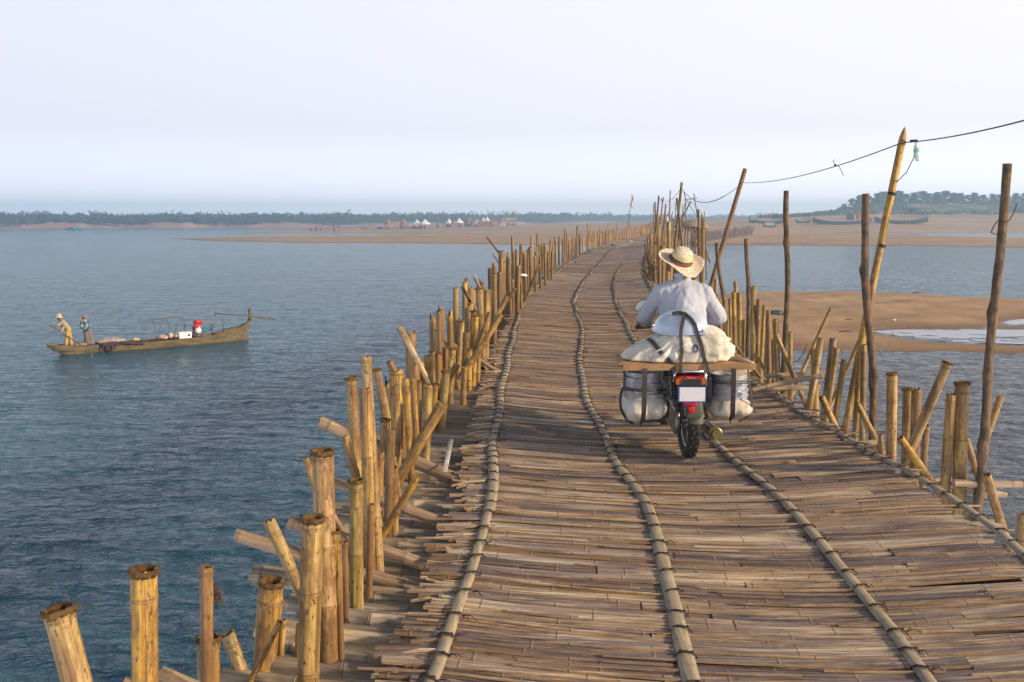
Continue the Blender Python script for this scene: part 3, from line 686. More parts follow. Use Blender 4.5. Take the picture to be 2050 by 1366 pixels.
def pole(side, tx, ty, bx_, by_, w_, kind='g', Y=None, name="bamboo_post", ext=None, fray=False, hollow=True, dYtop=0.0, lab=None, group=None, cat="post"):
    colr = {'g': GOLD, 'p': PALE, 'y': YEL, 'b': BRN, 'd': DARK, 'w': WHT, 'n': GRN, 'k': GREY, 'W': None}[kind]
    if Y is None: Y = find_y(bx_, side)
    cnt[0] += 1; sd_ = cnt[0]
    top = W(tx, ty, Y + dYtop); foot = W(bx_, by_, Y); d = (foot - top); lean = math.hypot(d.x, d.y) / (abs(d.z) + 1e-6)
    r = w_ / 2 * Y / 1900 * 1.0
    if ext is None: ext = (foot.z - (WATER - 0.6)) / max(abs(d.normalized().z), 0.2) if lean < 0.22 else 0.35
    base = foot + d.normalized() * ext; L_ = (top - base).length
    R_ = random.Random(sd_)
    if kind == 'W': mb = wood_mesh(L_, r, sd_); o = mb.build(name, MAT['bark'])
    else: mb = bamboo_mesh(L_, r, sd_, 16 if Y < 12 else 10, hollow and Y < 20, taper=0.02 * L_ if L_ < 6 else .1, bend=0.004, fine=Y < 14); o = mb.build(name, MAT['bamboo']); sharp(o, 60)
    o.matrix_world = orient(base, top, R_.random() * 6.28)
    if colr:
        v_ = R_.uniform(0.88, 1.14); o.color = (colr[0] * v_, colr[1] * v_ * R_.uniform(0.95, 1.05), colr[2] * v_ * R_.uniform(0.8, 1.2), 1)
    if fray and kind != 'W': fr = fray_mesh(L_, r, sd_).build("frayed_rim", MAT['fray'], o)
    POLES.append([Y, o, side, kind, lean, r, top.z, fray, lab, group, cat, tx, d.x])
    return o
# river side: top px, foot px, width px, kind
LEFT = """116 1222 152 1366 62 p f|288 1143 290 1366 55 y f|413 1135 412 1300 27 b -|417 1278 417 1366 46 b f|455 1268 492 1366 30 p f|543 1165 530 1366 50 g f|626 1038 612 1366 46 p f
646 905 664 1366 44 p f|668 1062 650 1366 27 y f|677 1085 680 1366 14 y -|713 962 717 1262 30 n f|704 757 722 1060 24 p f|733 713 764 1190 21 p f|732 778 739 1205 25 g f|754 740 778 870 16 p f|765 775 784 875 12 p -
771 840 768 1000 20 b f|793 742 796 830 29 y f|791 772 797 1000 20 p f|783 858 773 1100 18 d -|790 915 807 1050 8 p -|789 935 791 1098 18 g -|809 809 804 990 16 b -|812 758 828 1010 15 y f|827 756 836 960 14 b -
838 763 842 900 12 g f|857 712 858 860 19 g f|857 771 851 948 21 p f|866 703 868 800 14 b f|879 708 879 800 13 y f|892 696 893 790 13 b -|893 743 883 880 18 n f|907 698 904 800 15 y f|919 700 916 800 11 g f
937 615 940 700 11 b f|923 643 920 790 13 p f|914 650 912 730 8 b -|935 664 929 790 15 p f|949 623 946 740 14 g f|953 632 948 790 12 y f|959 578 966 760 14 p f|967 592 969 700 8 b -|975 581 973 740 12 y f
980 580 979 660 8 g -|982 537 984 620 11 b f|989 527 990 650 9 g -|990 548 991 700 10 p f|1003 503 1002 700 10 g f|1000 545 999 650 9 b f|1012 535 1014 680 9 g -|1018 516 1022 650 8 g -|1028 531 1027 660 10 g f
1038 532 1035 650 8 y -|1047 530 1050 640 8 g -|985 627 981 760 12 y f|1043 489 1040 600 6 b -|1050 510 1053 610 6 g -|1061 496 1062 600 6.5 g f|1056 508 1056 590 4 b -|1074 505 1068 580 5 g -|1070 512 1073 600 5 y -
1085 489 1087 560 4 g -|1081 515 1083 590 5 y -|1026 560 1026 650 8 y -|1033 572 1032 650 7 g -|1042 560 1043 640 7 g -|1097 503 1098 570 4.5 p -|1105 503 1104 570 4.5 b -|1091 520 1092 580 4 y -
903 720 899 830 13 p f|930 735 927 830 12 g f|940 700 938 800 12 y f|958 690 955 780 11 g -|888 760 880 870 13 g f|872 770 866 880 14 y f|845 800 840 900 13 g f|822 800 818 880 12 p -|700 1075 704 1215 15 y -|690 1085 690 1290 14 b -|568 1240 560 1366 12 g -|762 905 758 1080 16 g -|655 1080 640 1366 20 g f|742 1010 735 1230 16 b -|600 1250 596 1366 16 y -|640 1180 622 1366 18 n -"""
for ln in LEFT.replace("\n", "|").split("|"):
    a = ln.split(); tx, ty, bx_, by_, w_ = map(float, a[:5]); Y = find_y(bx_, 'L'); yg = G(bx_, by_, -0.17).y
    random.seed(int(tx)); Y *= random.uniform(0.97, 1.05); Y = min(Y, yg) if yg > 0.7 * Y else Y; Y = 3.55 if tx == 626 else Y
    pole('L', tx, ty, bx_, by_, w_, a[5], Y, fray=a[6] == 'f' and (w_ > 40 or random.random() < 0.55))
# slanting braces on the river side
BR = [(538, 1042, 600, 1180, 26, 'p', 4.3), (886, 808, 797, 962, 23, 'g', 6.4), (836, 953, 772, 1060, 16, 'y', 5.3), (757, 1015, 724, 1130, 18, 'p', 4.9), (690, 873, 714, 958, 18, 'g', 5.6), (612, 918, 632, 980, 14, 'b', 5.1),
      (650, 1005, 694, 1075, 12, 'p', 5.2), (779, 724, 800, 762, 14, 'g', 7.6), (800, 655, 850, 752, 14, 'w', 8.4), (1015, 592, 985, 652, 9, 'p', 12.5), (977, 674, 942, 724, 11, 'g', 9.6), (1003, 630, 945, 728, 12, 'g', 10.5),
      (980, 625, 955, 700, 8, 'y', 10.8), (1032, 577, 1012, 608, 7, 'b', 15), (925, 574, 953, 622, 7, 'w', 14.5), (949, 552, 968, 592, 6, 'w', 16.5), (975, 475, 1003, 512, 4, 'b', 24), (987, 508, 999, 528, 3.5, 'w', 23),
      (560, 1245, 500, 1366, 14, 'g', 3.6), (710, 1090, 640, 1200, 15, 'g', 4.4), (1080, 530, 1060, 580, 6, 'g', 19), (915, 730, 875, 800, 13, 'g', 8.6), (150, 1255, 168, 1366, 7, 'p', 2.45)]
for tx, ty, bx_, by_, w_, k, Y in BR:
    pole('L', tx, ty, bx_, by_, w_, k, Y, name="bamboo_brace", cat="brace", ext=0.25)
# sandbar side
RIGHT = """1450 609 1452 720 8 g|1461 598 1462 700 6 y|1469 585 1470 720 9 y|1472 564 1474 610 8 p|1479 586 1483 740 10 y|1508 574 1509 750 12 n|1512 611 1520 720 8 b|1530 611 1524 740 8 y|1538 622 1538 650 9 b|1538 636 1534 770 11 p
1552 640 1560 790 12 g|1582 665 1583 760 9 g|1537 685 1538 790 12 k|1630 700 1632 855 14 y|1643 677 1615 835 14 p|1668 678 1645 855 14 k|1675 697 1652 858 12 g|1690 720 1672 840 12 y|1721 703 1711 890 12 g|1729 690 1728 890 12 p
1786 748 1781 925 21 g|1817 779 1812 955 20 g|1835 779 1830 960 20 b|1897 726 1850 835 19 p|1855 852 1849 930 13 b|1904 790 1893 995 20 g|1926 767 1920 1015 27 g|2048 1030 2044 1110 20 b|1518 600 1517 730 8 g|1456 640 1457 720 7 y|1490 640 1490 730 7 b|1548 680 1549 780 8 y|1574 690 1578 800 9 g|1442 600 1441 690 6 y|1436 590 1436 690 6 g|1428 600 1429 690 6 b|1762 870 1768 930 10 b"""
for ln in RIGHT.replace("\n", "|").split("|"):
    a = ln.split(); tx, ty, bx_, by_, w_ = map(float, a[:5]); Y = find_y(bx_, 'R', 16)
    random.seed(int(tx) + 5); Y *= random.uniform(0.98, 1.04)
    pole('R', tx, ty, bx_, by_, w_, a[5], Y, fray=w_ > 15 and a[5] != 'k' and random.random() < 0.6)
BR = [(1553, 669, 1608, 800, 10, 'p', None), (1511, 709, 1534, 745, 8, 'y', 11), (1664, 617, 1597, 765, 8, 'g', 10.5), (1727, 667, 1668, 800, 8, 'p', 9.4), (1645, 795, 1678, 866, 14, 'y', 8.4), (1716, 808, 1765, 905, 12, 'g', 7.8),
      (1802, 877, 1880, 985, 16, 'y', 6.6), (2004, 793, 1968, 895, 14, 'g', 6.6), (1934, 877, 1954, 945, 12, 'g', 6.5), (1975, 950, 2005, 1048, 18, 'g', 6.1), (1455, 690, 1490, 730, 7, 'p', 12), (1470, 690, 1500, 728, 7, 'p', 10)]
for tx, ty, bx_, by_, w_, k, Y in BR:
    pole('R', tx, ty, bx_, by_, w_, k, Y if Y else find_y(bx_, 'R', 16), name="bamboo_brace", cat="brace", ext=0.2)
# tall poles
pole('R', 1497, 478, 1497, 735, 9, 'W', 11.6, name="wooden_pole", lab="dark wooden pole with a side knob standing just beside the rider's sack", cat="pole")
pole('R', 1575, 382, 1574, 810, 12, 'W', 10.3, name="wooden_pole", lab="straight dark wooden pole with a slanted cut top, alone against the water", cat="pole")
pole('R', 1730, 388, 1745, 893, 16, 'W', 7.9, name="wooden_pole", lab="dark wooden pole touching the tall leaning bamboo that carries the rope", cat="pole")
pole('R', 2015, 328, 1958, 1030, 19, 'W', 6.3, name="wooden_pole", lab="thick knobbly wooden pole, the tallest dark one at the picture's edge", cat="pole")
pole('R', 1437, 486, 1449, 615, 8, 'W', 17, name="wooden_pole", lab="short dark wooden pole crossing the leaning bamboo behind the rider's shoulder", cat="pole")
tb = pole('R', 1806, 282, 1692, 870, 14, 'y', 8.4, name="bamboo_pole", lab="tall leaning yellow bamboo pole with a pointed top holding the rope", cat="pole", ext=0.3)
mb = MB(); _r = 14 / 2 * 8.4 / 1900; mb.lathe([(_r * 1.0, -.01), (_r * .98, .015), (_r * .74, .06), (_r * .34, .10), (.001, .118)], (_r * .0, 0, 0), 14)
tip = mb.build("pointed_tip", MAT['bamboo']); tip.matrix_world = orient(W(1806.3, 281, 8.4), W(1811.5, 256, 8.4)); tip.color = (0.5, 0.32, 0.09, 1); tip.parent = tb; tip.matrix_parent_inverse = tb.matrix_world.inverted()
tb2 = pole('R', 1492, 338, 1412, 612, 8.5, 'g', 17.5, name="bamboo_pole", lab="tall bamboo pole leaning out over the water behind the rider", cat="pole", ext=1.0)
for a in ((1365, 365, 1352, 500, 5.2, 'g', 33, "tallest golden bamboo pole above the rider's hat"), (1355, 397, 1366, 505, 4.6, 'd', 32, "dark brown pole crossing the tallest golden bamboo above the hat"),
          (1319, 392, 1309, 510, 3.2, 'd', 48, "dark slender pole beside the small striped cloth"), (1311, 404, 1317, 500, 3.2, 'g', 50, "golden pole with blunt top at the start of the far pole cluster"), (1328, 395, 1317, 480, 2.3, 'b', 58, "thin brown pole on the other side of the striped cloth"),
          (1333, 409, 1325, 490, 2.8, 'd', 52, "dark pole with a scrap of red cloth near its tip"), (1342, 381, 1339, 470, 2.2, 'b', 60, "thin straight brown stick standing apart, second tallest above the deck"), (1383, 403, 1360, 450, 2.6, 'b', 60, "slanting brown pole leaning away towards the sandbar above the hat"),
          (1398, 419, 1402, 545, 4.6, 'd', 30, "dark pole with flat top standing over the thatched shelter"), (1308, 410, 1309, 470, 1.6, 'd', 70, "thin dark stick at the river end of the pole cluster"), (1352, 406, 1353, 460, 1.6, 'b', 75, "thin reddish stick close behind the dark crossing pole"), (1367, 410, 1366, 460, 1.5, 'b', 80, "thin stick under the cross-shaped frame"),
          (1372, 365 + 40, 1364, 450, 1.6, 'b', 70, "faint thin stick between the tall bamboo and the slanting pole"), (1339, 425, 1341, 500, 2.0, 'g', 60, "short golden stick in front of the far motorcyclists")):
    pole('R', *a[:7], name="bamboo_pole", lab=a[7], cat="pole")
# cross-shaped frame of thin sticks on the sandbar side
mb = MB(); A = lambda a, b: W(a, b, 62)
for p, q, r in (((1389, 388), (1402, 470), .03), ((1368, 401), (1397, 396.5), .022), ((1369, 384), (1373, 400), .03), ((1373, 400), (1372, 470), .025), ((1374, 401), (1396, 436), .018), ((1375, 401), (1392, 410), .015)):
    mb.tube([A(*p), A(*q)], r, 6)
tag(mb.build("stick_frame", MAT['bark'], center=True), "thin cross-shaped frame of sticks rising above the thatched shelter", "frame")
# dense far rows, shared meshes
prot = [bamboo_mesh(1.0, 0.04, 900 + k, 8, False, 0.1, 0.01, False).build("bamboo_post", MAT['bamboo']) for k in range(5)]
used = [False] * 5
rr_ = random.Random(77)
MASS = MB(); FARN = [0]
def far_post(y, side, h, s, rad, lean=0.0):
    k = rr_.randrange(5)
    p = dp(y, s, 0); depth_ = p.z - WATER if y < 200 else 3
    base = Vector((p.x, p.y, p.z - min(depth_, 6) - 0.5)); top = Vector((p.x + lean * h * 1.0, p.y, p.z + h)); d = top - base; base = top - d.normalized() * (top - base).length
    if y > 54:
        MASS.tube([base, base.lerp(top, 0.5), top], [rad * 1.1, rad * 1.05, rad], 6); return
    if not used[k]: o = prot[k]; used[k] = True
    else: o = prot[k].copy(); COL.objects.link(o)
    M = orient(base, top, rr_.random() * 6.28); L_ = (top - base).length; M = M @ Matrix.Diagonal((rad / 0.04, rad / 0.04, L_, 1)); o.matrix_world = M
    c = rr_.choice((GOLD, GOLD, YEL, PALE, GRN, BRN, GOLD)); v_ = rr_.uniform(0.9, 1.25); o.color = (c[0] * v_, c[1] * v_, c[2] * v_, 1)
    POLES.append([y, o, side, 'far', 0, rad, top.z, False, None, "far", "post", PX(top)[0], 0])
y = 20.0; nf = 0
while y < 225:
    h = rr_.uniform(0.68, 1.02) + (rr_.uniform(0.15, 0.6) if rr_.random() < 0.12 else 0); rad = rr_.uniform(0.030, 0.046) * (1 if y < 90 else 1.25)
    far_post(y, 'L', h, -rr_.uniform(0.35, 0.62), rad, rr_.gauss(0, 0.05)); nf += 1
    y += rr_.uniform(0.2, 0.45) * (1.2 if y < 30 else 1.9 if y < 60 else 2.0 if y < 110 else 3.5)
for _ in range(34):
    yy = rr_.uniform(7.0, 20); far_post(yy, 'L', rr_.uniform(0.25, 0.85), -rr_.uniform(0.5, 0.9), rr_.uniform(0.03, 0.045), rr_.gauss(0, 0.06))
    POLES[-1][3] = 'g'; POLES[-1][9] = None
y = 15.5
while y < 200:
    h = rr_.uniform(0.55, 1.15) + (rr_.uniform(0.3, 0.9) if rr_.random() < (0.05 if y < 30 else 0.2) else 0); rad = rr_.uniform(0.03, 0.05) * (1 if y < 90 else 1.3)
    far_post(y, 'R', h, wd(y) + rr_.uniform(0.1, 0.55), rad, rr_.gauss(0.02, 0.07)); nf += 1
    y += rr_.uniform(0.25, 0.6) * (1.2 if y < 30 else 2.4 if y < 60 else 2.2 if y < 110 else 4)
mo = MASS.build("distant_bamboo_posts", MAT['bamboo']); mo.color = (0.58, 0.36, 0.13, 1); tag(mo, "far end of the two post rows where they merge into one golden palisade", "posts", kind="stuff")
print("far posts", nf, "all", len(POLES))
# labels: counted along each row from the camera end
TN = {'g': "golden", 'p': "pale", 'y': "yellow", 'b': "brown", 'd': "dark brown", 'w': "whitish", 'n': "olive green", 'k': "grey", 'W': "dark"}
for side, row_ in (('L', "open river"), ('R', "sandbar")):
    for base_ in ("bamboo_post", "bamboo_brace"):
        sel = sorted([p for p in POLES if p[2] == side and p[1].name.startswith(base_) and p[8] is None and p[9] != "far"], key=lambda p: p[0])
        for i, p in enumerate(sel):
            kd = TN[p[3]]; sz = "thick" if p[5] > 0.045 else "thin" if p[5] < 0.028 else "medium"
            tl = "tall" if p[6] > 1.0 else "short" if p[6] < 0.45 else "upright"
            if base_ == "bamboo_post": lb = f"{kd} {sz} {tl} bamboo post{' with frayed rim' if p[7] else ''}, {ordinal(i + 1)} along the {row_} row"
            else: lb = f"{kd} bamboo brace, {ordinal(i + 1)} slanting piece along the {row_} side counted from the camera"
            tag(p[1], lb, p[10], f"bamboo {'posts' if base_ == 'bamboo_post' else 'braces'} on the {row_} side of the bridge")
    for p in POLES:
        if p[2] == side and p[9] == "far":
            tag(p[1], f"slender bamboo post in the dense distant {row_} row", "post", f"distant bamboo posts on the {row_} side")
for p in POLES:
    if p[8]: tag(p[1], p[8], p[10], "tall poles on the sandbar side")
# crossbeams sticking out under the deck
rc = random.Random(5); y = 2.35; nb = 0
while nb < 90 and y < 14.5:
    r = rc.uniform(0.042, 0.058); L_ = rc.uniform(0.5, 0.85); so_ = rc.uniform(0.05, 0.5)
    a = dp(y, -0.72 - rc.uniform(0.0, 0.22) - (0.25 if rc.random() < 0.1 else 0), 0); b = dp(y + rc.gauss(0, 0.03), 0.5, 0); a.z = -0.035 - r + rc.uniform(-.03, .012) ; b.z = -0.10 - r
    a.y += 0.07 + rc.gauss(0, 0.022)
    o = bamboo_mesh((a - b).length, r, 3000 + nb, 14, True, 0.0, 0.01, y < 8).build("crossbeam", MAT['beam']); sharp(o, 60)
    o.matrix_world = orient(b, a, rc.random() * 6); c = rc.choice(((0.46, 0.40, 0.33), (0.54, 0.45, 0.34), (0.58, 0.47, 0.32), (0.45, 0.37, 0.28))); vv_ = rc.uniform(.45, 1.1); o.color = (*[q * vv_ for q in c], 1)
    M = o.matrix_world.copy(); o.parent = bridge; o.matrix_parent_inverse = bridge.matrix_world.inverted() if False else Matrix.Translation((-1.2, -3, 0))
    nb += 1; y += r * 2 + (rc.uniform(0.0, 0.03) if y < 8 else rc.uniform(0.03, 0.16))
for (x0, y0, x1, y1, w_, Y) in ((642, 845, 740, 885, 27, 6.6), (474, 1072, 640, 1098, 30, 4.75), (577, 1045, 700, 1060, 26, 5.0), (888, 680, 930, 683, 9, 11.3), (640, 955, 760, 968, 22, 5.7), (320, 1348, 440, 1375, 34, 3.1), (250, 1362, 300, 1368, 14, 3.0)):
    a = W(x0, y0, Y); r = w_ / 2 * Y / 1900; yb = G(x1, y1, -0.2).y; b = dp(Y - 0.10, 0.2, 0); b.z = -0.17 - r
    o = bamboo_mesh((a - b).length, r, int(x0), 14, True, 0.05, 0.01).build("crossbeam", MAT['beam']); sharp(o, 60); o.matrix_world = orient(b, a); o.color = (0.40, 0.29, 0.19, 1)
    o.parent = bridge; o.matrix_parent_inverse = Matrix.Translation((-1.2, -3, 0)); o["label"] = "long beam end sticking out over the river"
for (x0, y0, x1, y1, w_, Y) in ((2045, 970, 1960, 968, 15, 6.3), (2012, 992, 1930, 978, 14, 6.4), (1660, 745, 1580, 750, 10, 9.6), (1640, 775, 1570, 778, 12, 9.4), (1755, 885, 1700, 890, 12, 7.6), (2010, 1055, 1900, 1040, 12, 5.7), (1650, 752, 1560, 770, 11, 9.0), (1930, 920 + 40, 1880, 962, 9, 6.9)):
    a = W(x0, y0, Y); b = W(x1, y1, Y); b = a + (b - a) * 1.6; r = w_ / 2 * Y / 1900
    o = bamboo_mesh((a - b).length, r, int(x0), 12, True, 0.05, 0.01).build("crossbeam", MAT['beam']); sharp(o, 60); o.matrix_world = orient(b, a); o.color = (0.50, 0.38, 0.25, 1)
    o.parent = bridge; o.matrix_parent_inverse = Matrix.Translation((-1.2, -3, 0))
# rope from pole to pole with a hanging bottle
def sag(a, b, n, s): return [a.lerp(b, i / n) + Vector((0, 0, -s * 4 * (i / n) * (1 - i / n))) for i in range(n + 1)]
p1 = W(1806, 286, 8.38); p2 = W(1487, 366, 17.45); p3 = W(1364, 377, 33); p0 = W(2120, 222, 5.4)
mb = MB(); pts = sag(p0, p1, 14, 0.03) + sag(p1, p2, 30, 0.10)[1:] + sag(p2, p3, 20, 0.42)[1:] + sag(p3, W(1329, 402, 58), 10, 0.2)[1:]
mb.tube(pts, [0.0050 if p.y < 20 else 0.009 for p in pts], 6)
rp_ = mb.build("rope", MAT['wire']); tag(rp_, "thin dark rope strung between the tops of the tall leaning bamboos", "rope")
mb = MB(); k = W(1672, 331, 10.6); mb.ball(k, (0.016, 0.012, 0.012)); mb.tube([k, W(1668, 322, 10.6), W(1672, 320, 10.6)], 0.004, 5); mb.tube([k, W(1680, 334, 10.6), W(1689, 352, 10.6)], 0.004, 5)
mb.tube([W(1804, 281, 8.36), W(1813, 284, 8.3), W(1812, 289, 8.3), W(1802, 288, 8.36)], 0.006, 5)
mb.tube([W(1822, 282, 8.0), W(1836, 281, 8.0), W(1836, 286, 8.0)], 0.009, 6)
mb.build("knot", MAT['wire'], rp_)
bt = MB(); c = W(1834, 285, 8.0); e = W(1838, 323, 8.0); M = orient(c, e).to_3x3()
L_ = (e - c).length; bt.lathe([(0.001, 0), (0.010, 0.0), (0.011, .02), (0.017, 0.04), (0.024, 0.055), (0.024, 0.075), (0.021, 0.085), (0.024, 0.10), (0.022, L_ - .02), (0.012, L_), (0.001, L_)], (0, 0, 0), 16)
bo = bt.build("plastic_bottle", simple("bottle_plastic", (0.62, 0.72, 0.66), 0.25, var=0.1)); bo.matrix_world = orient(c, e); tag(bo, "small pale green plastic bottle hanging neck up from the rope", "bottle")
mb = MB(); mb.lathe([(0.0255, 0.05), (0.0262, 0.055), (0.0262, 0.08), (0.0255, 0.083)], (0, 0, 0), 16); mb.build("label_band", simple("band_green", (0.25, 0.5, 0.3), 0.5), bo)
mb = MB(); mb.tube([W(1831, 292, 8.1), W(1830, 315, 8.1), W(1815, 345, 8.25), W(1795, 365, 8.38), W(1783, 378, 8.4)], 0.004, 5); tag(mb.build("cord", MAT['wire'], center=True), "slack cord hanging between the bottle and the leaning yellow bamboo", "cord")
for t_ in ((1778, 388), (1741, 492)):
    mb = MB()
    c = W(1811 - 119 * (t_[1] - 256) / 614, t_[1], 8.4); ax = (W(1811, 256, 8.4) - W(1692, 870, 8.4)).normalized(); M = ax.to_track_quat('Z', 'Y').to_matrix(); mb.lathe([(0.0322, -0.012), (0.036, -0.012), (0.036, 0.012), (0.0322, 0.012)], c, 16, 0, M)
    q = mb.build("tie_band", simple("black_rubber_tape", (0.012, 0.012, 0.012), 0.6)); q.parent = tb; q.matrix_parent_inverse = tb.matrix_world.inverted()
# wires on poles
mb = MB(); mb.tube([W(1578, 730, 10.2), W(1598, 722, 10.1), W(1610, 705, 10.1), W(1616, 688, 10.1)], 0.004, 5); tag(mb.build("wire", MAT['wire'], center=True), "curved loose wire end on the straight dark pole", "wire")
mb = MB(); mb.tube([W(1995, 470, 6.2), W(1984, 466, 6.2), W(1990, 452, 6.2), W(2000, 440, 6.2)], 0.004, 5); mb.tube([W(2012, 445, 6.2), W(2020, 442, 6.2), W(2030, 425, 6.2), W(2036, 408, 6.2)], 0.004, 5); tag(mb.build("wire", MAT['wire'], center=True), "bent wire twisted round the thick knobbly pole", "wire")
mb = MB(); c = W(430, 1190, 3.55)
rs = random.Random(3)
for _ in range(26):
    a = c + Vector((rs.gauss(-.01, .006), rs.gauss(0, .006), rs.uniform(0, .05))); mb.tube([a, a + Vector((rs.uniform(-.0, .03), 0, rs.uniform(-.03, .0))), a + Vector((rs.uniform(0, .045), 0, rs.uniform(-.11, -.02)))], 0.0012, 4)
tag(mb.build("frayed_string", MAT['fray'], center=True), "tangle of frayed string tied to the slim brown post", "string")
# ---------------------------------------------------------------- blobs: primitives fused into one skin
def capsule(mb, a, ra, b, rb, n=12):
    a, b = Vector(a), Vector(b); d = b - a; L_ = d.length
    if L_ < 1e-5: mb.ball(a, ra, n); return
    M = d.normalized().to_track_quat('Z', 'Y').to_matrix(); prof = []
    for i in range(6): t = math.pi / 2 * i / 5; prof.append((max(ra * math.sin(t), 1e-4), -ra * math.cos(t)))
    for i in range(6): t = math.pi / 2 * i / 5; prof.append((max(rb * math.cos(t), 1e-4), L_ + rb * math.sin(t)))
    mb.lathe(prof, a, n, 0, M)
    k = len(mb.v); # close poles
    mb.f.append(tuple(k - 12 * n + q for q in range(n))[::-1]); mb.m.append(0); mb.f.append(tuple(k - n + q for q in range(n))); mb.m.append(0)
def bake(o, mods):
    for ty, kw in mods:
        m = o.modifiers.new(ty, ty)
        for a, b in kw.items(): setattr(m, a, b)
    dg = bpy.context.evaluated_depsgraph_get(); dg.update()
    me = bpy.data.meshes.new_from_object(o.evaluated_get(dg)); o.modifiers.clear(); old = o.data; o.data = me; bpy.data.meshes.remove(old)
    return o
def fuse(name, prims, vox, mat, parent=None, sm_=6, disp=None):
    """prims: ('c', a, ra, b, rb) capsules, ('e', centre, radii[, matrix]) ellipsoids"""
    mb = MB()
    for p in prims:
        if p[0] == 'c': capsule(mb, *p[1:])
        else: mb.ball(p[1], p[2], 16, 0, p[3] if len(p) > 3 else None)
    o = mb.build(name, mat, parent)
    bake(o, [('REMESH', dict(mode='VOXEL', voxel_size=vox, use_smooth_shade=True))] + ([('SMOOTH', dict(factor=0.5, iterations=sm_))] if sm_ else []))
    me = o.data
    if disp:
        co = np.empty(len(me.vertices) * 3, dtype=np.float32); me.vertices.foreach_get("co", co); co = co.reshape(-1, 3)
        no = np.empty(len(me.vertices) * 3, dtype=np.float32); me.vertices.foreach_get("normal", no); no = no.reshape(-1, 3)
        for i in range(len(co)): co[i] += np.array(disp(Vector(co[i]), Vector(no[i])))
        me.vertices.foreach_set("co", co.ravel()); me.update()
    me.materials.clear(); me.materials.append(mat)
    me.polygons.foreach_set("use_smooth", [True] * len(me.polygons))
    return o
M_ = {}
M_['skin'] = simple("brown_skin", (0.20, 0.10, 0.055), 0.55, var=0.1)
M_['black'] = simple("black_plastic", (0.015, 0.014, 0.014), 0.45)
M_['rubber'] = simple("strap_rubber", (0.045, 0.036, 0.030), 0.55, var=0.35, scale=20)
M_['tyre'] = simple("tyre_rubber", (0.045, 0.038, 0.030), 0.85, var=0.3)
M_['steel'] = simple("worn_steel", (0.33, 0.31, 0.29), 0.35, 0.8, var=0.3, scale=20)
M_['chrome'] = simple("chrome", (0.75, 0.75, 0.76), 0.15, 1.0, var=0.05)
M_['engine'] = simple("engine_metal", (0.11, 0.10, 0.09), 0.5, 0.5, var=0.4, scale=20)
M_['red'] = simple("dark_red_paint", (0.17, 0.008, 0.012), 0.25, var=0.15)
M_['lens'] = simple("red_lens", (0.33, 0.012, 0.010), 0.2, var=0.1)
M_['orange'] = simple("orange_lens", (0.45, 0.10, 0.012), 0.25, var=0.1)
M_['redbright'] = simple("reflector_red", (0.75, 0.02, 0.02), 0.25, var=0.1)
M_['plate'] = simple("plate_white", (0.66, 0.66, 0.70), 0.4, var=0.05)
M_['blue'] = simple("blue_print", (0.02, 0.13, 0.42), 0.5, var=0.2)
M_['fender'] = simple("grey_fender", (0.13, 0.12, 0.10), 0.5, 0.2, var=0.3)
M_['brass'] = simple("burnt_muffler", (0.30, 0.22, 0.09), 0.4, 0.7, var=0.3, scale=25)
M_['wood'] = simple("plank_wood", (0.36, 0.20, 0.085), 0.7, var=0.3, scale=5, bump=0.3)
t = NT("straw_hat"); o_ = t.obj(); wv = t.n("TexWave", wave_type='RINGS', rings_direction='Z'); t.l(o_, wv.inputs["Vector"]); wv.inputs["Scale"].default_value = 26
nz = t.noise(o_, 95, 3, 0.7); col_ = t.mix(wv.outputs["Fac"], (0.62, 0.50, 0.34), (0.80, 0.70, 0.54))
rr2 = t._sep(o_)[2]; spk = t.ramp(nz, [(0.54, 0.0), (0.59, 1.0)]); nz2 = t.noise(o_, 14, 2)
col_ = t.mix(spk, col_, t.mix(t.ramp(nz2, [(0.45, 0), (0.55, 1)]), (0.30, 0.06, 0.05), (0.10, 0.07, 0.06)))
t.set(Base_Color=col_, Roughness=0.8); t.bump(wv.outputs["Fac"], 0.5, 0.003); M_['straw'] = t.m
M_['strawplain'] = simple("plain_straw", (0.60, 0.47, 0.24), 0.8, var=0.2, scale=30, bump=0.3)
M_['band'] = simple("hat_band", (0.05, 0.07, 0.045), 0.8, var=0.4, scale=60)
M_['bandred'] = simple("hat_band_red", (0.30, 0.07, 0.045), 0.8, var=0.4, scale=90)
def cloth(name, col, bump=0.4, sc=30):
    t = NT(name); o_ = t.obj(); n1 = t.noise(o_, 3, 5); c = t.mix(t.ramp(n1, [(0.3, 0), (0.7, 1)]), tuple(x * 0.85 for x in col), tuple(min(1, x * 1.1) for x in col))
    t.set(Base_Color=c, Roughness=0.85, Sheen_Weight=0.1); t.bump(t.math('ADD', t.noise(t.mapv(o_, (1, 1, 0.5)), sc * .5, 4), t.noise(o_, sc * 8, 2)), bump, 0.006); return t.m
M_['shirt'] = cloth("shirt_cotton", (0.43, 0.44, 0.50), 0.5); M_['trousers'] = cloth("dark_trousers", (0.05, 0.045, 0.05))
t = NT("sack_plastic"); o_ = t.obj(); n1 = t.noise(o_, 3.5, 6, 0.65); n2 = t.noise(t.mapv(o_, (1, 1, 2)), 9, 5, 0.7)
c = t.mix(t.ramp(n1, [(0.35, 0), (0.65, 1)]), (0.56, 0.48, 0.36), (0.78, 0.74, 0.66)); c = t.mix(t.ramp(n2, [(0.55, 0), (0.7, 0.55)]), c, (0.33, 0.25, 0.17))
wvn = t.noise(o_, 260, 1); t.set(Base_Color=c, Roughness=0.5); t.bump(t.math('ADD', n2, t.math('MULTIPLY', wvn, 0.15)), 0.6, 0.015); M_['sack'] = t.m
M_['alu'] = simple("aluminium_pot", (0.52, 0.52, 0.56), 0.30, 0.5, var=0.12, scale=8)
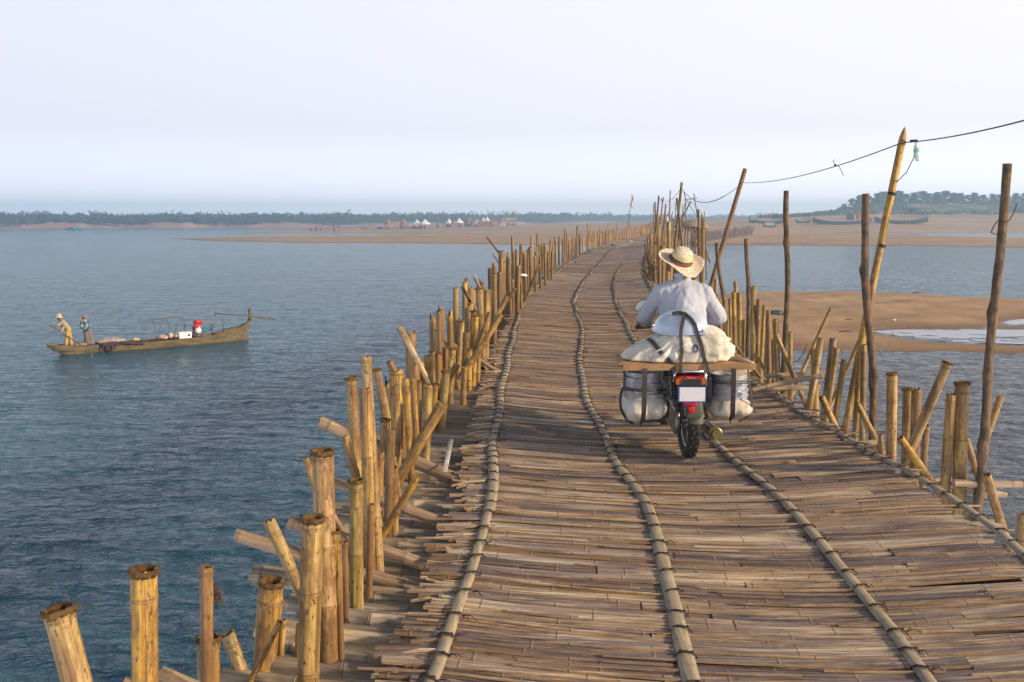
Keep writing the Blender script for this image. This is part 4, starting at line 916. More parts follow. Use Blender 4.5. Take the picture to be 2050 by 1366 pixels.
M_['basin'] = simple("enamel_basin", (0.58, 0.64, 0.72), 0.28, 0.35, var=0.06)
# ---------------------------------------------------------------- motorcycle (local: x right, y forward, z up, 0 = rear contact)
B = G(1378, 916, -0.055); BY = B.y
bike = empty("motorcycle", B, "dark red motorcycle seen from behind with a blank white plate, loaded with pots and sacks", "motorcycle")
def ring(mb, c, R0, r0, n=40, m=10, sx=1.0, mi=0):
    vs = [(c[0] + r0 * sx * math.sin(2 * math.pi * j / m), c[1] + (R0 + r0 * math.cos(2 * math.pi * j / m)) * math.cos(2 * math.pi * i / n), c[2] + (R0 + r0 * math.cos(2 * math.pi * j / m)) * math.sin(2 * math.pi * i / n)) for i in range(n) for j in range(m)]
    mb.add(vs, [(i * m + j, ((i + 1) % n) * m + j, ((i + 1) % n) * m + (j + 1) % m, i * m + (j + 1) % m) for i in range(n) for j in range(m)], mi)
def wheel(yc, nm):
    e = empty(nm, (0, yc, 0.29)); e.parent = bike
    mb = MB(); ring(mb, (0, 0, 0), 0.25, 0.042, 48, 14, 1.15)
    for i in range(44):
        a = 2 * math.pi * i / 44; R3 = Matrix.Rotation(a, 3, 'X')
        for sx in (-1, 1): mb.box(R3 @ Vector((sx * 0.019 + (0.006 if i % 2 else -0.006), 0.290, 0)), (0.020, 0.010, 0.022), 0, R3)
    mb.build("tyre", M_['tyre'], e)
    mb = MB(); ring(mb, (0, 0, 0), 0.205, 0.016, 36, 8, 1.6)
    mb.tube([(-0.06, 0, 0), (0.06, 0, 0)], 0.03, 12)
    for i in range(18):
        a = 2 * math.pi * i / 18; mb.tube([(0.03 * (-1) ** i, 0, 0), (0, 0.2 * math.cos(a + .2), 0.2 * math.sin(a + .2))], 0.0022, 4, cap=False)
    sharp(mb.build("rim", M_['steel'], e))
    return e
wheel(0.03, "rear_wheel"); wheel(1.24, "front_wheel")
def bp(mb, nm, mat, sh=True, par=None):
    o = mb.build(nm, mat, par or bike)
    if sh: sharp(o)
    return o
def rbox(mb, c, sz, mi=0, bev=0.012, rot=None):
    """box with rounded silhouette: superellipse lathe around y"""
    n = 20; hx, hy, hz_ = sz[0] / 2, sz[1] / 2, sz[2] / 2; vs = []
    def sec(y, k): return [(math.copysign(abs(math.cos(a)) ** 0.4, math.cos(a)) * hx * k, y, math.copysign(abs(math.sin(a)) ** 0.4, math.sin(a)) * hz_ * k) for a in [2 * math.pi * i / n for i in range(n)]]
    for y, k in ((-hy, 0.86), (-hy + bev, 0.97), (-hy + 2 * bev, 1), (hy - 2 * bev, 1), (hy - bev, 0.97), (hy, 0.86)): vs += sec(y, k)
    c = Vector(c); vs = [c + (rot @ Vector(p) if rot is not None else Vector(p)) for p in vs]
    fs = [(i * n + k, i * n + (k + 1) % n, (i + 1) * n + (k + 1) % n, (i + 1) * n + k) for i in range(5) for k in range(n)] + [tuple(range(n))[::-1], tuple(5 * n + k for k in range(n))]
    mb.add(vs, fs, mi)
mb = MB()   # frame
mb.tube([(0, 1.02, 0.86), (0, 0.80, 0.62), (0, 0.62, 0.30), (0, 0.30, 0.28)], 0.02, 10); mb.tube([(0, 1.0, 0.80), (0, 0.7, 0.72), (0.0, 0.35, 0.66)], 0.02, 10)
for s in (-1, 1):
    mb.tube([(s * .09, 0.35, 0.66), (s * .10, 0.0, 0.68), (s * .09, -0.26, 0.70)], 0.013, 8); mb.tube([(s * 0.07, 0.03, 0.29), (s * 0.07, 0.42, 0.31)], 0.016, 8)
    mb.tube([(s * .09, 0.35, 0.66), (s * 0.08, 0.42, 0.31)], 0.013, 8)
bp(mb, "frame", M_['black'])
for s in (-1, 1):
    mb = MB(); mb.tube([(s * 0.105, 0.03, 0.31), (s * 0.11, 0.03 + .03, 0.48)], 0.017, 10); mb.tube([(s * .11, .06, .46), (s * .115, .10, .64)], 0.026, 12, mi=1)
    for k in range(9): ring(mb, (s * .112, .07 + .003 * k, .475 + k * .018), 0.0, 0.0) if False else mb.lathe([(0.027, 0), (0.034, 0.004), (0.027, 0.008)], (s * (.1105 + .0005 * k), .062 + .004 * k, .475 + k * .018), 14, 0)
    o = mb.build("shock_absorber", [M_['chrome'], M_['black']], bike); sharp(o)
mb = MB(); rbox(mb, (0, 0.62, 0.40), (0.26, 0.30, 0.26)); mb.tube([(0, 0.72, 0.45), (0, 0.80, 0.62)], 0.075, 16)
for k in range(7): mb.lathe([(0.095, 0), (0.095, 0.006)], (0, 0.72 + k * .012, 0.46 + k * 0.022), 18)
mb.box((-0.17, 0.60, 0.33), (0.10, 0.2, 0.16)); mb.tube([(-0.14, 0.44, 0.20), (-0.24, 0.44, 0.20)], 0.012, 8); mb.box((-0.27, 0.44, 0.20), (0.09, 0.05, 0.025)); mb.box((0.27, 0.44, 0.22), (0.09, 0.05, 0.025)); mb.tube([(0.14, 0.44, 0.22), (0.24, 0.44, 0.22)], 0.012, 8)
bp(mb, "engine", M_['engine'])
mb = MB()   # chain cover, silver on the left of the wheel
for yy, zz, R0 in ((0.03, 0.30, 0.105), (0.10, 0.31, 0.10)): rbox(mb, (-0.105, yy, zz), (0.045, R0 * 2, R0 * 1.9), bev=0.03)
mb.tube([(-0.105, 0.0, 0.40), (-0.105, 0.42, 0.40)], 0.016, 8); mb.tube([(-0.105, 0.0, 0.20), (-0.105, 0.42, 0.22)], 0.014, 8)
bp(mb, "chain_cover", M_['steel'], False)
mb = MB(); mb.tube([(0.10, 0.72, 0.30), (0.14, 0.5, 0.20), (0.16, 0.25, 0.20)], [0.02, 0.022, 0.04], 12)
prof = [(0.001, -0.03), (0.03, -0.03), (0.032, 0.0), (0.045, -0.004), (0.052, 0.0), (0.052, 0.03), (0.048, 0.1), (0.046, 0.36), (0.03, 0.40)]
mb.lathe(prof, (0.165, -0.20, 0.235), 24, 1, Vector((0, 1, -0.05)).to_track_quat('Z', 'Y').to_matrix()); mb.tube([(0.165, -.235, .236), (0.165, -.20, .236)], 0.010, 10, mi=1)
o = mb.build("muffler", [M_['engine'], M_['brass']], bike); sharp(o)
mb = MB()   # rear fender: curved guard over the wheel
n_ = 14; vs = []
for i in range(n_):
    a = math.radians(178 - i * 9); R0 = 0.335
    for k, (x, d_) in enumerate(((-.056, -.045), (-.053, -.012), (-.03, .004), (0, .008), (.03, .004), (.053, -.012), (.056, -.045))):
        vs.append((x, 0.03 + (R0 + d_) * math.cos(a), 0.29 + 0.03 + (R0 + d_) * math.sin(a)))
mb.add(vs, [(i * 7 + k, (i + 1) * 7 + k, (i + 1) * 7 + k + 1, i * 7 + k + 1) for i in range(n_ - 1) for k in range(6)])
f0 = W(1382, 805, BY - .31) - B; f1 = W(1382, 839, BY - .31) - B; rbox(mb, ((f0.x + 0) / 2 + .005, -.31, (f0.z + f1.z) / 2), (.115, .014, f0.z - f1.z), bev=.002)
bp(mb, "rear_fender", M_['fender'], False)
def wl(px, py, dy): p = W(px, py, BY + dy); return p - B
# tail lamp, plate
c0 = wl(1382, 762, -0.30)
mb = MB(); rbox(mb, c0 + Vector((0, 0.06, 0)), (0.225, 0.14, 0.078)); o = bp(mb, "tail_light", M_['lens'])
mb = MB()
for s in (-1, 1): rbox(mb, c0 + Vector((s * 0.083, -0.006, -0.008)), (0.056, 0.02, 0.05), bev=0.004)
mb.box(c0 + Vector((0, -0.0125, 0.001)), (0.004, 0.004, 0.004)); o2 = mb.build("turn_signal", M_['orange'], o); sharp(o2)
mb = MB(); ml_ = c0 + Vector((0, -0.0135, 0.008))
n_ = 20
vs = []
for k in range(n_):
    a = 2 * math.pi * k / n_; vs += [(ml_.x + .044 * math.cos(a), ml_.y, ml_.z + .018 * math.sin(a)), (ml_.x + .036 * math.cos(a), ml_.y, ml_.z + .012 * math.sin(a))]
mb.add(vs, [(2 * k, 2 * ((k + 1) % n_), 2 * ((k + 1) % n_) + 1, 2 * k + 1) for k in range(n_)])
mb.tube([ml_ + Vector(q) for q in ((-.03, -.001, .026), (-.012, -.001, .008), (-.018, -.001, .0), (.004, -.001, -.004), (.016, -.001, -.024))], 0.003, 5); mb.tube([ml_ + Vector(q) for q in ((-.016, -.001, .014), (.006, -.001, .004), (0, -.001, -.006), (.02, -.001, -.012))], 0.0025, 5)
mb.build("emblem", simple("emblem_pink", (0.62, 0.14, 0.15), 0.4), o)
p0, p1 = wl(1358, 775, -0.345), wl(1412, 805, -0.34); pc = (p0 + p1) / 2
mb = MB(); mb.box(pc, (p1.x - p0.x, 0.006, p0.z - p1.z)); o = bp(mb, "number_plate", M_['blue'])
mb = MB(); mb.box(pc + Vector((0.003, -0.004, 0.002)), ((p1.x - p0.x) * 0.93, 0.003, (p0.z - p1.z) * 0.92)); sharp(mb.build("plate_face", M_['plate'], o))
mb = MB(); mb.box(pc + Vector((0, 0.03, 0.03)), (0.15, 0.02, 0.16)); bp(mb, "plate_bracket", M_['black'])
mb = MB(); q = wl(1382, 809, -0.33); rbox(mb, q, (0.105, 0.02, 0.036), bev=0.003); bp(mb, "reflector", simple("reflector_pink", (0.42, 0.015, 0.05), 0.3))
mb = MB(); q = wl(1384, 821, -0.33); rbox(mb, q, (0.046, 0.016, 0.046), bev=0.002); bp(mb, "reflector", M_['redbright'])
# chrome rack bar over the tail lamp
mb = MB(); a_, b_ = wl(1350, 744, -0.32), wl(1416, 744, -0.32)
mb.tube([a_ + Vector((0, .5, .02)), a_ + Vector((0, .06, 0)), a_ + Vector((.015, 0, 0)), b_ + Vector((-.015, 0, 0)), b_ + Vector((0, .06, 0)), b_ + Vector((0, .5, .02))], 0.013, 10)
mb.tube([a_ + Vector((0.01, .02, 0)), a_ + Vector((.0, .04, -.09))], 0.008, 8); mb.tube([b_ + Vector((-0.01, .02, 0)), b_ + Vector((0, .04, -.12))], 0.012, 8)
bp(mb, "luggage_rack", M_['chrome'], False)
mb = MB(); rbox(mb, (0, 0.05, 0.60), (0.20, 0.5, 0.16)); rbox(mb, (0.0, -0.16, 0.60), (0.24, 0.20, 0.20)); bp(mb, "tail_body", M_['black'])
mb = MB(); rbox(mb, (0, 0.38, 0.765), (0.25, 0.66, 0.09), bev=0.03); bp(mb, "seat", M_['black'], False)
mb = MB(); mb.ball((0, 0.86, 0.80), (0.14, 0.22, 0.13), 20); bp(mb, "fuel_tank", M_['red'], False)
mb = MB()
for s in (-1, 1): mb.tube([(s * .09, 1.24, .29), (s * .09, 1.12, .62), (s * .09, 1.02, .92)], [0.022, 0.024, 0.02], 10)
mb.box((0, 1.03, 0.86), (0.24, 0.06, 0.03)); bp(mb, "front_fork", M_['steel'])
vs = []; mb = MB()
for i in range(12):
    a = math.radians(200 - i * 14)
    for x, d_ in ((-.055, -.03), (-.04, .0), (0, .01), (.04, .0), (.055, -.03)): vs.append((x, 1.24 + (.335 + d_) * math.cos(a), .31 + (.335 + d_) * math.sin(a)))
mb.add(vs, [(i * 5 + k, (i + 1) * 5 + k, (i + 1) * 5 + k + 1, i * 5 + k + 1) for i in range(11) for k in range(4)]); bp(mb, "front_fender", M_['red'], False)
mb = MB(); mb.ball((0, 1.17, 0.90), (0.095, 0.10, 0.095), 18); bp(mb, "headlight", M_['black'], False)
LH, RH = wl(1276, 655, 1.02), wl(1400, 655, 1.02)
LH = Vector((-0.44, 0.88, 0.925)); RH = Vector((0.40, 0.88, 0.925))
lh = wl(1277, 655, 0.88); LH = Vector((lh.x, .88, lh.z)); RH = Vector((-LH.x - 0.06, .88, LH.z))
mb = MB(); mb.tube([LH, LH + Vector((.16, .05, .01)), (-.07, 1.02, LH.z + .03), (.07, 1.02, LH.z + .03), RH + Vector((-.16, .05, .01)), RH], 0.012, 10)
mb.tube([LH - Vector((.02, 0, 0)), LH + Vector((.11, .02, .005))], 0.018, 12, 1); mb.tube([RH + Vector((.02, 0, 0)), RH + Vector((-.11, .02, .005))], 0.018, 12, 1)
o = mb.build("handlebar", [M_['chrome'], M_['black']], bike)
for s, hnd in ((-1, LH), (1, RH)):
    mc = wl(1284, 612, 1.02) if s < 0 else Vector((0.33, 1.02, wl(1284, 612, 1.02).z))
    mb = MB(); mb.tube([hnd + Vector((-s * .14, .04, 0.01)), hnd + Vector((-s * .06, .06, .10)), mc], 0.006, 8)
    Mm = Matrix.Rotation(math.radians(-38 * -s), 3, 'Y'); mb.lathe([(0.001, 0.012), (.9, 0.010), (1.0, 0.0), (.94, -0.006)], mc, 24, 0, Mm @ Matrix.Rotation(math.radians(-90), 3, 'X') @ Matrix.Diagonal((0.068, 0.043, 1)))
    mb.lathe([(0.001, -0.004), (.92, -0.004)], mc + Vector((0, -0.0135, 0)), 24, 1, Mm @ Matrix.Rotation(math.radians(-90), 3, 'X') @ Matrix.Diagonal((0.068, 0.043, 1)))
    mb.build("mirror", [M_['black'], simple("mirror_glass", (0.62, 0.70, 0.76), 0.3, 0.6, var=0.02)], bike)
# ---------------------------------------------------------------- rider
def RP(px, py, dy): return W(px, py, BY + dy)
hipz = B.z + 0.83
HY = 0.50
pel = Vector((RP(1368, 640, HY).x, BY + HY, hipz + 0.02)); sh_c = RP(1367, 572, HY + 0.10); nk = RP(1366, 552, HY + 0.11); hd = RP(1363, 523, HY + 0.12)
sL, sR = RP(1322, 577, HY + .10), RP(1412, 580, HY + .10); eL, eR = RP(1291, 634, HY + .17), RP(1440, 636, HY + .17)
hL = B + LH + Vector((0.035, -0.01, 0.02)); hR = B + RH + Vector((-0.04, -0.01, 0.02))
wL, wR = hL + Vector((0.03, -0.08, 0.02)), hR + Vector((0.02, -0.08, 0.02))
def hand(c, s, scale=1.0, ax=Vector((1, 0, 0))):
    """closed hand gripping a bar along x at c; s=-1 left"""
    pr = [('e', c + Vector((0, -0.012, 0.022)), (0.042, 0.036, 0.018))]
    for k in range(4):
        x = s * (-0.033 + k * 0.022); L_ = (0.9, 1.0, 0.95, 0.8)[k]; r = 0.0098
        a = c + Vector((x, 0.012, 0.028)); b = c + Vector((x, 0.036 * L_, 0.012)); d = c + Vector((x, 0.033 * L_, -0.016)); e = c + Vector((x, 0.010, -0.026))
        pr += [('c', a, r, b, r), ('c', b, r, d, r * .95), ('c', d, r * .95, e, r * .85)]
    pr += [('c', c + Vector((-s * .032, -.02, .012)), .013, c + Vector((-s * .046, .0, -.012)), .011), ('c', c + Vector((-s * .046, .0, -.012)), .011, c + Vector((-s * .030, .016, -.024)), .009)]
    return pr
body = [('c', pel + Vector((-.07, 0, 0)), .12, pel + Vector((.07, 0, 0)), .12), ('c', pel, .11, pel.lerp(sh_c, .55), .10), ('c', pel.lerp(sh_c, .6) + Vector((-.05, 0, 0)), .09, sh_c + Vector((-.05, 0, -.10)), .085), ('c', pel.lerp(sh_c, .6) + Vector((.05, 0, 0)), .09, sh_c + Vector((.05, 0, -.10)), .085),
        ('c', sL + Vector((.03, 0, -.03)), .045, sR + Vector((-.03, 0, -.03)), .045), ('c', sh_c, .06, nk, .052), ('c', nk, .05, hd + Vector((0, 0, -.03)), .055), ('e', hd, (.075, .095, .105)), ('e', hd + Vector((0, .055, -.06)), (.05, .05, .045)),
        ('e', hd + Vector((0, .10, -.02)), (.014, .02, .022)), ('e', hd + Vector((-.078, .0, -.015)), (.010, .018, .03)), ('e', hd + Vector((.078, .0, -.015)), (.010, .018, .03)), ('c', hd + Vector((-.022, .088, -.06)), .008, hd + Vector((.022, .088, -.06)), .008), ('e', hd + Vector((-.03, .088, .012)), (.016, .012, .01)), ('e', hd + Vector((.03, .088, .012)), (.016, .012, .01)),
        ('c', sL + Vector((0, 0, -.02)), .045, eL, .04), ('c', eL, .038, wL, .028), ('c', wL, .028, hL, .026), ('c', sR + Vector((0, 0, -.02)), .045, eR, .04), ('c', eR, .038, wR, .028), ('c', wR, .028, hR, .026)]
for s in (-1, 1):
    hp = pel + Vector((s * .10, 0.02, -.02)); kn = Vector((pel.x + s * .19, BY + HY + .42, B.z + .66)); an = Vector((pel.x + s * .20, BY + .46, B.z + .30)); toe = an + Vector((s * .01, .16, -.045))
    body += [('c', hp, .095, kn, .062), ('c', kn, .06, kn.lerp(an, .35), .058), ('c', kn.lerp(an, .35), .058, an, .037), ('c', an + Vector((0, -.04, -.03)), .036, toe, .030)]
body += hand(hL, -1) + hand(hR, 1)
rider = fuse("person", body, 0.0075, M_['skin'], None, 2)
tag(rider, "rider seen from behind in a pale shirt and wide straw hat, hands on the handlebar", "person")
# shirt: looser shell with folds
drop = Vector((0, 0, -0.03))
sh = [('c', pel + Vector((-.09, 0, .00)), .135, pel + Vector((.09, 0, .0)), .135), ('c', pel + Vector((-.06, 0, .05)), .14, sh_c + Vector((-.085, 0, -.10)), .115), ('c', pel + Vector((.06, 0, .05)), .14, sh_c + Vector((.085, 0, -.10)), .115), ('c', pel + Vector((0, -.03, .05)), .15, sh_c + Vector((0, -.03, -.12)), .145),
      ('c', sL + Vector((.0, 0, -.025)), .070, sh_c + Vector((0, 0, .012)), .066), ('c', sR + Vector((.0, 0, -.025)), .070, sh_c + Vector((0, 0, .012)), .066), ('c', sL + Vector((.03, 0, -.07)), .078, sR + Vector((-.03, 0, -.07)), .078), ('c', sh_c + Vector((0, 0, -.02)), .085, nk + Vector((0, 0, -.025)), .066), ('c', nk + Vector((0, 0.004, -.02)), .063, nk + Vector((0, 0.004, .004)), .060),
      ('c', sL + Vector((0,0,-.02)), .064, eL, .064), ('c', eL, .067, eL.lerp(wL, .92), .044), ('c', sR + Vector((0,0,-.02)), .064, eR, .068), ('c', eR, .070, eR.lerp(wR, .92), .046)]
def folds(p, n):
    a = mn.noise(Vector((p.x * 6 + 3, p.y * 5, p.z * 2.2))) * .008 + mn.noise(Vector((p.x * 19, p.y * 12, p.z * 4))) * .004
    # creases running from the armpits and round the waist
    for c_, s_ in ((sL, 1), (sR, -1)):
        d_ = p - (c_ + Vector((s_ * .05, 0, -.10))); r_ = d_.length; th = math.atan2(d_.z, d_.x * s_); a += .0 * math.sin(th * 7 + r_ * 5) * math.exp(-r_ * 6)
    ridge = 1 - abs(mn.noise(Vector((p.x * 5 + 9, p.y * 6, p.z * 11)))) * 2; a -= .013 * max(0, .5 - abs(mn.noise(Vector((p.x * 7 + p.z * 3.5, p.y * 4, p.z * 2.6 + 4)))) * 3.2) + .012 * max(0, .5 - abs(mn.noise(Vector((p.x * 11 - p.z * 5, p.y * 6, p.z * 3 + 14)))) * 3)
    return n * a
shirt = fuse("shirt", sh, 0.009, M_['shirt'], None, 9, folds); shirt.parent = rider
# shoulder yoke seam and collar
mb = MB(); mb.lathe([(.060, -.02), (.066, -.012), (.070, .012), (.064, .016), (.060, .010)], nk + Vector((0, .002, .0)), 24, 0, Matrix.Rotation(math.radians(-14), 3, 'X')); mb.build("collar", M_['shirt'], rider)
tr = []
for s in (-1, 1):
    hp = pel + Vector((s * .10, 0.02, -.02)); kn = Vector((pel.x + s * .19, BY + HY + .42, B.z + .66)); an = Vector((pel.x + s * .20, BY + .46, B.z + .30)); tr += [('c', hp, .112, kn, .078), ('c', kn, .078, an + Vector((0, 0, .04)), .062)]
tr += [('c', pel + Vector((-.08, 0, -.02)), .13, pel + Vector((.08, 0, -.02)), .13)]
trs = fuse("trousers", tr, 0.012, M_['trousers'], None, 4, lambda p, n: n * .008 * mn.noise(p * 14)); trs.parent = rider
mb = MB(); mb.ball(hd + Vector((0, -.012, -.002)), (.079, .090, .088), 18); mb.build("hair", simple("dark_hair", (0.012, 0.01, 0.009), 0.6), rider)
# straw hat tilted back and to one side
hc = RP(1362, 523, HY + .11); MH = (Matrix.Rotation(math.radians(16), 3, 'Y') @ Matrix.Rotation(math.radians(27), 3, 'X'))
hat = MB(); prof = []; n = 72
rings = [(0.001, .118), (.03, .117), (.055, .110), (.074, .095), (.084, .070), (.089, .040), (.092, .014), (.095, .003), (.106, -.002), (.130, -.004), (.155, -.002), (.178, .004), (.192, .009), (.194, .007), (.178, .0), (.155, -.006), (.130, -.008), (.100, -.008)]
vs = []
for r, z in rings:
    for k in range(n):
        a = 2 * math.pi * k / n; wv_ = (r / .19) ** 3; zz = z + wv_ * (.022 * math.sin(a * 2 + .6) + .010 * math.sin(a * 3 + 1)); rr = r * (1 + wv_ * .03 * math.sin(a * 4))
        vs.append(Vector((rr * math.cos(a) * 1.0, rr * math.sin(a) * 1.05, zz)))
hat.add(vs, [(i * n + k, (i + 1) * n + k, (i + 1) * n + (k + 1) % n, i * n + (k + 1) % n) for i in range(len(rings) - 1) for k in range(n)])
ho = hat.build("straw_hat", M_['straw'], rider); ho.matrix_local = Matrix.Translation(hc) @ MH.to_4x4()
mb = MB(); mb.lathe([(.0895, .042), (.0912, .042), (.0935, .024), (.093, .022)], (0, 0, 0), 48, 0, Matrix.Diagonal((1, 1.05, 1))); mb.lathe([(.0925, .024), (.0955, .023), (.0985, .006), (.096, .004)], (0, 0, 0), 48, 1, Matrix.Diagonal((1, 1.05, 1)))
for k in range(44):
    a = 2 * math.pi * k / 44; mb.ball((.098 * math.cos(a), .103 * math.sin(a), .012), (.005, .005, .007), 6, 1 if k % 2 else 0)
mb.build("hat_band", [M_['band'], M_['bandred']], ho)
mb = MB(); mb.lathe([(.0905, .044), (.0865, .066), (.079, .088), (.078, .0875), (.0855, .064), (.0893, .044)], (0, 0, 0), 48, 0, Matrix.Diagonal((1.012, 1.062, 1))); mb.build("plain_crown_band", M_['strawplain'], ho)
# ---------------------------------------------------------------- carrier and load
mb = MB(); a_, b_ = RP(1247, 736, -.30), RP(1513, 734, -.30); mb.box((a_ + b_) / 2 + Vector((0, 0, 0)), ((b_ - a_).length, .035, .044), 0, Matrix.Rotation(-math.atan2((b_ - a_).z, (b_ - a_).x), 3, 'Y'))
zt = (a_.z + b_.z) / 2 + .012; xc = (a_.x + b_.x) / 2
for k, yy in enumerate((-.255, -.17, -.085, .0, .085, .17)): mb.box((xc - .01 + .012 * (k % 2), BY + yy, zt), ((b_.x - a_.x) * (1.0 if k % 3 else 1.03), .075, .018))
for sx in (-.32, 0.0, .34): mb.box((xc + sx, BY - .04, zt - .024), (.045, .5, .028))
carrier = mb.build("wooden_carrier", M_['wood'], center=True, smooth=False); tag(carrier, "long rough wooden board carrier lying crosswise over the motorcycle's tail", "carrier")
mb = MB(); mb.tube([RP(1470, 716, -.12), RP(1492, 724, -.2), RP(1508, 728, -.26)], [.02, .018, .014], 12); tag(mb.build("rolled_mat", simple("mat_roll", (0.42, 0.33, 0.22), 0.8), center=True), "short rolled bundle tucked at the carrier's sandbar end", "roll")
top_z = zt + .012
def SX(px, dy=0): return RP(px, 700, dy).x
c1 = Vector((SX(1362, -.05), BY + .0, top_z)); 
xs = lambda px: SX(px, -.1)
NA, NZ = 128, 30; HS = W(1362, 652, BY - .05).z - top_z; x0s, x1s = xs(1252), xs(1466); cxs = xs(1366); vs = []
for j_ in range(NZ + 1):
    t_ = j_ / NZ
    for i_ in range(NA):
        a_ = 2 * math.pi * i_ / NA; ca, sa = math.cos(a_), math.sin(a_)
        right = max(ca, 0); left = max(-ca, 0)
        # flank profile: full on the sandbar side, drawn out to a low corner on the river side
        pr_ = math.sqrt(max(0, 1 - (t_ * .86) ** 2.3)); pl = (1 - t_ * .78) ** 1.25 * (1 + .10 * math.sin(math.pi * min(1, t_ * 1.1)))
        rx = (x1s - cxs) * pr_ if ca > 0 else (cxs - x0s) * pl; ry = .26 * math.sqrt(max(0, 1 - (t_ * .84) ** 2.2))
        if ca <= 0: ry *= 1 - .0 * left
        fx = abs(ca) ** (0.85 if ca > 0 else 1.0); fy = abs(sa) ** 0.8
        if t_ > .93: k_ = 1 - ((t_ - .93) / .07) * .35
        else: k_ = 1
        th = a_ * 1.0; n1 = mn.noise(Vector((ca * 1.7, sa * 1.7, t_ * .8)))
        fold = -.10 * max(0, .5 - abs(mn.noise(Vector((ca * 3 + t_, sa * 3, t_ * 2.2 + 7)))) * 3.0) + (abs(math.sin(th * 6.0 + 2.6 * n1 + .6)) ** .6 - .6) * .15 * (1 - .3 * t_) + (abs(math.sin(th * 13 + 5 * n1)) - .5) * .05
        cr = (.5 - abs(mn.noise(Vector((ca * 5, sa * 5, t_ * 3.5))) * 1.7)) * .09
        k_ *= 1 + fold + cr; zz_ = top_z + .004 + HS * (t_ ** .9) + .012 * mn.noise(Vector((ca * 3, sa * 3, 5))) * t_
        if t_ < .06: k_ *= .97 + t_ * .5
        vs.append(Vector((cxs + math.copysign(fx, ca) * rx * k_, BY - .02 + math.copysign(fy, sa) * ry * k_, zz_)))
mb = MB(); mb.add(vs, [(j_ * NA + i_, j_ * NA + (i_ + 1) % NA, (j_ + 1) * NA + (i_ + 1) % NA, (j_ + 1) * NA + i_) for j_ in range(NZ) for i_ in range(NA)] + [tuple(range(NA))[::-1], tuple(NZ * NA + i_ for i_ in range(NA))])
sk = mb.build("sack_bundle", M_['sack']); tag(sk, "large creased cream sack bundle lying on the wooden carrier behind the rider", "sack")
bpy.context.view_layer.update()
# printed marks on the sack: a blue patch and a swirl
LOADS = [sk]
def on_sack(px, py, off=.004, only=None):
    """nearest point of the load's rear face at or just below a pixel"""
    for k in range(60):
        d = ray(px, py + k * .7).normalized(); best = None
        for o_ in (LOADS if only is None else [only]):
            hit = o_.ray_cast(cam.location - o_.location, d)
            if hit[0]:
                p = hit[1] + o_.location; q = (p - cam.location).length
                if best is None or q < best[0]: nn = hit[2] if hit[2].dot(d) < 0 else -hit[2]; best = (q, p + nn * off)
        if best: return best[1]
    return RP(px, py, -.25)
bpy.context.view_layer.update()
mb = MB(); G_ = [[on_sack(1372 + 8.8 * i, 661 + 4.5 * j - (2 if 1 < i < 4 else 0), .005, sk) for i in range(5)] for j in range(4)]
mb.add([p for r in G_ for p in r], [(j * 5 + i, j * 5 + i + 1, (j + 1) * 5 + i + 1, (j + 1) * 5 + i) for j in range(3) for i in range(4)]); mb.build("blue_print", M_['blue'], sk)
mb = MB(); pts = [on_sack(1392 + 5.2 * math.cos(a) * (1 - a / 30), 699 - 8 * math.sin(a) * (1 - a / 30), .004) for a in [i * .35 for i in range(26)]]; mb.tube(pts, .0035, 6, cap=False); mb.build("swirl_mark", simple("navy_print", (0.02, 0.06, 0.2), 0.5), sk)
# upturned enamel basin
bc = RP(1363, 657, -.03); RX = (RP(1420, 655, -.03).x - RP(1307, 655, -.03).x) / 2
Mb = Matrix.Rotation(math.radians(-3), 3, 'Y') @ Matrix.Rotation(math.radians(7), 3, 'X'); mb = MB()
mb.lathe([(.001, .130), (.06, .128), (.12, .115), (.165, .088), (.195, .052), (RX - .012, .016), (RX, .0), (RX + .004, -.006), (RX - .004, -.008), (RX - .02, .008), (.17, .07), (.001, .118)], bc, 48, 0, Mb)
bs_ = mb.build("enamel_basin", M_['basin'], center=True); LOADS.append(bs_); bpy.context.view_layer.update()
tag(bs_, "pale blue-grey metal basin lying upside down on top of the cream sack", "basin")
# rubber straps
def strap(pts, w0, lab, t0=.006, face=Vector((0, -1, .25))):
    mb = MB(); pts = [Vector(p) for p in pts]; m = len(pts); vs = []
    P2 = []
    for i in range(m - 1):
        for k in range(6):
            t = k / 6; p_1 = pts[max(i - 1, 0)]; p_2 = pts[i]; p_3 = pts[i + 1]; p_4 = pts[min(i + 2, m - 1)]
            P2.append(0.5 * ((2 * p_2) + (p_3 - p_1) * t + (2 * p_1 - 5 * p_2 + 4 * p_3 - p_4) * t * t + (3 * p_2 - p_1 - 3 * p_3 + p_4) * t ** 3))
    P2.append(pts[-1]); m = len(P2)
    for i, p in enumerate(P2):
        d = (P2[min(i + 1, m - 1)] - P2[max(i - 1, 0)]).normalized(); s_ = d.cross(face).normalized() * w0 / 2; f = s_.cross(d).normalized() * t0 / 2
        if f.dot(face) < 0: f = -f
        vs += [p - s_ + f, p + s_ + f, p + s_ - f, p - s_ - f]
    mb.add(vs, [(i * 4 + k, i * 4 + (k + 1) % 4, (i + 1) * 4 + (k + 1) % 4, (i + 1) * 4 + k) for i in range(m - 1) for k in range(4)] + [(0, 1, 2, 3), (m * 4 - 1, m * 4 - 2, m * 4 - 3, m * 4 - 4)])
    return tag(mb.build("rubber_strap", M_['rubber'], center=True, smooth=False), lab, "strap", "black rubber straps holding the load")
S_ = lambda px, py: on_sack(px, py, .015)
strap([S_(1298, 680), S_(1308, 688), S_(1326, 708), S_(1340, 722) + Vector((0, -.01, 0)), RP(1350, 741, -.335), RP(1356, 746, -.34)], .030, "black rubber strap slanting down across the sack from the basin's river-side edge")
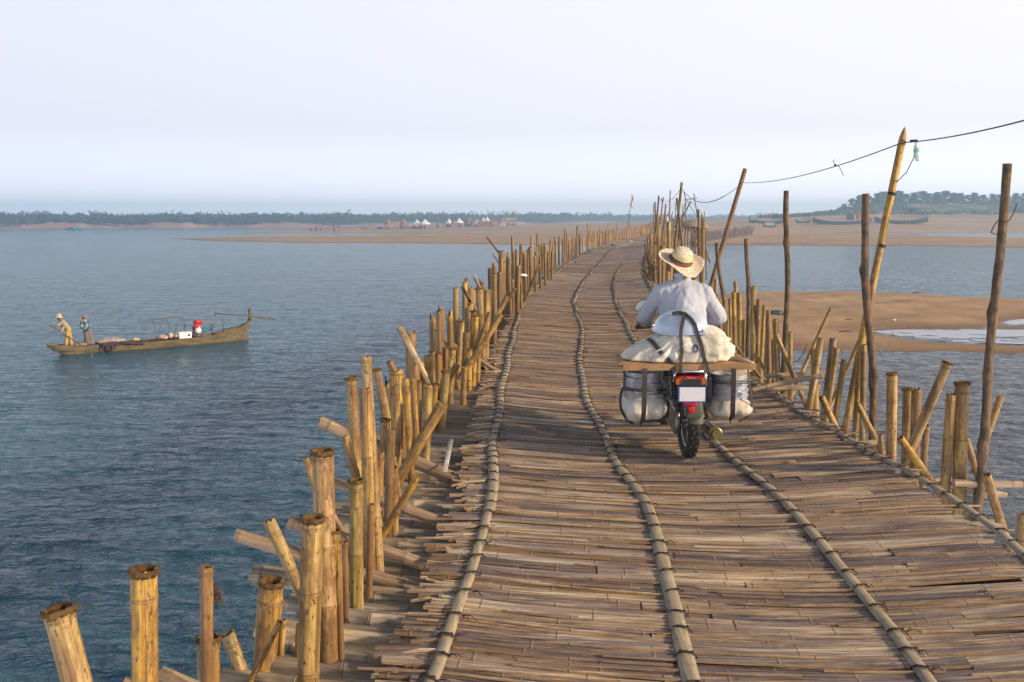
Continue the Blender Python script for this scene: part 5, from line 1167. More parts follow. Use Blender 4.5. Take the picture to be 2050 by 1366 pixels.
strap([S_(1373, 630), S_(1369, 636), S_(1366, 648), S_(1364, 658), S_(1363, 672), S_(1363, 690), S_(1362, 715), RP(1362, 729, -.33), RP(1362, 747, -.335)], .026, "black rubber strap hanging almost straight down the middle of the sack")
strap([S_(1346, 632), S_(1362, 630), S_(1378, 638), S_(1388, 650), S_(1392, 658), S_(1396, 674), S_(1402, 690), S_(1410, 715), RP(1414, 730, -.33), RP(1418, 746, -.335)], .028, "black rubber strap arching over the basin and down past the swirl mark")
# pots hanging under the carrier
def side_load(s, x0, x1, ytop, ymid, ybot, word):
    A0 = RP(x0, ymid, -.10); A1 = RP(x1, ymid, -.10); cx = (A0.x + A1.x) / 2; R0 = (A1.x - A0.x) / 2; cy = BY - .06
    ztp = RP(x0, ytop, -.2).z; zm = RP(x0, ymid, -.2).z; zb = RP(x0, ybot, -.2).z
    n = 5; hh = (ztp - zm) / n
    for i in range(n):
        k = i / (n - 1); r = R0 * (0.93 - .14 * (1 - k) * 0 - .16 * (i / n if s < 0 else i / n * .6)); z = zm + hh * i
        mb = MB(); mb.lathe([(r * .80, -.02), (r * .90, -.005), (r * .93, .0), (r * .95, hh * .80), (r * 1.0, hh * .86), (r * 1.0, hh * .93), (r * .96, hh * .97), (r * .90, hh * .9), (r * .88, 0.0)], (cx + (-.012 if s < 0 else .004) * (i % 2), cy, z), 40)
        if i in (1, 3):
            mb.tube([(cx + s * r * .95 - s * .02, cy - r * .25, z + hh * .5), (cx + s * r * .5, cy - r * .98, z + hh * .55), (cx + s * r * .42, cy - r * 1.0, z + hh * .1)], .0045, 6)
        o = mb.build("cooking_pot", M_['alu'], center=True); sharp(o, 30)
        tag(o, f"aluminium pot, {('lowest', 'second from bottom', 'middle', 'second from top', 'topmost')[i]} of the stack hanging on the {word} side", "pot", "stacked aluminium pots hanging under the carrier")
    H = zm - zb
    pr = [('e', Vector((cx, cy, zb + H * .62)), (R0 * .98, .20, H * .62)), ('e', Vector((cx - .05, cy - .03, zb + H * .5)), (R0 * .7, .19, H * .5)), ('e', Vector((cx + .07, cy - .02, zb + H * .55)), (R0 * .62, .19, H * .5))]
    sb = fuse("white_sack", pr, .010, M_['sack'], None, 3, lambda p, nn: nn * (.014 * mn.noise(p * 8) + .010 * (0.5 - abs(mn.noise(Vector((p.x * 18, p.y * 10, p.z * 9)))) * 1.5)))
    tag(sb, f"crumpled white sack cradling the bottom of the pots on the {word} side", "sack", "white sacks under the pots")
    px_mid = (x0 + x1) / 2 + (1 if s < 0 else 10)
    strap([RP(px_mid, 738, -.335), RP(px_mid, 760, -.335), RP(px_mid - 1, 800, -.33), RP(px_mid - 2, 830, -.31), RP(px_mid - 5, ybot - 2, -.25), RP(px_mid - 5, ybot + 2, -.1)], .036, f"broad black strap down the middle of the {word} side pots")
    xe = x0 + 3 if s < 0 else x1 - 3
    strap([RP(xe + (4 if s < 0 else -2), 740, -.24), RP(xe + (4 if s < 0 else 0), 770, -.24), RP(xe - (3 if s < 0 else -3), 790, -.22), RP(xe - (3 if s < 0 else -4), 815, -.2), RP(xe + (6 if s < 0 else -6), 836, -.18), RP(xe + (20 if s < 0 else -20), ybot + 1, -.1)], .020, f"narrow black strap curving round the outer edge of the {word} side pots", face=Vector((s * .6, -1, 0)))
    mb = MB()
    for yy in ((778, 781) if s < 0 else (762, 766)):
        mb.tube([RP(x0 + 2, yy, -.2), RP((x0 + x1) / 2, yy + 3, -.315), RP(x1 - 2, yy + 1, -.2)], .005, 6)
    tag(mb.build("tie_cord", M_['rubber'], center=True), f"thin dark cord tied round the {word} side pots", "cord")
side_load(-1, 1243, 1336, 748, 800, 848, "river")
side_load(1, 1414, 1503, 752, 805, 842, "sandbar")
mb = MB(); mb.ball(RP(1502, 822, -.1), (.022, .03, .028), 14); tag(mb.build("blue_cap", M_['blue'], center=True), "small blue plastic lump poking out of the sandbar side white sack", "cap")
mb = MB()
for k in range(7):
    q = RP(1462 + k * 5, 748 + (k % 3) * 5, -.16 + .02 * k); mb.box(q, (.10, .05, .006), 0, Matrix.Rotation(.5 - .25 * k, 3, 'Y') @ Matrix.Rotation(.3 * k, 3, 'X'))
tag(mb.build("folded_paper", simple("paper_bits", (0.62, 0.52, 0.36), 0.8), center=True, smooth=False), "crumpled pale wrapping stuffed between carrier and sandbar side pots", "wrapping")
# ---------------------------------------------------------------- fishing boat on the river
P0 = G(136, 711, WATER); P1 = G(478, 683, WATER); ax = (P1 - P0); LW = ax.length; ax.normalize(); ang = math.atan2(ax.y, ax.x)
boat = empty("fishing_boat", P0, "long weathered wooden fishing boat with bare hoop frames, rowed by two people", "boat", rotz=ang)
t = NT("boat_wood"); o_ = t.obj(); g = t.noise(t.mapv(o_, (1.5, 8, 10)), 1, 6, 0.7); c = t.ramp(g, [(0.3, (0.05, 0.038, 0.022)), (0.5, (0.13, 0.095, 0.045)), (0.7, (0.23, 0.17, 0.085))])
zz = t._sep(o_)[2]; mrr = t.n("MapRange"); t.l(t.math('ADD', zz, t.math('MULTIPLY', g, 0.12)), mrr.inputs[0]); mrr.inputs[1].default_value = 0.16; mrr.inputs[2].default_value = 0.10; c = t.mix(mrr.outputs[0], c, (0.06, 0.05, 0.02))
t.set(Base_Color=c, Roughness=0.75); t.bump(g, 0.4, 0.02); M_['boat'] = t.m
ns = 44; U0, U1 = -0.85, LW + 0.55; vs = []
def hull(u):
    t = (u - U0) / (U1 - U0); b = 0.62 * math.sin(math.pi * min(max(t * 0.94 + 0.03, 0), 1)) ** 0.55; top = 0.40 + 0.10 * (abs(t - .5) * 2) ** 2 + (0.42 * max(0, (t - .72) / .28) ** 1.6) + 0.06 * max(0, (.2 - t) / .2)
    bot = -0.18 + (0.62 * max(0, (.10 - t) / .10)) + (0.75 * max(0, (t - .90) / .10)) ; return t, b, top, bot
for i in range(ns):
    u = U0 + (U1 - U0) * i / (ns - 1); t_, b, top, bot = hull(u); b = max(b, .03)
    for y, z in ((-b, top), (-b * .93, top * .5 + bot * .5 + .02), (-b * .70, bot + .02), (0, bot), (b * .70, bot + .02), (b * .93, top * .5 + bot * .5 + .02), (b, top), (b - .045, top), (b * .86, top * .5 + bot * .5), (b * .60, bot + .1), (0, bot + .08), (-b * .60, bot + .1), (-b * .86, top * .5 + bot * .5), (-b + .045, top)): vs.append((u, y, z))
mb = MB(); n = 14; mb.add(vs, [(i * n + k, (i + 1) * n + k, (i + 1) * n + (k + 1) % n, i * n + (k + 1) % n) for i in range(ns - 1) for k in range(n)] + [tuple(range(n)), tuple((ns - 1) * n + k for k in range(n))[::-1]])
# raised bow and stern posts
tb_ = hull(U1)[2]
mb.tube([(U1 - .5, 0, tb_ - .35), (U1 - .05, 0, tb_ - .05), (U1 + .12, 0, tb_ + .25), (U1 + .10, 0, tb_ + .72)], [.09, .10, .09, .08], 8)
mb.box((U1 - .28, 0, -.05 + .1), (.5, .05, .5), 0, Matrix.Rotation(-.5, 3, 'Y'))
h_ = mb.build("hull", M_['boat'], boat); sharp(h_, 40)
for u in (0.2, 1.1, 2.0, 5.8, 7.2): _, b, top, _b = hull(u); mb = MB(); mb.box((u, 0, top - .10), (.22, b * 1.8, .03)); mb.build("thwart", M_['boat'], boat, smooth=False)
mb = MB(); mb.box((0.5, 0, 0.26), (2.2, .8, .02)); mb.build("bow_floor", M_['boat'], boat, smooth=False)
for j, u in enumerate((3.25, 3.95, 4.75)):
    _, b, top, _b = hull(u); mb = MB(); n_ = 18; mb.tube([(u + .95 * (1 - math.cos(math.pi * i / n_)) / 2 + .1 * math.sin(math.pi * i / n_), b * math.cos(math.pi * i / n_) * -1, top - .05 + 1.05 * math.sin(math.pi * i / n_)) for i in range(n_ + 1)], .014, 6); mb.build("hoop", M_['boat'], boat)
mb = MB(); mb.tube([(3.65, -.1, 1.40), (4.5, -.05, 1.43), (5.35, -.1, 1.44)], .016, 6); mb.tube([(3.9, .2, 1.36), (5.45, .2, 1.40)], .012, 6); mb.build("roof_pole", M_['boat'], boat)
# engine and shaft
eu = 5.75 + .35; et = hull(eu)[2]
eng = empty("engine", (0, 0, 0)); eng.parent = boat
mb = MB(); mb.box((eu, 0, et + .02), (.42, .34, .12)); mb.tube([(eu - .2, 0, et), (eu - .2, 0, et + .5)], .025, 8); mb.build("engine_mount", M_['engine'], eng)
mb = MB(); rbox(mb, (eu, 0, et + .36), (.34, .36, .50), bev=.04); mb.tube([(eu - .13, 0, et + .72), (eu + .26, 0, et + .72)], .105, 12); mb.build("engine_block", simple("engine_red", (0.55, 0.02, 0.02), 0.3), eng)
mb = MB(); mb.lathe([(.001, 0), (.15, 0), (.15, .06), (.001, .06)], (eu - .02, -.20, et + .30), 18, 0, Matrix.Rotation(math.pi / 2, 3, 'X')); mb.tube([(eu + .05, -.19, et + .5), (eu + .1, -.22, et + .2)], .04, 8); mb.build("flywheel", M_['plate'], eng)
mb = MB(); mb.tube([(eu + .15, 0, et + .22), (eu + 1.1, 0, et + .32), (eu + 2.1, .1, et + .36)], [.07, .035, .02], 8); mb.build("drive_shaft", simple("shaft_blue", (0.05, 0.30, 0.50), 0.4), eng)
mb = MB(); mb.tube([(LW - .9, -.2, 1.62 - .45), (LW - .9 + .05, -.2, .5)], .03, 8); mb.box((LW - 1.25, -.1, .95), (.45, .08, .05)); mb.box((LW - 1.42, -.1, .8), (.05, .08, .3)); mb.build("oar_stand", M_['boat'], boat)
def bw(u, v, z): c, s = math.cos(ang), math.sin(ang); return Vector((P0.x + u * c - v * s, P0.y + u * s + v * c, WATER + z))
def U_(px): # boat station under an image column
    best = min(((abs(PX(bw(u / 50, 0, .4))[0] - px)), u / 50) for u in range(-60, 560)); return best[1]
u1, u2 = U_(428), U_(545)
mb = MB(); mb.tube([bw(u1, -.35, 1.55), bw(u2 - .3, -.5, 1.16)], [.028, .034], 8); mb.tube([bw(u2 - 1.3, -.47, 1.27), bw(u2, -.52, 1.02)], [.05, .075], 8, flat=.3); mb.tube([bw(u1 - .05, -.35, 1.42), bw(u1 + .02, -.35, 1.66)], .028, 8)
tag(mb.build("oar", M_['boat'], center=True), "long steering oar with a cross handle lashed to the boat's raised stern", "oar")
mb = MB(); mb.box(bw(U_(383) - .35, -.02, .52), (.62, .34, .28), 0, Matrix.Rotation(ang, 3, 'Z')); mb.box(bw(U_(383) - .35, -.02, .67), (.66, .38, .03), 0, Matrix.Rotation(ang, 3, 'Z'))
o = mb.build("cool_box", simple("white_box", (0.75, 0.77, 0.80), 0.5), center=True, smooth=False); tag(o, "white cool box standing inside the boat beside the red engine", "box")
mb = MB(); mb.lathe([(.001, 0), (.055, 0), (.055, .01), (.001, .01)], bw(U_(383) - .18, -.205, .53), 14, 0, Matrix.Rotation(ang, 3, 'Z') @ Matrix.Rotation(math.pi / 2, 3, 'X')); q = mb.build("lid_handle", M_['black']); q.parent = o; q.matrix_parent_inverse = Matrix.Translation(o.location).inverted()
for nm, u, z, r, col, lab in (("cloth_bundle", 3.05, .46, (.17, .16, .12), (0.62, 0.40, 0.22), "small orange-brown bundle at the foot of the first hoop"), ("cloth_bundle", 4.35, .50, (.28, .2, .12), (0.60, 0.35, 0.28), "pinkish bundle lying between the boat's hoops"), ("cloth_bundle", 4.72, .56, (.16, .16, .15), (0.45, 0.42, 0.30), "pale grey bundle propped by the last hoop"), ("cloth_bundle", 4.58, .53, (.12, .12, .12), (0.08, 0.12, 0.09), "dark green bundle beside the last hoop"), ("cloth_bundle", 4.95, .52, (.17, .16, .09), (0.55, 0.20, 0.14), "reddish bundle next to the white cool box")):
    o = fuse(nm, [('e', bw(u, -.1, z), r), ('e', bw(u + .12, .05, z - .02), (r[0] * .7, r[1] * .8, r[2] * .8))], .03, simple(nm + "_c", col, 0.8, var=.4, scale=9), None, 2, lambda p, n_: n_ * .03 * mn.noise(p * 7)); tag(o, lab, "bundle")
# nets
def net(name, u, v, z, r, col, lab, seed, drape=False):
    pr = [('e', bw(u, v, z), r), ('e', bw(u + r[0] * .7, v, z - .02), (r[0] * .6, r[1] * .8, r[2] * .75)), ('e', bw(u - r[0] * .6, v, z - .03), (r[0] * .6, r[1] * .8, r[2] * .7))]
    if drape: pr += [('c', bw(u - .35 + k * .14, -.66, z + .02), .05, bw(u - .36 + k * .13, -.67, z - .36 + .05 * (k % 3) + .05 * abs(k - 2)), .04) for k in range(6)] + [('c', bw(u - .3, -.6, z + .03), .07, bw(u + 1.7, -.62, z + .03), .05), ('c', bw(u + .5, -.66, z), .05, bw(u + 1.5, -.65, z - .12), .045)]
    t = NT(name + str(seed)); o_ = t.obj(); f = t.noise(o_, 30, 5, .8); t.set(Base_Color=t.mix(f, tuple(x * .5 for x in col), tuple(min(1, x * 1.4) for x in col)), Roughness=.9); t.bump(f, 1, .03)
    o = fuse(name, pr, .03, t.m, None, 1, lambda p, n_: n_ * (.04 * mn.noise(p * 8) + .02 * mn.noise(p * 22))); tag(o, lab, "net"); return o
net("fishing_net", 1.95, .12, .50, (.55, .35, .16), (0.42, 0.36, 0.30), "pale heap of fishing net piled amidships behind the standing woman", 1)
net("fishing_net", 0.62, .1, .42, (.3, .25, .10), (0.36, 0.24, 0.15), "small brown net heap between the two people in the boat", 2)
net("dark_net", 1.75, -.42, .44, (.35, .16, .06), (0.055, 0.035, 0.035), "dark brown net draped over the boat's side down to the water", 3, True)
mb = MB()
for a, b in (((175, 700), (165, 722)), ((200, 702), (214, 724))): mb.tube([W(a[0], a[1] - 8, P0.y + .2), W(a[0] + 10, a[1] + 10, P0.y - .6), G(a[0] + 2 * (b[0] - a[0]) + 30, a[1] + 20, WATER)], .006, 4)
tag(mb.build("net_line", simple("net_line", (0.4, 0.38, 0.34), 0.7), center=True), "thin pale net lines running from the bow into the water", "line")
# people in the boat
def simple_person(F, dirx, parts, skin_pts, vox, lab):
    o = fuse("person", skin_pts, vox, M_['skin'], None, 2); tag(o, lab, "person")
    for nm, pr, m in parts: q = fuse(nm, pr, vox * 1.1, m, None, 3, lambda p, n_: n_ * .008 * mn.noise(p * 11)); q.parent = o
    return o
u0 = U_(136); f0 = bw(u0, 0, .36); a2 = Vector((math.cos(ang), math.sin(ang), 0)); b2 = Vector((-math.sin(ang), math.cos(ang), 0)); Z3 = Vector((0, 0, 1))
def L3(o, u, v, z): return o + a2 * u + b2 * v + Z3 * z
hip = L3(f0, .05, 0, .82); shd = L3(f0, -.20, 0, 1.23); hdp = L3(f0, -.31, 0, 1.40)
fl = L3(f0, -.10, -.12, .05); fr = L3(f0, .18, .12, .05)
h1 = L3(f0, -.62, -.18, 1.02); h2 = L3(f0, -.28, -.22, .74)
pts = [('c', hip, .12, hip.lerp(shd, .6), .12), ('c', hip.lerp(shd, .6), .12, shd, .12), ('c', shd + b2 * -.16, .06, shd + b2 * .16, .06), ('c', shd, .055, hdp, .05), ('e', hdp, (.085, .085, .11)), ('e', hdp + a2 * -.09, (.025, .02, .02)),
       ('c', L3(hip, 0, -.09, 0), .09, L3(fl, .04, 0, .42), .065), ('c', L3(fl, .04, 0, .42), .06, fl, .04), ('c', L3(hip, 0, .09, 0), .09, L3(fr, -.03, 0, .42), .065), ('c', L3(fr, -.03, 0, .42), .06, fr, .04), ('c', fl, .04, L3(fl, -.15, 0, -.02), .03), ('c', fr, .04, L3(fr, -.15, 0, -.02), .03),
       ('c', shd + b2 * -.17, .05, L3(shd, -.2, -.22, -.16), .04), ('c', L3(shd, -.2, -.22, -.16), .04, h1, .032), ('e', h1, (.04, .04, .05)), ('c', shd + b2 * .17, .05, L3(shd, .02, .0, -.30), .04), ('c', L3(shd, .02, -.05, -.30), .04, h2, .032), ('e', h2, (.04, .04, .05))]
for hh_ in (h1, h2):
    for k in range(4): pts.append(('c', hh_ + Z3 * (.03 - .02 * k), .011, L3(hh_, -.04, -.04, .03 - .02 * k), .010))
sh1 = [('c', hip + Z3 * .04, .14, hip.lerp(shd, .6), .145), ('c', hip.lerp(shd, .6), .145, shd + Z3 * -.02, .13), ('c', shd + b2 * -.16, .08, shd + b2 * .16, .08), ('c', shd + b2 * -.17, .075, L3(shd, -.2, -.22, -.16), .06), ('c', L3(shd, -.2, -.22, -.16), .06, shd.lerp(h1, .8) + Z3 * -.02, .05), ('c', shd + b2 * .17, .07, L3(shd, .02, 0, -.30), .055), ('c', L3(shd, .02, -.05, -.30), .055, h2 + Z3 * .06, .045)]
tr1 = [('c', L3(hip, 0, -.08, 0.02), .125, L3(fl, .04, 0, .42), .09), ('c', L3(fl, .04, 0, .42), .09, L3(fl, 0, 0, .06), .075), ('c', L3(hip, 0, .08, .02), .125, L3(fr, -.03, 0, .42), .09), ('c', L3(fr, -.03, 0, .42), .09, L3(fr, 0, 0, .06), .075)]
man = simple_person(f0, -1, [("shirt", sh1, cloth("khaki_shirt", (0.36, 0.30, 0.20))), ("trousers", tr1, cloth("ochre_trousers", (0.46, 0.31, 0.07)))], pts, .02, "stooping man in hat, khaki shirt and ochre trousers poling at the boat's bow")
mb = MB(); mb.lathe([(.001, .13), (.06, .13), (.10, .10), (.115, .02), (.18, -.03), (.185, -.035), (.11, .0), (.09, .09), (.001, .11)], hdp + Z3 * .06, 24, 0, Matrix.Rotation(.1, 3, 'Y')); mb.build("sun_hat", cloth("peach_hat", (0.62, 0.42, 0.26)), man)
pd = (h2 - h1).normalized(); mb = MB(); mb.tube([h1 - pd * .12, h1, h2, h2 + pd * 1.15], .022, 8); mb.tube([h2 + pd * .9, h2 + pd * 1.35], [.03, .075], 8, flat=.3)
tag(mb.build("paddle", simple("paddle_wood", (0.10, 0.05, 0.03), 0.6), center=True), "dark wooden paddle held slanting by the man at the bow", "paddle")
u0 = U_(178); f1 = bw(u0, .05, .34); hip = L3(f1, -.02, 0, .72); shd = L3(f1, -.10, 0, 1.16); hdp = L3(f1, -.13, -.03, 1.37)
h1, h2 = L3(f1, -.16, -.22, .86), L3(f1, -.05, -.24, .80)
pts = [('c', hip, .13, shd, .12), ('c', shd + b2 * -.13 + a2 * -.05, .06, shd + b2 * .13, .06), ('c', shd, .05, hdp, .05), ('e', hdp, (.08, .085, .10)), ('e', hdp + b2 * -.09, (.02, .025, .02)), ('c', hip + a2 * -.08, .09, L3(f1, -.06, 0, .05), .05), ('c', hip + a2 * .08, .09, L3(f1, .12, 0, .05), .05), ('c', L3(f1, -.06, 0, .05), .045, L3(f1, -.1, -.12, .03), .03), ('c', L3(f1, .12, 0, .05), .045, L3(f1, .1, -.12, .03), .03),
       ('c', shd + a2 * -.14, .05, L3(shd, -.20, -.12, -.26), .04), ('c', L3(shd, -.20, -.12, -.26), .04, h1, .03), ('e', h1, (.04, .04, .045)), ('c', shd + a2 * .14, .05, L3(shd, .18, -.12, -.26), .04), ('c', L3(shd, .18, -.12, -.26), .04, h2, .03), ('e', h2, (.04, .04, .045))]
for hh_ in (h1, h2):
    for k in range(4): pts.append(('c', hh_ + Z3 * (.03 - .02 * k), .011, L3(hh_, .0, -.05, .03 - .02 * k), .010))
sh1 = [('c', hip + Z3 * .1, .16, shd, .145), ('c', shd + a2 * -.14, .085, shd + a2 * .14, .085), ('c', shd + a2 * -.14, .08, L3(shd, -.20, -.12, -.26), .07), ('c', L3(shd, -.20, -.12, -.26), .07, h1, .05), ('c', shd + a2 * .14, .08, L3(shd, .18, -.12, -.26), .07), ('c', L3(shd, .18, -.12, -.26), .07, h2 + a2 * .03, .05)]
sk1 = [('c', hip + a2 * -.05, .14, L3(f1, -.05, 0, .14), .13), ('c', hip + a2 * .05, .14, L3(f1, .14, 0, .14), .14), ('e', L3(f1, .05, 0, .12), (.25, .2, .08))]
t = NT("patterned_jacket"); o_ = t.obj(); f = t.noise(o_, 7, 2); t.set(Base_Color=t.mix(t.ramp(f, [(.54, 0), (.58, 1)]), (0.01, 0.13, 0.25), (0.48, 0.36, 0.06)), Roughness=.8); t.l
wom = simple_person(f1, -1, [("jacket", sh1, t.m), ("skirt", sk1, cloth("grey_skirt", (0.17, 0.13, 0.13)))], pts, .02, "woman with pink headscarf, blue and yellow jacket and long grey skirt in the boat")
q = fuse("headscarf", [('e', hdp + Z3 * .03 + b2 * .015, (.10, .10, .10)), ('c', hdp + b2 * .05, .09, shd + b2 * .05 + Z3 * .03, .10)], .022, cloth("pink_scarf", (0.42, 0.12, 0.11)), None, 2); q.parent = wom
# ---------------------------------------------------------------- things of the far shore
def at(px, Y): x = (px - 1025) / 1900 * Y; return x, gz(x, Y)
def Yof(px, py, y0=150, y1=1000):
    """distance where the ground shows under pixel (px, py)"""
    Y = y0 * (y1 / y0) ** (np.arange(500) / 499); x = (px - 1025) / 1900 * Y; z = ground(x, Y) - CAMZ
    q = 683 - (Y * SP_ + z * CP) / (Y * CP - z * SP_) * FPX; k = np.nonzero(q <= py)[0]
    return float(Y[k[0]]) if len(k) else y1
thatch = simple("brown_thatch", (0.30, 0.13, 0.06), 0.95, var=.35, scale=1.2, bump=.5); tentw = simple("white_canvas", (0.80, 0.80, 0.82), 0.7, var=.06, scale=.5); teal = simple("teal_canvas", (0.05, 0.36, 0.34), 0.7, var=.15, scale=.5)
yel = simple("yellow_canvas", (0.62, 0.42, 0.10), 0.7, var=.1, scale=.5); crowdm = simple("stall_goods", (0.22, 0.15, 0.17), 0.9, var=.5, scale=.6)
def hut(px, py, wpx, hpx, kind, lab):
    Y = Yof(px, py); x, z = at(px, Y); k = Y / 1900; w_, h = wpx * k * 1.2, hpx * k * 1.25; e = empty({"cone": "thatched_hut", "tent": "tent", "flat": "awning", "long": "thatched_shed", "low": "stall", "house": "tarp_house"}[kind], (x, Y, z), lab, {"cone": "hut", "tent": "tent", "flat": "awning", "long": "shed", "low": "stall", "house": "shed"}[kind], "huts and tents along the far sandbank")
    rk = random.Random(int(px)); w2 = w_ / 2
    def rag(prof, mat, n, nm, sq=False):
        mb = MB(); vs = []
        for r, zz_ in prof:
            for q in range(n):
                a = 2 * math.pi * (q + .5) / n; j = rk.uniform(.9, 1.1) if not sq else 1; f = (1 / max(abs(math.cos(a)), abs(math.sin(a))) if sq else 1); vs.append((r * j * f * math.cos(a), r * j * f * math.sin(a), zz_ * (rk.uniform(.96, 1.04))))
        mb.add(vs, [(i * n + q, i * n + (q + 1) % n, (i + 1) * n + (q + 1) % n, (i + 1) * n + q) for i in range(len(prof) - 1) for q in range(n)] + [tuple((len(prof) - 1) * n + q for q in range(n))]); mb.build(nm, mat, e, smooth=not sq)
    def posts(hh, n=4):
        mb = MB()
        for sx in (-.8, .8):
            for sy in (-.6, .6): mb.tube([(sx * w2, sy * w2, -.3), (sx * w2, sy * w2, hh)], .09, 5)
        mb.build("post_frame", M_['wood'], e)
    def goods(hh, m=crowdm):
        mb = MB()
        for _ in range(7): s_ = rk.uniform(.12, .3) * w_; mb.ball((rk.uniform(-.75, .75) * w2, rk.uniform(-.6, .4) * w2, hh * rk.uniform(.1, .3)), (s_ * .6, s_ * .5, hh * rk.uniform(.3, .6)), 8)
        mb.build("goods", m, e)
    if kind == "cone": rag([(w2, h * .38), (w2 * .8, h * .48), (w2 * .45, h * .78), (w2 * .12, h * .98), (.05, h)], thatch, 12, "roof"); posts(h * .45); goods(h * .4, simple("hut_goods%d" % px, rk.choice([(0.35, 0.2, 0.2), (0.2, 0.2, 0.28), (0.5, 0.42, 0.4)]), .9, var=.5, scale=1))
    elif kind == "tent": rag([(w2, h * .45), (w2 * .97, h * .55), (w2 * .45, h * .75), (w2 * .08, h * .98), (.03, h)], tentw, 8, "roof", True); posts(h * .5); goods(h * .45)
    elif kind == "flat":
        mb = MB(); mb.box((0, 0, h * .86), (w_, w_ * .6, h * .10), 0, Matrix.Rotation(.08, 3, 'Y')); mb.box((0, -.3 * w_, h * .76), (w_, .06, h * .14)); mb.build("roof", teal if "teal" in lab else yel, e, smooth=False); posts(h * .85); goods(h * .4)
    elif kind in ("long", "house"):
        mb = MB(); hw, hd_ = w2, w_ * .22
        mb.add([(-hw, -hd_, h * .55), (hw, -hd_, h * .55), (hw, hd_, h * .55), (-hw, hd_, h * .55), (-hw * .9, 0, h), (hw * .9, 0, h)], [(0, 1, 5, 4), (2, 3, 4, 5), (1, 2, 5), (3, 0, 4)]); mb.build("roof", thatch if kind == "long" else simple("pink_tin", (0.36, 0.22, 0.20), .8, var=.2, scale=.5), e, smooth=False)
        mb = MB(); mb.box((0, 0, h * .27), (w_ * .94, hd_ * 1.8, h * .56)); mb.build("wall", thatch if kind == "long" else simple("faded_wall", (0.40, 0.27, 0.24), .9, var=.3, scale=.5), e, smooth=False)
        if kind == "house":
            mb = MB(); mb.box((w2 * .86, -.02 * w_, h * .5), (w_ * .28, hd_ * 2.1, h * .62), 0, Matrix.Rotation(.25, 3, 'Y')); mb.build("blue_tarp", simple("tarp_blue", (0.04, 0.34, 0.42), .6), e, smooth=False)
    else: goods(h * 1.3, simple("pile%d" % px, (0.25, 0.13, 0.13) if "red" in lab or "brown" in lab else (0.05, 0.18, 0.35) if "blue" in lab else (0.04, 0.25, 0.20), .9, var=.5, scale=1))
    return e
for a in ((628, 462, 12, 6, "low", "low dark red pile at the river end of the far shore stalls"), (642, 462, 15, 7, "low", "low pinkish brown stall heap just after the first dark pile"), (676, 462, 22, 9, "low", "low blue and red stall cluster standing apart near the river end"), (735, 460, 16, 7, "low", "low brown stall heap before the first conical hut"), (762, 459, 10, 5, "low", "small blue-black heap left of the first pointed thatched hut".replace("left of", "beside")),
          (779, 459, 17, 15, "cone", "first pointed thatched hut from the river end, standing alone"), (810, 458, 15, 15, "cone", "pointed thatched hut beside the teal awning"), (822, 457, 14, 11, "flat", "flat teal awning between the second thatched hut and white tents"), (836, 458, 16, 14, "tent", "white pointed tent next to the teal awning"), (852, 458, 18, 14, "tent", "broad white tent standing last in the first group"),
          (878, 456, 8, 5, "low", "small red stall heap in the gap between the two tent groups"), (890, 455, 7, 6, "flat", "tiny teal awning alone in the gap between the tent groups"), (900, 455, 13, 13, "tent", "white tent at the start of the second group"), (909, 455, 12, 12, "cone", "thatched hut squeezed between two white tents"), (920, 455, 15, 14, "tent", "white tent standing second in the second group"), (939, 454, 17, 14, "cone", "widest pointed thatched hut in the second group"), (948, 454, 8, 11, "cone", "narrow thatched hut leaning against the widest thatched one"),
          (956, 454, 10, 11, "tent", "small white tent just before the long thatched shed"), (968, 453, 10, 13, "tent", "white tent peak rising behind the long thatched shed"), (976, 453, 10, 14, "tent", "taller white tent peak behind the long shed's far end"), (972, 454, 28, 9, "long", "long low thatched shed in front of two white peaks"), (985, 454, 8, 13, "cone", "narrow thatched hut at the end of the long shed"), (1005, 452, 16, 13, "cone", "pointed thatched hut beside the yellow awning"), (1023, 451, 19, 12, "flat", "flat yellow awning, the last of the second group"),
          (1036, 450, 10, 5, "low", "small blue-black heap just past the yellow awning"), (1101, 448, 10, 7, "low", "small blue heap standing alone on the sand"), (1141, 447, 17, 7, "low", "small green stall heap alone between blue heap and tarp house"), (1212, 446, 36, 9, "house", "long faded pink shed with a bright blue tarp at one end"), (1245, 445, 20, 7, "low", "grey-brown stall heap beside the pole with ragged flags")):
    hut(*a)
# small people by the stalls
def tiny_person(px, py, hpx, col, lab):
    Y = Yof(px, py); x, z = at(px, Y); h = hpx * Y / 1900; mb = MB()
    for s in (-1, 1): mb.tube([(s * .06 * h, 0, 0), (s * .05 * h, 0, .48 * h)], [.035 * h, .055 * h], 6)
    mb.tube([(0, 0, .46 * h), (0, 0, .62 * h), (0, 0, .80 * h), (0, 0, .86 * h)], [.09 * h, .085 * h, .11 * h, .04 * h], 8); mb.ball((0, 0, .92 * h), (.06 * h, .06 * h, .08 * h), 8)
    for s in (-1, 1): mb.tube([(s * .11 * h, 0, .79 * h), (s * .15 * h, 0, .60 * h), (s * .14 * h, -.05 * h, .45 * h)], [.035 * h, .03 * h, .02 * h], 5)
    o = mb.build("person", simple("tiny_clothes%d" % px, col, .9), loc=(x, Y, z)); tag(o, lab, "person")
tiny_person(562, 464, 5, (0.05, 0.05, 0.08), "tiny dark figure standing at the tip of the far sandspit"); tiny_person(569, 463, 4, (0.06, 0.05, 0.07), "tiny dark figure just beside the one at the sandspit tip"); tiny_person(696, 461, 5, (0.1, 0.1, 0.14), "tiny figure standing past the blue and red stalls"); tiny_person(866, 456, 6, (0.5, 0.3, 0.3), "tiny reddish figure walking past the broad white tent"); tiny_person(1193, 446, 6, (0.3, 0.4, 0.5), "tiny bluish figure by the tarp house")
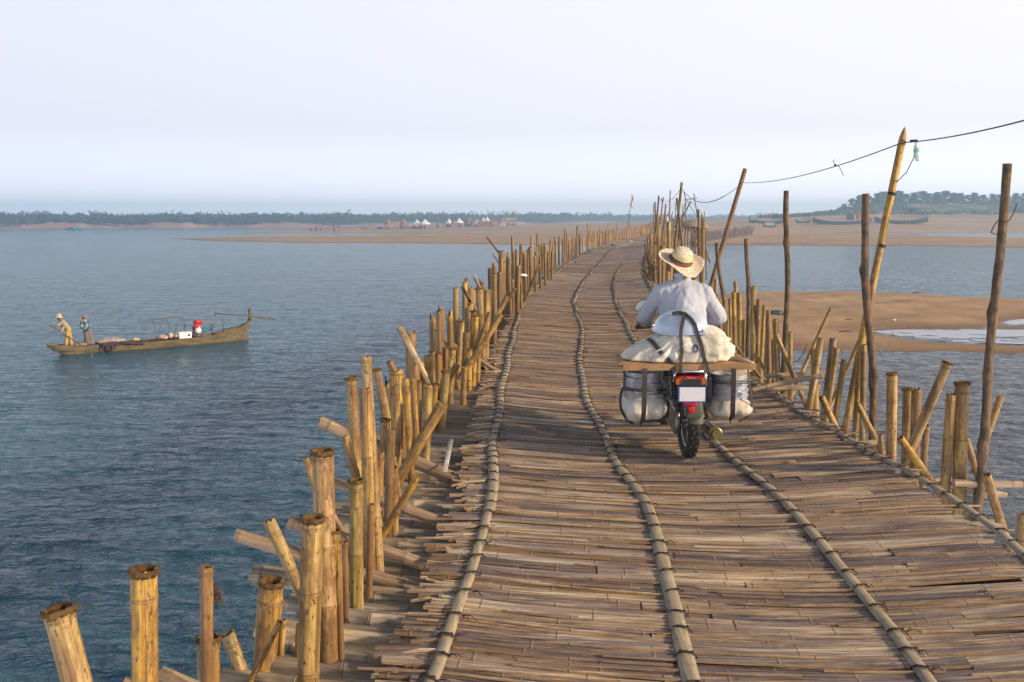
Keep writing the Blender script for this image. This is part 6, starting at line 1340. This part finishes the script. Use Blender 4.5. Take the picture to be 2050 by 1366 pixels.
# beached wooden ships
dk = simple("tarred_hull", (0.022, 0.020, 0.024), 0.8, var=.3, scale=.6); bl = simple("pale_blue_deckhouse", (0.16, 0.30, 0.36), 0.8, var=.3, scale=.6); rd_ = simple("red_cloth", (0.55, 0.06, 0.06), 0.8)
def ship(x0, x1, py, hpx, lab, extras, Yo=None, yaw=0.0):
    xm = (x0 + x1) / 2; Y = Yo or Yof(xm, py, 150, 520); x, z = at(xm, Y); k = Y / 1900; L_ = (x1 - x0) * k; h = hpx * k * 1.35; e = empty("beached_boat", (x, Y, z), lab, "boat", "wooden boats beached on the sandbank", rotz=yaw)
    mb = MB(); vs = []; ns_ = 24; bb = L_ * .08
    for i in range(ns_):
        t_ = i / (ns_ - 1); u = (t_ - .5) * L_; b = bb * math.sin(math.pi * (t_ * .94 + .03)) ** .5; up = (abs(t_ - .5) * 2) ** 3 * h * .30
        for y, zz_ in ((-b, h * .25 + up), (-b * .6, -.15 + up * .6), (b * .6, -.15 + up * .6), (b, h * .25 + up), (b * .85, h * .20 + up), (-b * .85, h * .20 + up)): vs.append((u, y, zz_))
    mb.add(vs, [(i * 6 + q, (i + 1) * 6 + q, (i + 1) * 6 + (q + 1) % 6, i * 6 + (q + 1) % 6) for i in range(ns_ - 1) for q in range(6)] + [tuple(range(6)), tuple((ns_ - 1) * 6 + q for q in range(6))[::-1]]); mb.build("hull", dk, e, smooth=False)
    for ex in extras:
        mb = MB(); c_, w_, z0, z1 = ex[1] * L_, ex[2] * L_, ex[3] * h, ex[4] * h
        if ex[0] == "roof":
            mb.box((c_, 0, z1), (w_, bb * 1.4, .12)); n_ = max(3, int(w_ / 1.1))
            for q in range(n_ + 1):
                for s in (-1, 1): mb.tube([(c_ - w_ / 2 + w_ * q / n_, s * bb * .6, z0), (c_ - w_ / 2 + w_ * q / n_, s * bb * .6, z1)], .06, 4)
            mb.build("canopy_frame", dk, e, smooth=False)
        elif ex[0] == "house": mb.box((c_, 0, (z0 + z1) / 2), (w_, bb * 1.3, z1 - z0)); mb.box((c_, 0, z1), (w_ * 1.15, bb * 1.6, .1)); mb.build("deckhouse", ex[5], e, smooth=False)
        elif ex[0] == "mast":
            mb.tube([(c_, 0, z0), (c_ + w_, 0, z1)], .07, 5); mb.build("mast", dk, e)
    return e
ship(1496, 1571, 449, 17, "beached boat with pale blue cabin and long flat canopy near the bridge", [("roof", -.05, .55, .4, .92), ("house", -.42, .14, .35, .75, bl), ("house", .3, .35, .45, .72, dk), ("mast", .1, .01, .4, 1.25), ("mast", -.2, .01, .4, 1.2)])
ship(1622, 1738, 450, 18, "long low beached boat with a bright red cloth amidships", [("house", .32, .12, .42, .8, rd_), ("roof", .12, .12, .4, .95), ("mast", .1, .01, .3, 1.1), ("mast", .15, -.01, .3, 1.15), ("mast", .2, .01, .3, 1.0), ("house", .14, .08, .35, .8, dk)])
ship(1745, 1851, 449, 19, "beached boat with railing canopy and small cabin, farthest along the sand", [("roof", .15, .42, .4, .85), ("house", .22, .12, .85, 1.15, dk), ("mast", .36, .0, .4, 1.35), ("mast", .1, .0, .4, 1.2), ("roof", .42, .08, .5, .9)])
ship(1524, 1550, 456, 9, "small pale upturned skiff propped on stakes before the first beached boat", [("house", 0, .7, .3, .8, simple("skiff_blue", (0.30, 0.36, 0.42), .8)), ("mast", -.2, 0, -.4, .3), ("mast", .2, 0, -.4, .3)])
ship(1588, 1618, 447, 10, "small dark boat frame with a light canopy between the larger boats", [("roof", .3, .4, .3, .95), ("mast", 0, 0, .3, 1.0)])
# far blue river boat
x, Y = (155 - 1025) / 1900 * 520, 520; e = empty("river_boat", (x, Y, WATER), "small bright blue cabin boat far out on the river", "boat")
mb = MB(); vs = []
for i in range(14):
    t_ = i / 13; u = (t_ - .5) * 10; b = 1.1 * math.sin(math.pi * (t_ * .94 + .03)) ** .5; up = (abs(t_ - .5) * 2) ** 3 * .6
    for y, zz_ in ((-b, .7 + up), (-b * .6, -.3), (b * .6, -.3), (b, .7 + up)): vs.append((u, y, zz_))
mb.add(vs, [(i * 4 + q, (i + 1) * 4 + q, (i + 1) * 4 + (q + 1) % 4, i * 4 + (q + 1) % 4) for i in range(13) for q in range(4)] + [(0, 1, 2, 3), (55, 54, 53, 52)]); mb.build("hull", simple("hull_blue", (0.03, 0.16, 0.30), .6), e, smooth=False)
mb = MB(); mb.box((2.2, 0, 1.2), (4.2, 1.5, 1.0)); mb.box((2.2, 0, 1.75), (4.6, 1.8, .12)); mb.build("cabin", simple("cabin_blue", (0.05, 0.42, 0.65), .6), e, smooth=False)
mb = MB(); mb.box((-2, 0, 1.1), (1.8, 1.2, .7)); mb.tube([(-.2, 0, .6), (-.2, 0, 2.3)], .06, 5); mb.build("cargo", dk, e)
# ---------------------------------------------------------------- distant motorcyclists on the bridge
def far_rider(px, py, Y, white, lab1, lab2):
    s = 0.0; p = dp(Y, s_at((px - 1025) / 1900 * Y, Y), .03); e = empty("motorcycle", p, lab2, "motorcycle", rotz=-al(Y)); mb = MB()
    for yc in (0, 1.25): ring(mb, (0, yc, .29), .25, .045, 16, 6)
    mb.build("wheel", M_['tyre'], e); mb = MB(); mb.box((0, .5, .62), (.28, 1.2, .25)); mb.box((0, 1.05, .95), (.66, .05, .05)); mb.box((0, .45, .38), (.3, .5, .35)); mb.build("bike_body", M_['black'], e)
    if white: mb = MB(); mb.box((0, -.1, .62), (.3, .2, .3)); mb.build("tail_box", M_['plate'], e)
    q = p + Vector((0, .4, 0)); pr = [('c', q + Vector((0, 0, .85)), .15, q + Vector((0, .05, 1.3)), .17), ('c', q + Vector((-.17, .05, 1.35)), .07, q + Vector((.17, .05, 1.35)), .07), ('c', q + Vector((0, .05, 1.4)), .05, q + Vector((0, .07, 1.55)), .06), ('e', q + Vector((0, .08, 1.62)), (.09, .1, .12))]
    for sx in (-1, 1): pr += [('c', q + Vector((sx * .2, .05, 1.33)), .06, q + Vector((sx * .33, .15, 1.08)), .05), ('c', q + Vector((sx * .33, .15, 1.08)), .05, q + Vector((sx * .3, .5, .98)), .04), ('c', q + Vector((sx * .1, 0, .82)), .1, q + Vector((sx * .22, .35, .7)), .08), ('c', q + Vector((sx * .22, .35, .7)), .07, q + Vector((sx * .2, .2, .3)), .05)]
    o = fuse("person", pr, .03, M_['skin'], None, 2); tag(o, lab1, "person")
    c = fuse("shirt", [pr[0][:2] + (.19,) + pr[0][3:4] + (.20,), ('c', q + Vector((-.17, .05, 1.33)), .10, q + Vector((.17, .05, 1.33)), .10), ('c', q + Vector((-.2, .05, 1.33)), .08, q + Vector((-.33, .15, 1.08)), .07), ('c', q + Vector((.2, .05, 1.33)), .08, q + Vector((.33, .15, 1.08)), .07)], .035, simple("far_shirt%d" % px, (0.72, 0.66, 0.55) if not white else (0.55, 0.66, 0.80), .8), None, 2); c.parent = o
    mb = MB(); mb.ball(q + Vector((0, .07, 1.66)), (.12, .13, .12), 10); mb.build("hair", M_['black'], o)
far_rider(1334, 452, 140, False, "distant rider in a cream shirt with dark hair on the rising bridge end", "distant dark motorcycle under the rider in the cream shirt")
far_rider(1345, 441, 185, True, "farthest rider in a pale blue shirt just under the bridge crest", "farthest motorcycle with a white tail on the bridge crest")
# ---------------------------------------------------------------- thatched shelter and propped sticks beside the far bridge
Ysh = 62; c = W(1384, 452, Ysh); mb = MB(); n_ = 16
e = empty("thatched_shelter", (c.x, c.y, c.z - .5), "small shaggy thatched shelter roof beside the sandbar side of the far bridge", "shelter")
vs = []; rk = random.Random(4)
for r, z in ((1.15, -.10), (1.1, .03), (.6, .26), (.2, .34)):
    for k in range(n_): a = 2 * math.pi * k / n_; vs.append((r * rk.uniform(.92, 1.08) * math.cos(a), .8 * r * rk.uniform(.9, 1.1) * math.sin(a), .5 + z + rk.uniform(-.05, .05)))
mb.add(vs, [(i * n_ + k, i * n_ + (k + 1) % n_, (i + 1) * n_ + (k + 1) % n_, (i + 1) * n_ + k) for i in range(3) for k in range(n_)] + [tuple(3 * n_ + k for k in range(n_))])
for _ in range(120): a = rk.random() * 6.28; r = rk.uniform(.5, .95); mb.tube([(r * math.cos(a), .8 * r * math.sin(a), .5 + .45 - .45 * r), (r * 1.15 * math.cos(a), .9 * r * math.sin(a), .45 - .5 * r + rk.uniform(0, .4))], .012, 3)
mb.build("roof", simple("grey_thatch", (0.25, 0.19, 0.14), .95, var=.35, scale=8, bump=.6), e)
mb = MB()
for x in (-.7, -.3, .1, .5, .8):
    for y in (-.5, .5): mb.tube([(x, y, .5), (x * 1.2, y, -3.0)], .035, 5)
mb.build("support_frame", MAT['bark'], e)
sf = random.Random(12)
for k in range(34):
    px0 = 1400 + sf.uniform(-14, 6); py0 = 455 + sf.uniform(-2, 8); t = sf.random(); px1 = 1376 + t * 50; py1 = 490 + 38 * (t ** .8) + sf.uniform(-6, 3); Y = 66 + sf.uniform(-2, 6)
    a, b = W(px0, py0, Y), W(px1, py1, Y - 1); o = bamboo_mesh((a - b).length, .03, 7000 + k, 6, False, .1, .01, False).build("propping_stick", MAT['bamboo']); o.matrix_world = orient(b, a); o.color = (*sf.choice((GOLD, DARK, BRN, (0.10, 0.09, 0.09), PALE)), 1)
    tag(o, "thin stick in the fanned sheaf below the thatched shelter, reaching out over the water", "stick", "fanned sheaf of propping sticks")
# fence of brush along the far sand
mb = MB(); sf = random.Random(9)
for k in range(420):
    px = 1396 + 108 * sf.random(); Y = 232 + 40 * sf.random() + (px - 1396) * .5; x, z = at(px, Y); h = sf.uniform(1.0, 2.2); mb.tube([(x, Y, z - .3), (x + sf.gauss(0, .5), Y, z + h)], .08, 4)
tag(mb.build("brush_fence", simple("reddish_brush", (0.20, 0.115, 0.09), .95, var=.4, scale=.3)), "reddish-brown fence of brushwood stakes on the sand past the shelter", "fence", kind="stuff")
# flags
x_, y_ = 1258, 470; Yf = 92; mb = MB(); mb.tube([W(1257, 476, Yf), W(1260, 430, Yf), W(1265, 392, Yf)], [.035, .03, .02], 6); fp = tag(mb.build("flag_pole", MAT['bark'], center=True), "thin leaning pole with two ragged orange flags on the river side row", "pole")
fm = simple("faded_orange_flag", (0.50, 0.26, 0.12), .9, var=.3, scale=4)
def flag(pts, nm, mat, par, Y, th=.012):
    P = [[W(a, b, Y + .05 * math.sin(i * 2 + j)) for j, (a, b) in enumerate(r)] for i, r in enumerate(pts)]; mb = MB(); n_ = len(P[0]); vs = [p for r in P for p in r]; m_ = len(vs); vs += [p + Vector((0, th, 0)) for p in vs[:m_]]; R_ = len(P)
    fs = [(i * n_ + j, i * n_ + j + 1, (i + 1) * n_ + j + 1, (i + 1) * n_ + j) for i in range(R_ - 1) for j in range(n_ - 1)]; fs += [tuple(q + m_ for q in f[::-1]) for f in fs]
    bd = [j for j in range(n_)] + [i * n_ + n_ - 1 for i in range(1, R_)] + [(R_ - 1) * n_ + j for j in range(n_ - 2, -1, -1)] + [i * n_ for i in range(R_ - 2, 0, -1)]
    fs += [(bd[k], bd[(k + 1) % len(bd)], bd[(k + 1) % len(bd)] + m_, bd[k] + m_) for k in range(len(bd))]
    mb.add(vs, fs); o = mb.build(nm, mat)
    if par: o.parent = par; o.matrix_parent_inverse = par.matrix_world.inverted()
    return o
bpy.context.view_layer.update()
flag([[(1264, 389), (1266, 391)], [(1264, 396), (1268, 398)], [(1263.5, 402), (1268, 401)], [(1264, 406), (1266, 404)]], "flag", fm, fp, Yf - .1); flag([[(1262, 405), (1264, 407)], [(1261, 411), (1265, 413)], [(1262, 414), (1271, 419)]], "flag", fm, fp, Yf - .1)
f = flag([[(1320, 398), (1323, 397.5), (1326, 398.5)], [(1320, 401), (1323, 401), (1326, 401.5)], [(1319.5, 405), (1323, 404.5), (1325.5, 405)]], "striped_cloth", simple("violet_white_cloth", (0.50, 0.42, 0.66), .8, var=.4, scale=14), None, 47.8); tag(f, "small white and violet striped cloth stretched between two poles", "cloth")
f = flag([[(1331.5, 413), (1333.5, 414)], [(1329, 418), (1333, 420)]], "red_cloth", simple("scrap_red", (0.6, 0.12, 0.12), .8), None, 51.8); tag(f, "scrap of red cloth tied on a dark pole above the far rider", "cloth")
# litter: cloths caught on the posts and deck edge
def rag_(px, py, w_, h, col, lab, Y=None, z=None, cat="cloth", nm="cloth_scrap"):
    p = G(px, py, 0.0) if Y is None else W(px, py, Y); k = p.y / 1900; sx, sz = w_ * k / 2, h * k / 2
    o = fuse(nm, [('e', p + Vector((0, 0, sz * .6)), (sx, sx * .6, sz)), ('e', p + Vector((sx * .6, 0, sz * .2)), (sx * .6, sx * .5, sz * .7)), ('e', p + Vector((-sx * .5, 0, sz)), (sx * .5, sx * .4, sz * .6))], max(sx / 7, .006), simple("rag%d" % px, col, .8, var=.3, scale=10), None, 1, lambda q, n_: n_ * sx * .25 * mn.noise(q * (3 / sx))); tag(o, lab, cat)
rag_(1181, 505, 7, 7, (0.02, 0.22, 0.32), "bright blue-teal cloth scrap tied low on the distant river row"); rag_(1227, 491, 8, 5, (0.02, 0.22, 0.26), "smaller teal cloth scrap further along the river side deck edge"); rag_(1204, 495, 4, 4, (0.05, 0.22, 0.20), "tiny greenish scrap between the two teal ones"); rag_(1152, 527, 6, 4, (0.12, 0.05, 0.14), "small dark purple scrap lying at the deck edge")
rag_(1086, 556, 14, 7, (0.03, 0.22, 0.15), "green cloth scrap lying against the river side posts"); rag_(1047, 553, 15, 6, (0.85, 0.86, 0.9), "white plastic bag scrap caught between golden river side posts", 20.5, cat="bag", nm="plastic_bag"); rag_(1263, 484, 5, 3, (0.7, 0.55, 0.42), "small pale scrap at the foot of the far river side row")
rag_(1300, 499, 6, 5, (0.75, 0.72, 0.70), "white rag by the dark branches at the deck's sandbar edge")
p = G(1552, 628, WATER + .5); o = fuse("tarp_heap", [('e', p + Vector((0, 0, .05)), (.45, .35, .16)), ('e', p + Vector((.3, 0, 0)), (.35, .3, .09))], .04, simple("navy_tarp", (0.02, 0.06, 0.09), .6, var=.6, scale=3), None, 1, lambda q, n_: n_ * .06 * mn.noise(q * 4)); tag(o, "small dark blue tarp heap lying on the near sandbar", "tarp")
p = G(1789, 641, WATER + .45); mb = MB(); mb.ball(p, (.12, .10, .07), 10); tag(mb.build("white_stone", M_['plate'], center=True), "small white lump lying on the near sandbar", "stone")
for px, py, s in ((1877, 660, .12), (1700, 645, .10), (1695, 668, .14), (1837, 588, .16), (1985, 708, .15)):
    p = G(px, py, WATER + .15); p.z = gz(p.x, p.y); mb = MB(); mb.tube([p + Vector((-s * 3, 0, .02)), p + Vector((0, .05, .08)), p + Vector((s * 2.5, 0, .03))], [s * .2, s * .35, s * .15], 6); tag(mb.build("driftwood", MAT['bark'], center=True), {1877: "dark driftwood at the edge of the lavender puddle", 1700: "short driftwood stick on bare sand beside the yellow bamboo", 1695: "driftwood piece lying nearer the water by the leaning bamboos", 1837: "driftwood lying on the crest of the near sandbar", 1985: "driftwood near the lower shore of the sandbar"}[px], "driftwood")
# dead branches by the deck edge behind the rider
mb = MB(); sb_ = random.Random(8)
for a, b, c_ in (((1290, 489), (1300, 520), (1303, 548)), ((1291, 515), (1301, 530), (1306, 560)), ((1299, 500), (1304, 520), (1302, 552)), ((1296, 535), (1292, 545), (1305, 562)), ((1310, 508), (1305, 530), (1309, 565))):
    Y = 28; mb.tube([W(*a, Y), W(*b, Y), W(*c_, Y)], [.025, .05, .07], 7)
for _ in range(14):
    q = W(1290 + sb_.uniform(0, 16), 540 + sb_.uniform(-12, 22), 27.5 + sb_.uniform(-1, 1)); mb.tube([q, q + Vector((sb_.uniform(-.2, .2), 0, sb_.uniform(.05, .2))), q + Vector((sb_.uniform(-.2, .25), .1, sb_.uniform(-.05, .1)))], .014, 5)
tag(mb.build("dead_branch", MAT['bark'], center=True), "tangle of dark dead branches at the sandbar edge of the deck behind the rider", "branch")
# white split strip lying over the beams
mb = MB(); mb.tube([W(903, 880, 7.1), W(890, 945, 6.3)], .018, 8, flat=.18); tag(mb.build("split_strip", simple("bleached_bamboo", (0.42, 0.39, 0.33), .8, var=.35, scale=20), center=True), "bleached split bamboo strip lying across the beams by the river side posts", "strip")
mb = MB(); a, b = G(912, 762 + 180, -.05), G(912, 760, -.05)
for (x0, y0, x1, y1, r) in ((975, 720, 965, 748, .045), (990, 722, 984, 742, .045)):
    o = bamboo_mesh(.32, r, 8000 + x0, 12, True, 0, 0).build("bamboo_offcut", MAT['bamboo']); g = G(x1, y1, -.06); o.matrix_world = orient(g + Vector((.04, .34, .0)), g + Vector((0, 0, .05))); o.color = (*GREY, 1); tag(o, "hollow bamboo offcut lying end-on at the deck edge, " + ("outer one of the pair" if x0 == 975 else "inner one of the pair"), "offcut")
# ---------------------------------------------------------------- haze
mb = MB(); mb.box((0, 700, 8.5), (2700, 1560, 31))
t = bpy.data.materials.new("air_haze"); t.use_nodes = True; t.node_tree.nodes.clear()
o_ = t.node_tree.nodes.new("ShaderNodeOutputMaterial"); v_ = t.node_tree.nodes.new("ShaderNodeVolumePrincipled")
v_.inputs["Color"].default_value = (0.48, 0.73, 1.0, 1); v_.inputs["Density"].default_value = 0.00095; v_.inputs["Anisotropy"].default_value = 0.2
t.node_tree.links.new(v_.outputs[0], o_.inputs["Volume"])
tag(mb.build("haze", t, smooth=False), kind="stuff")
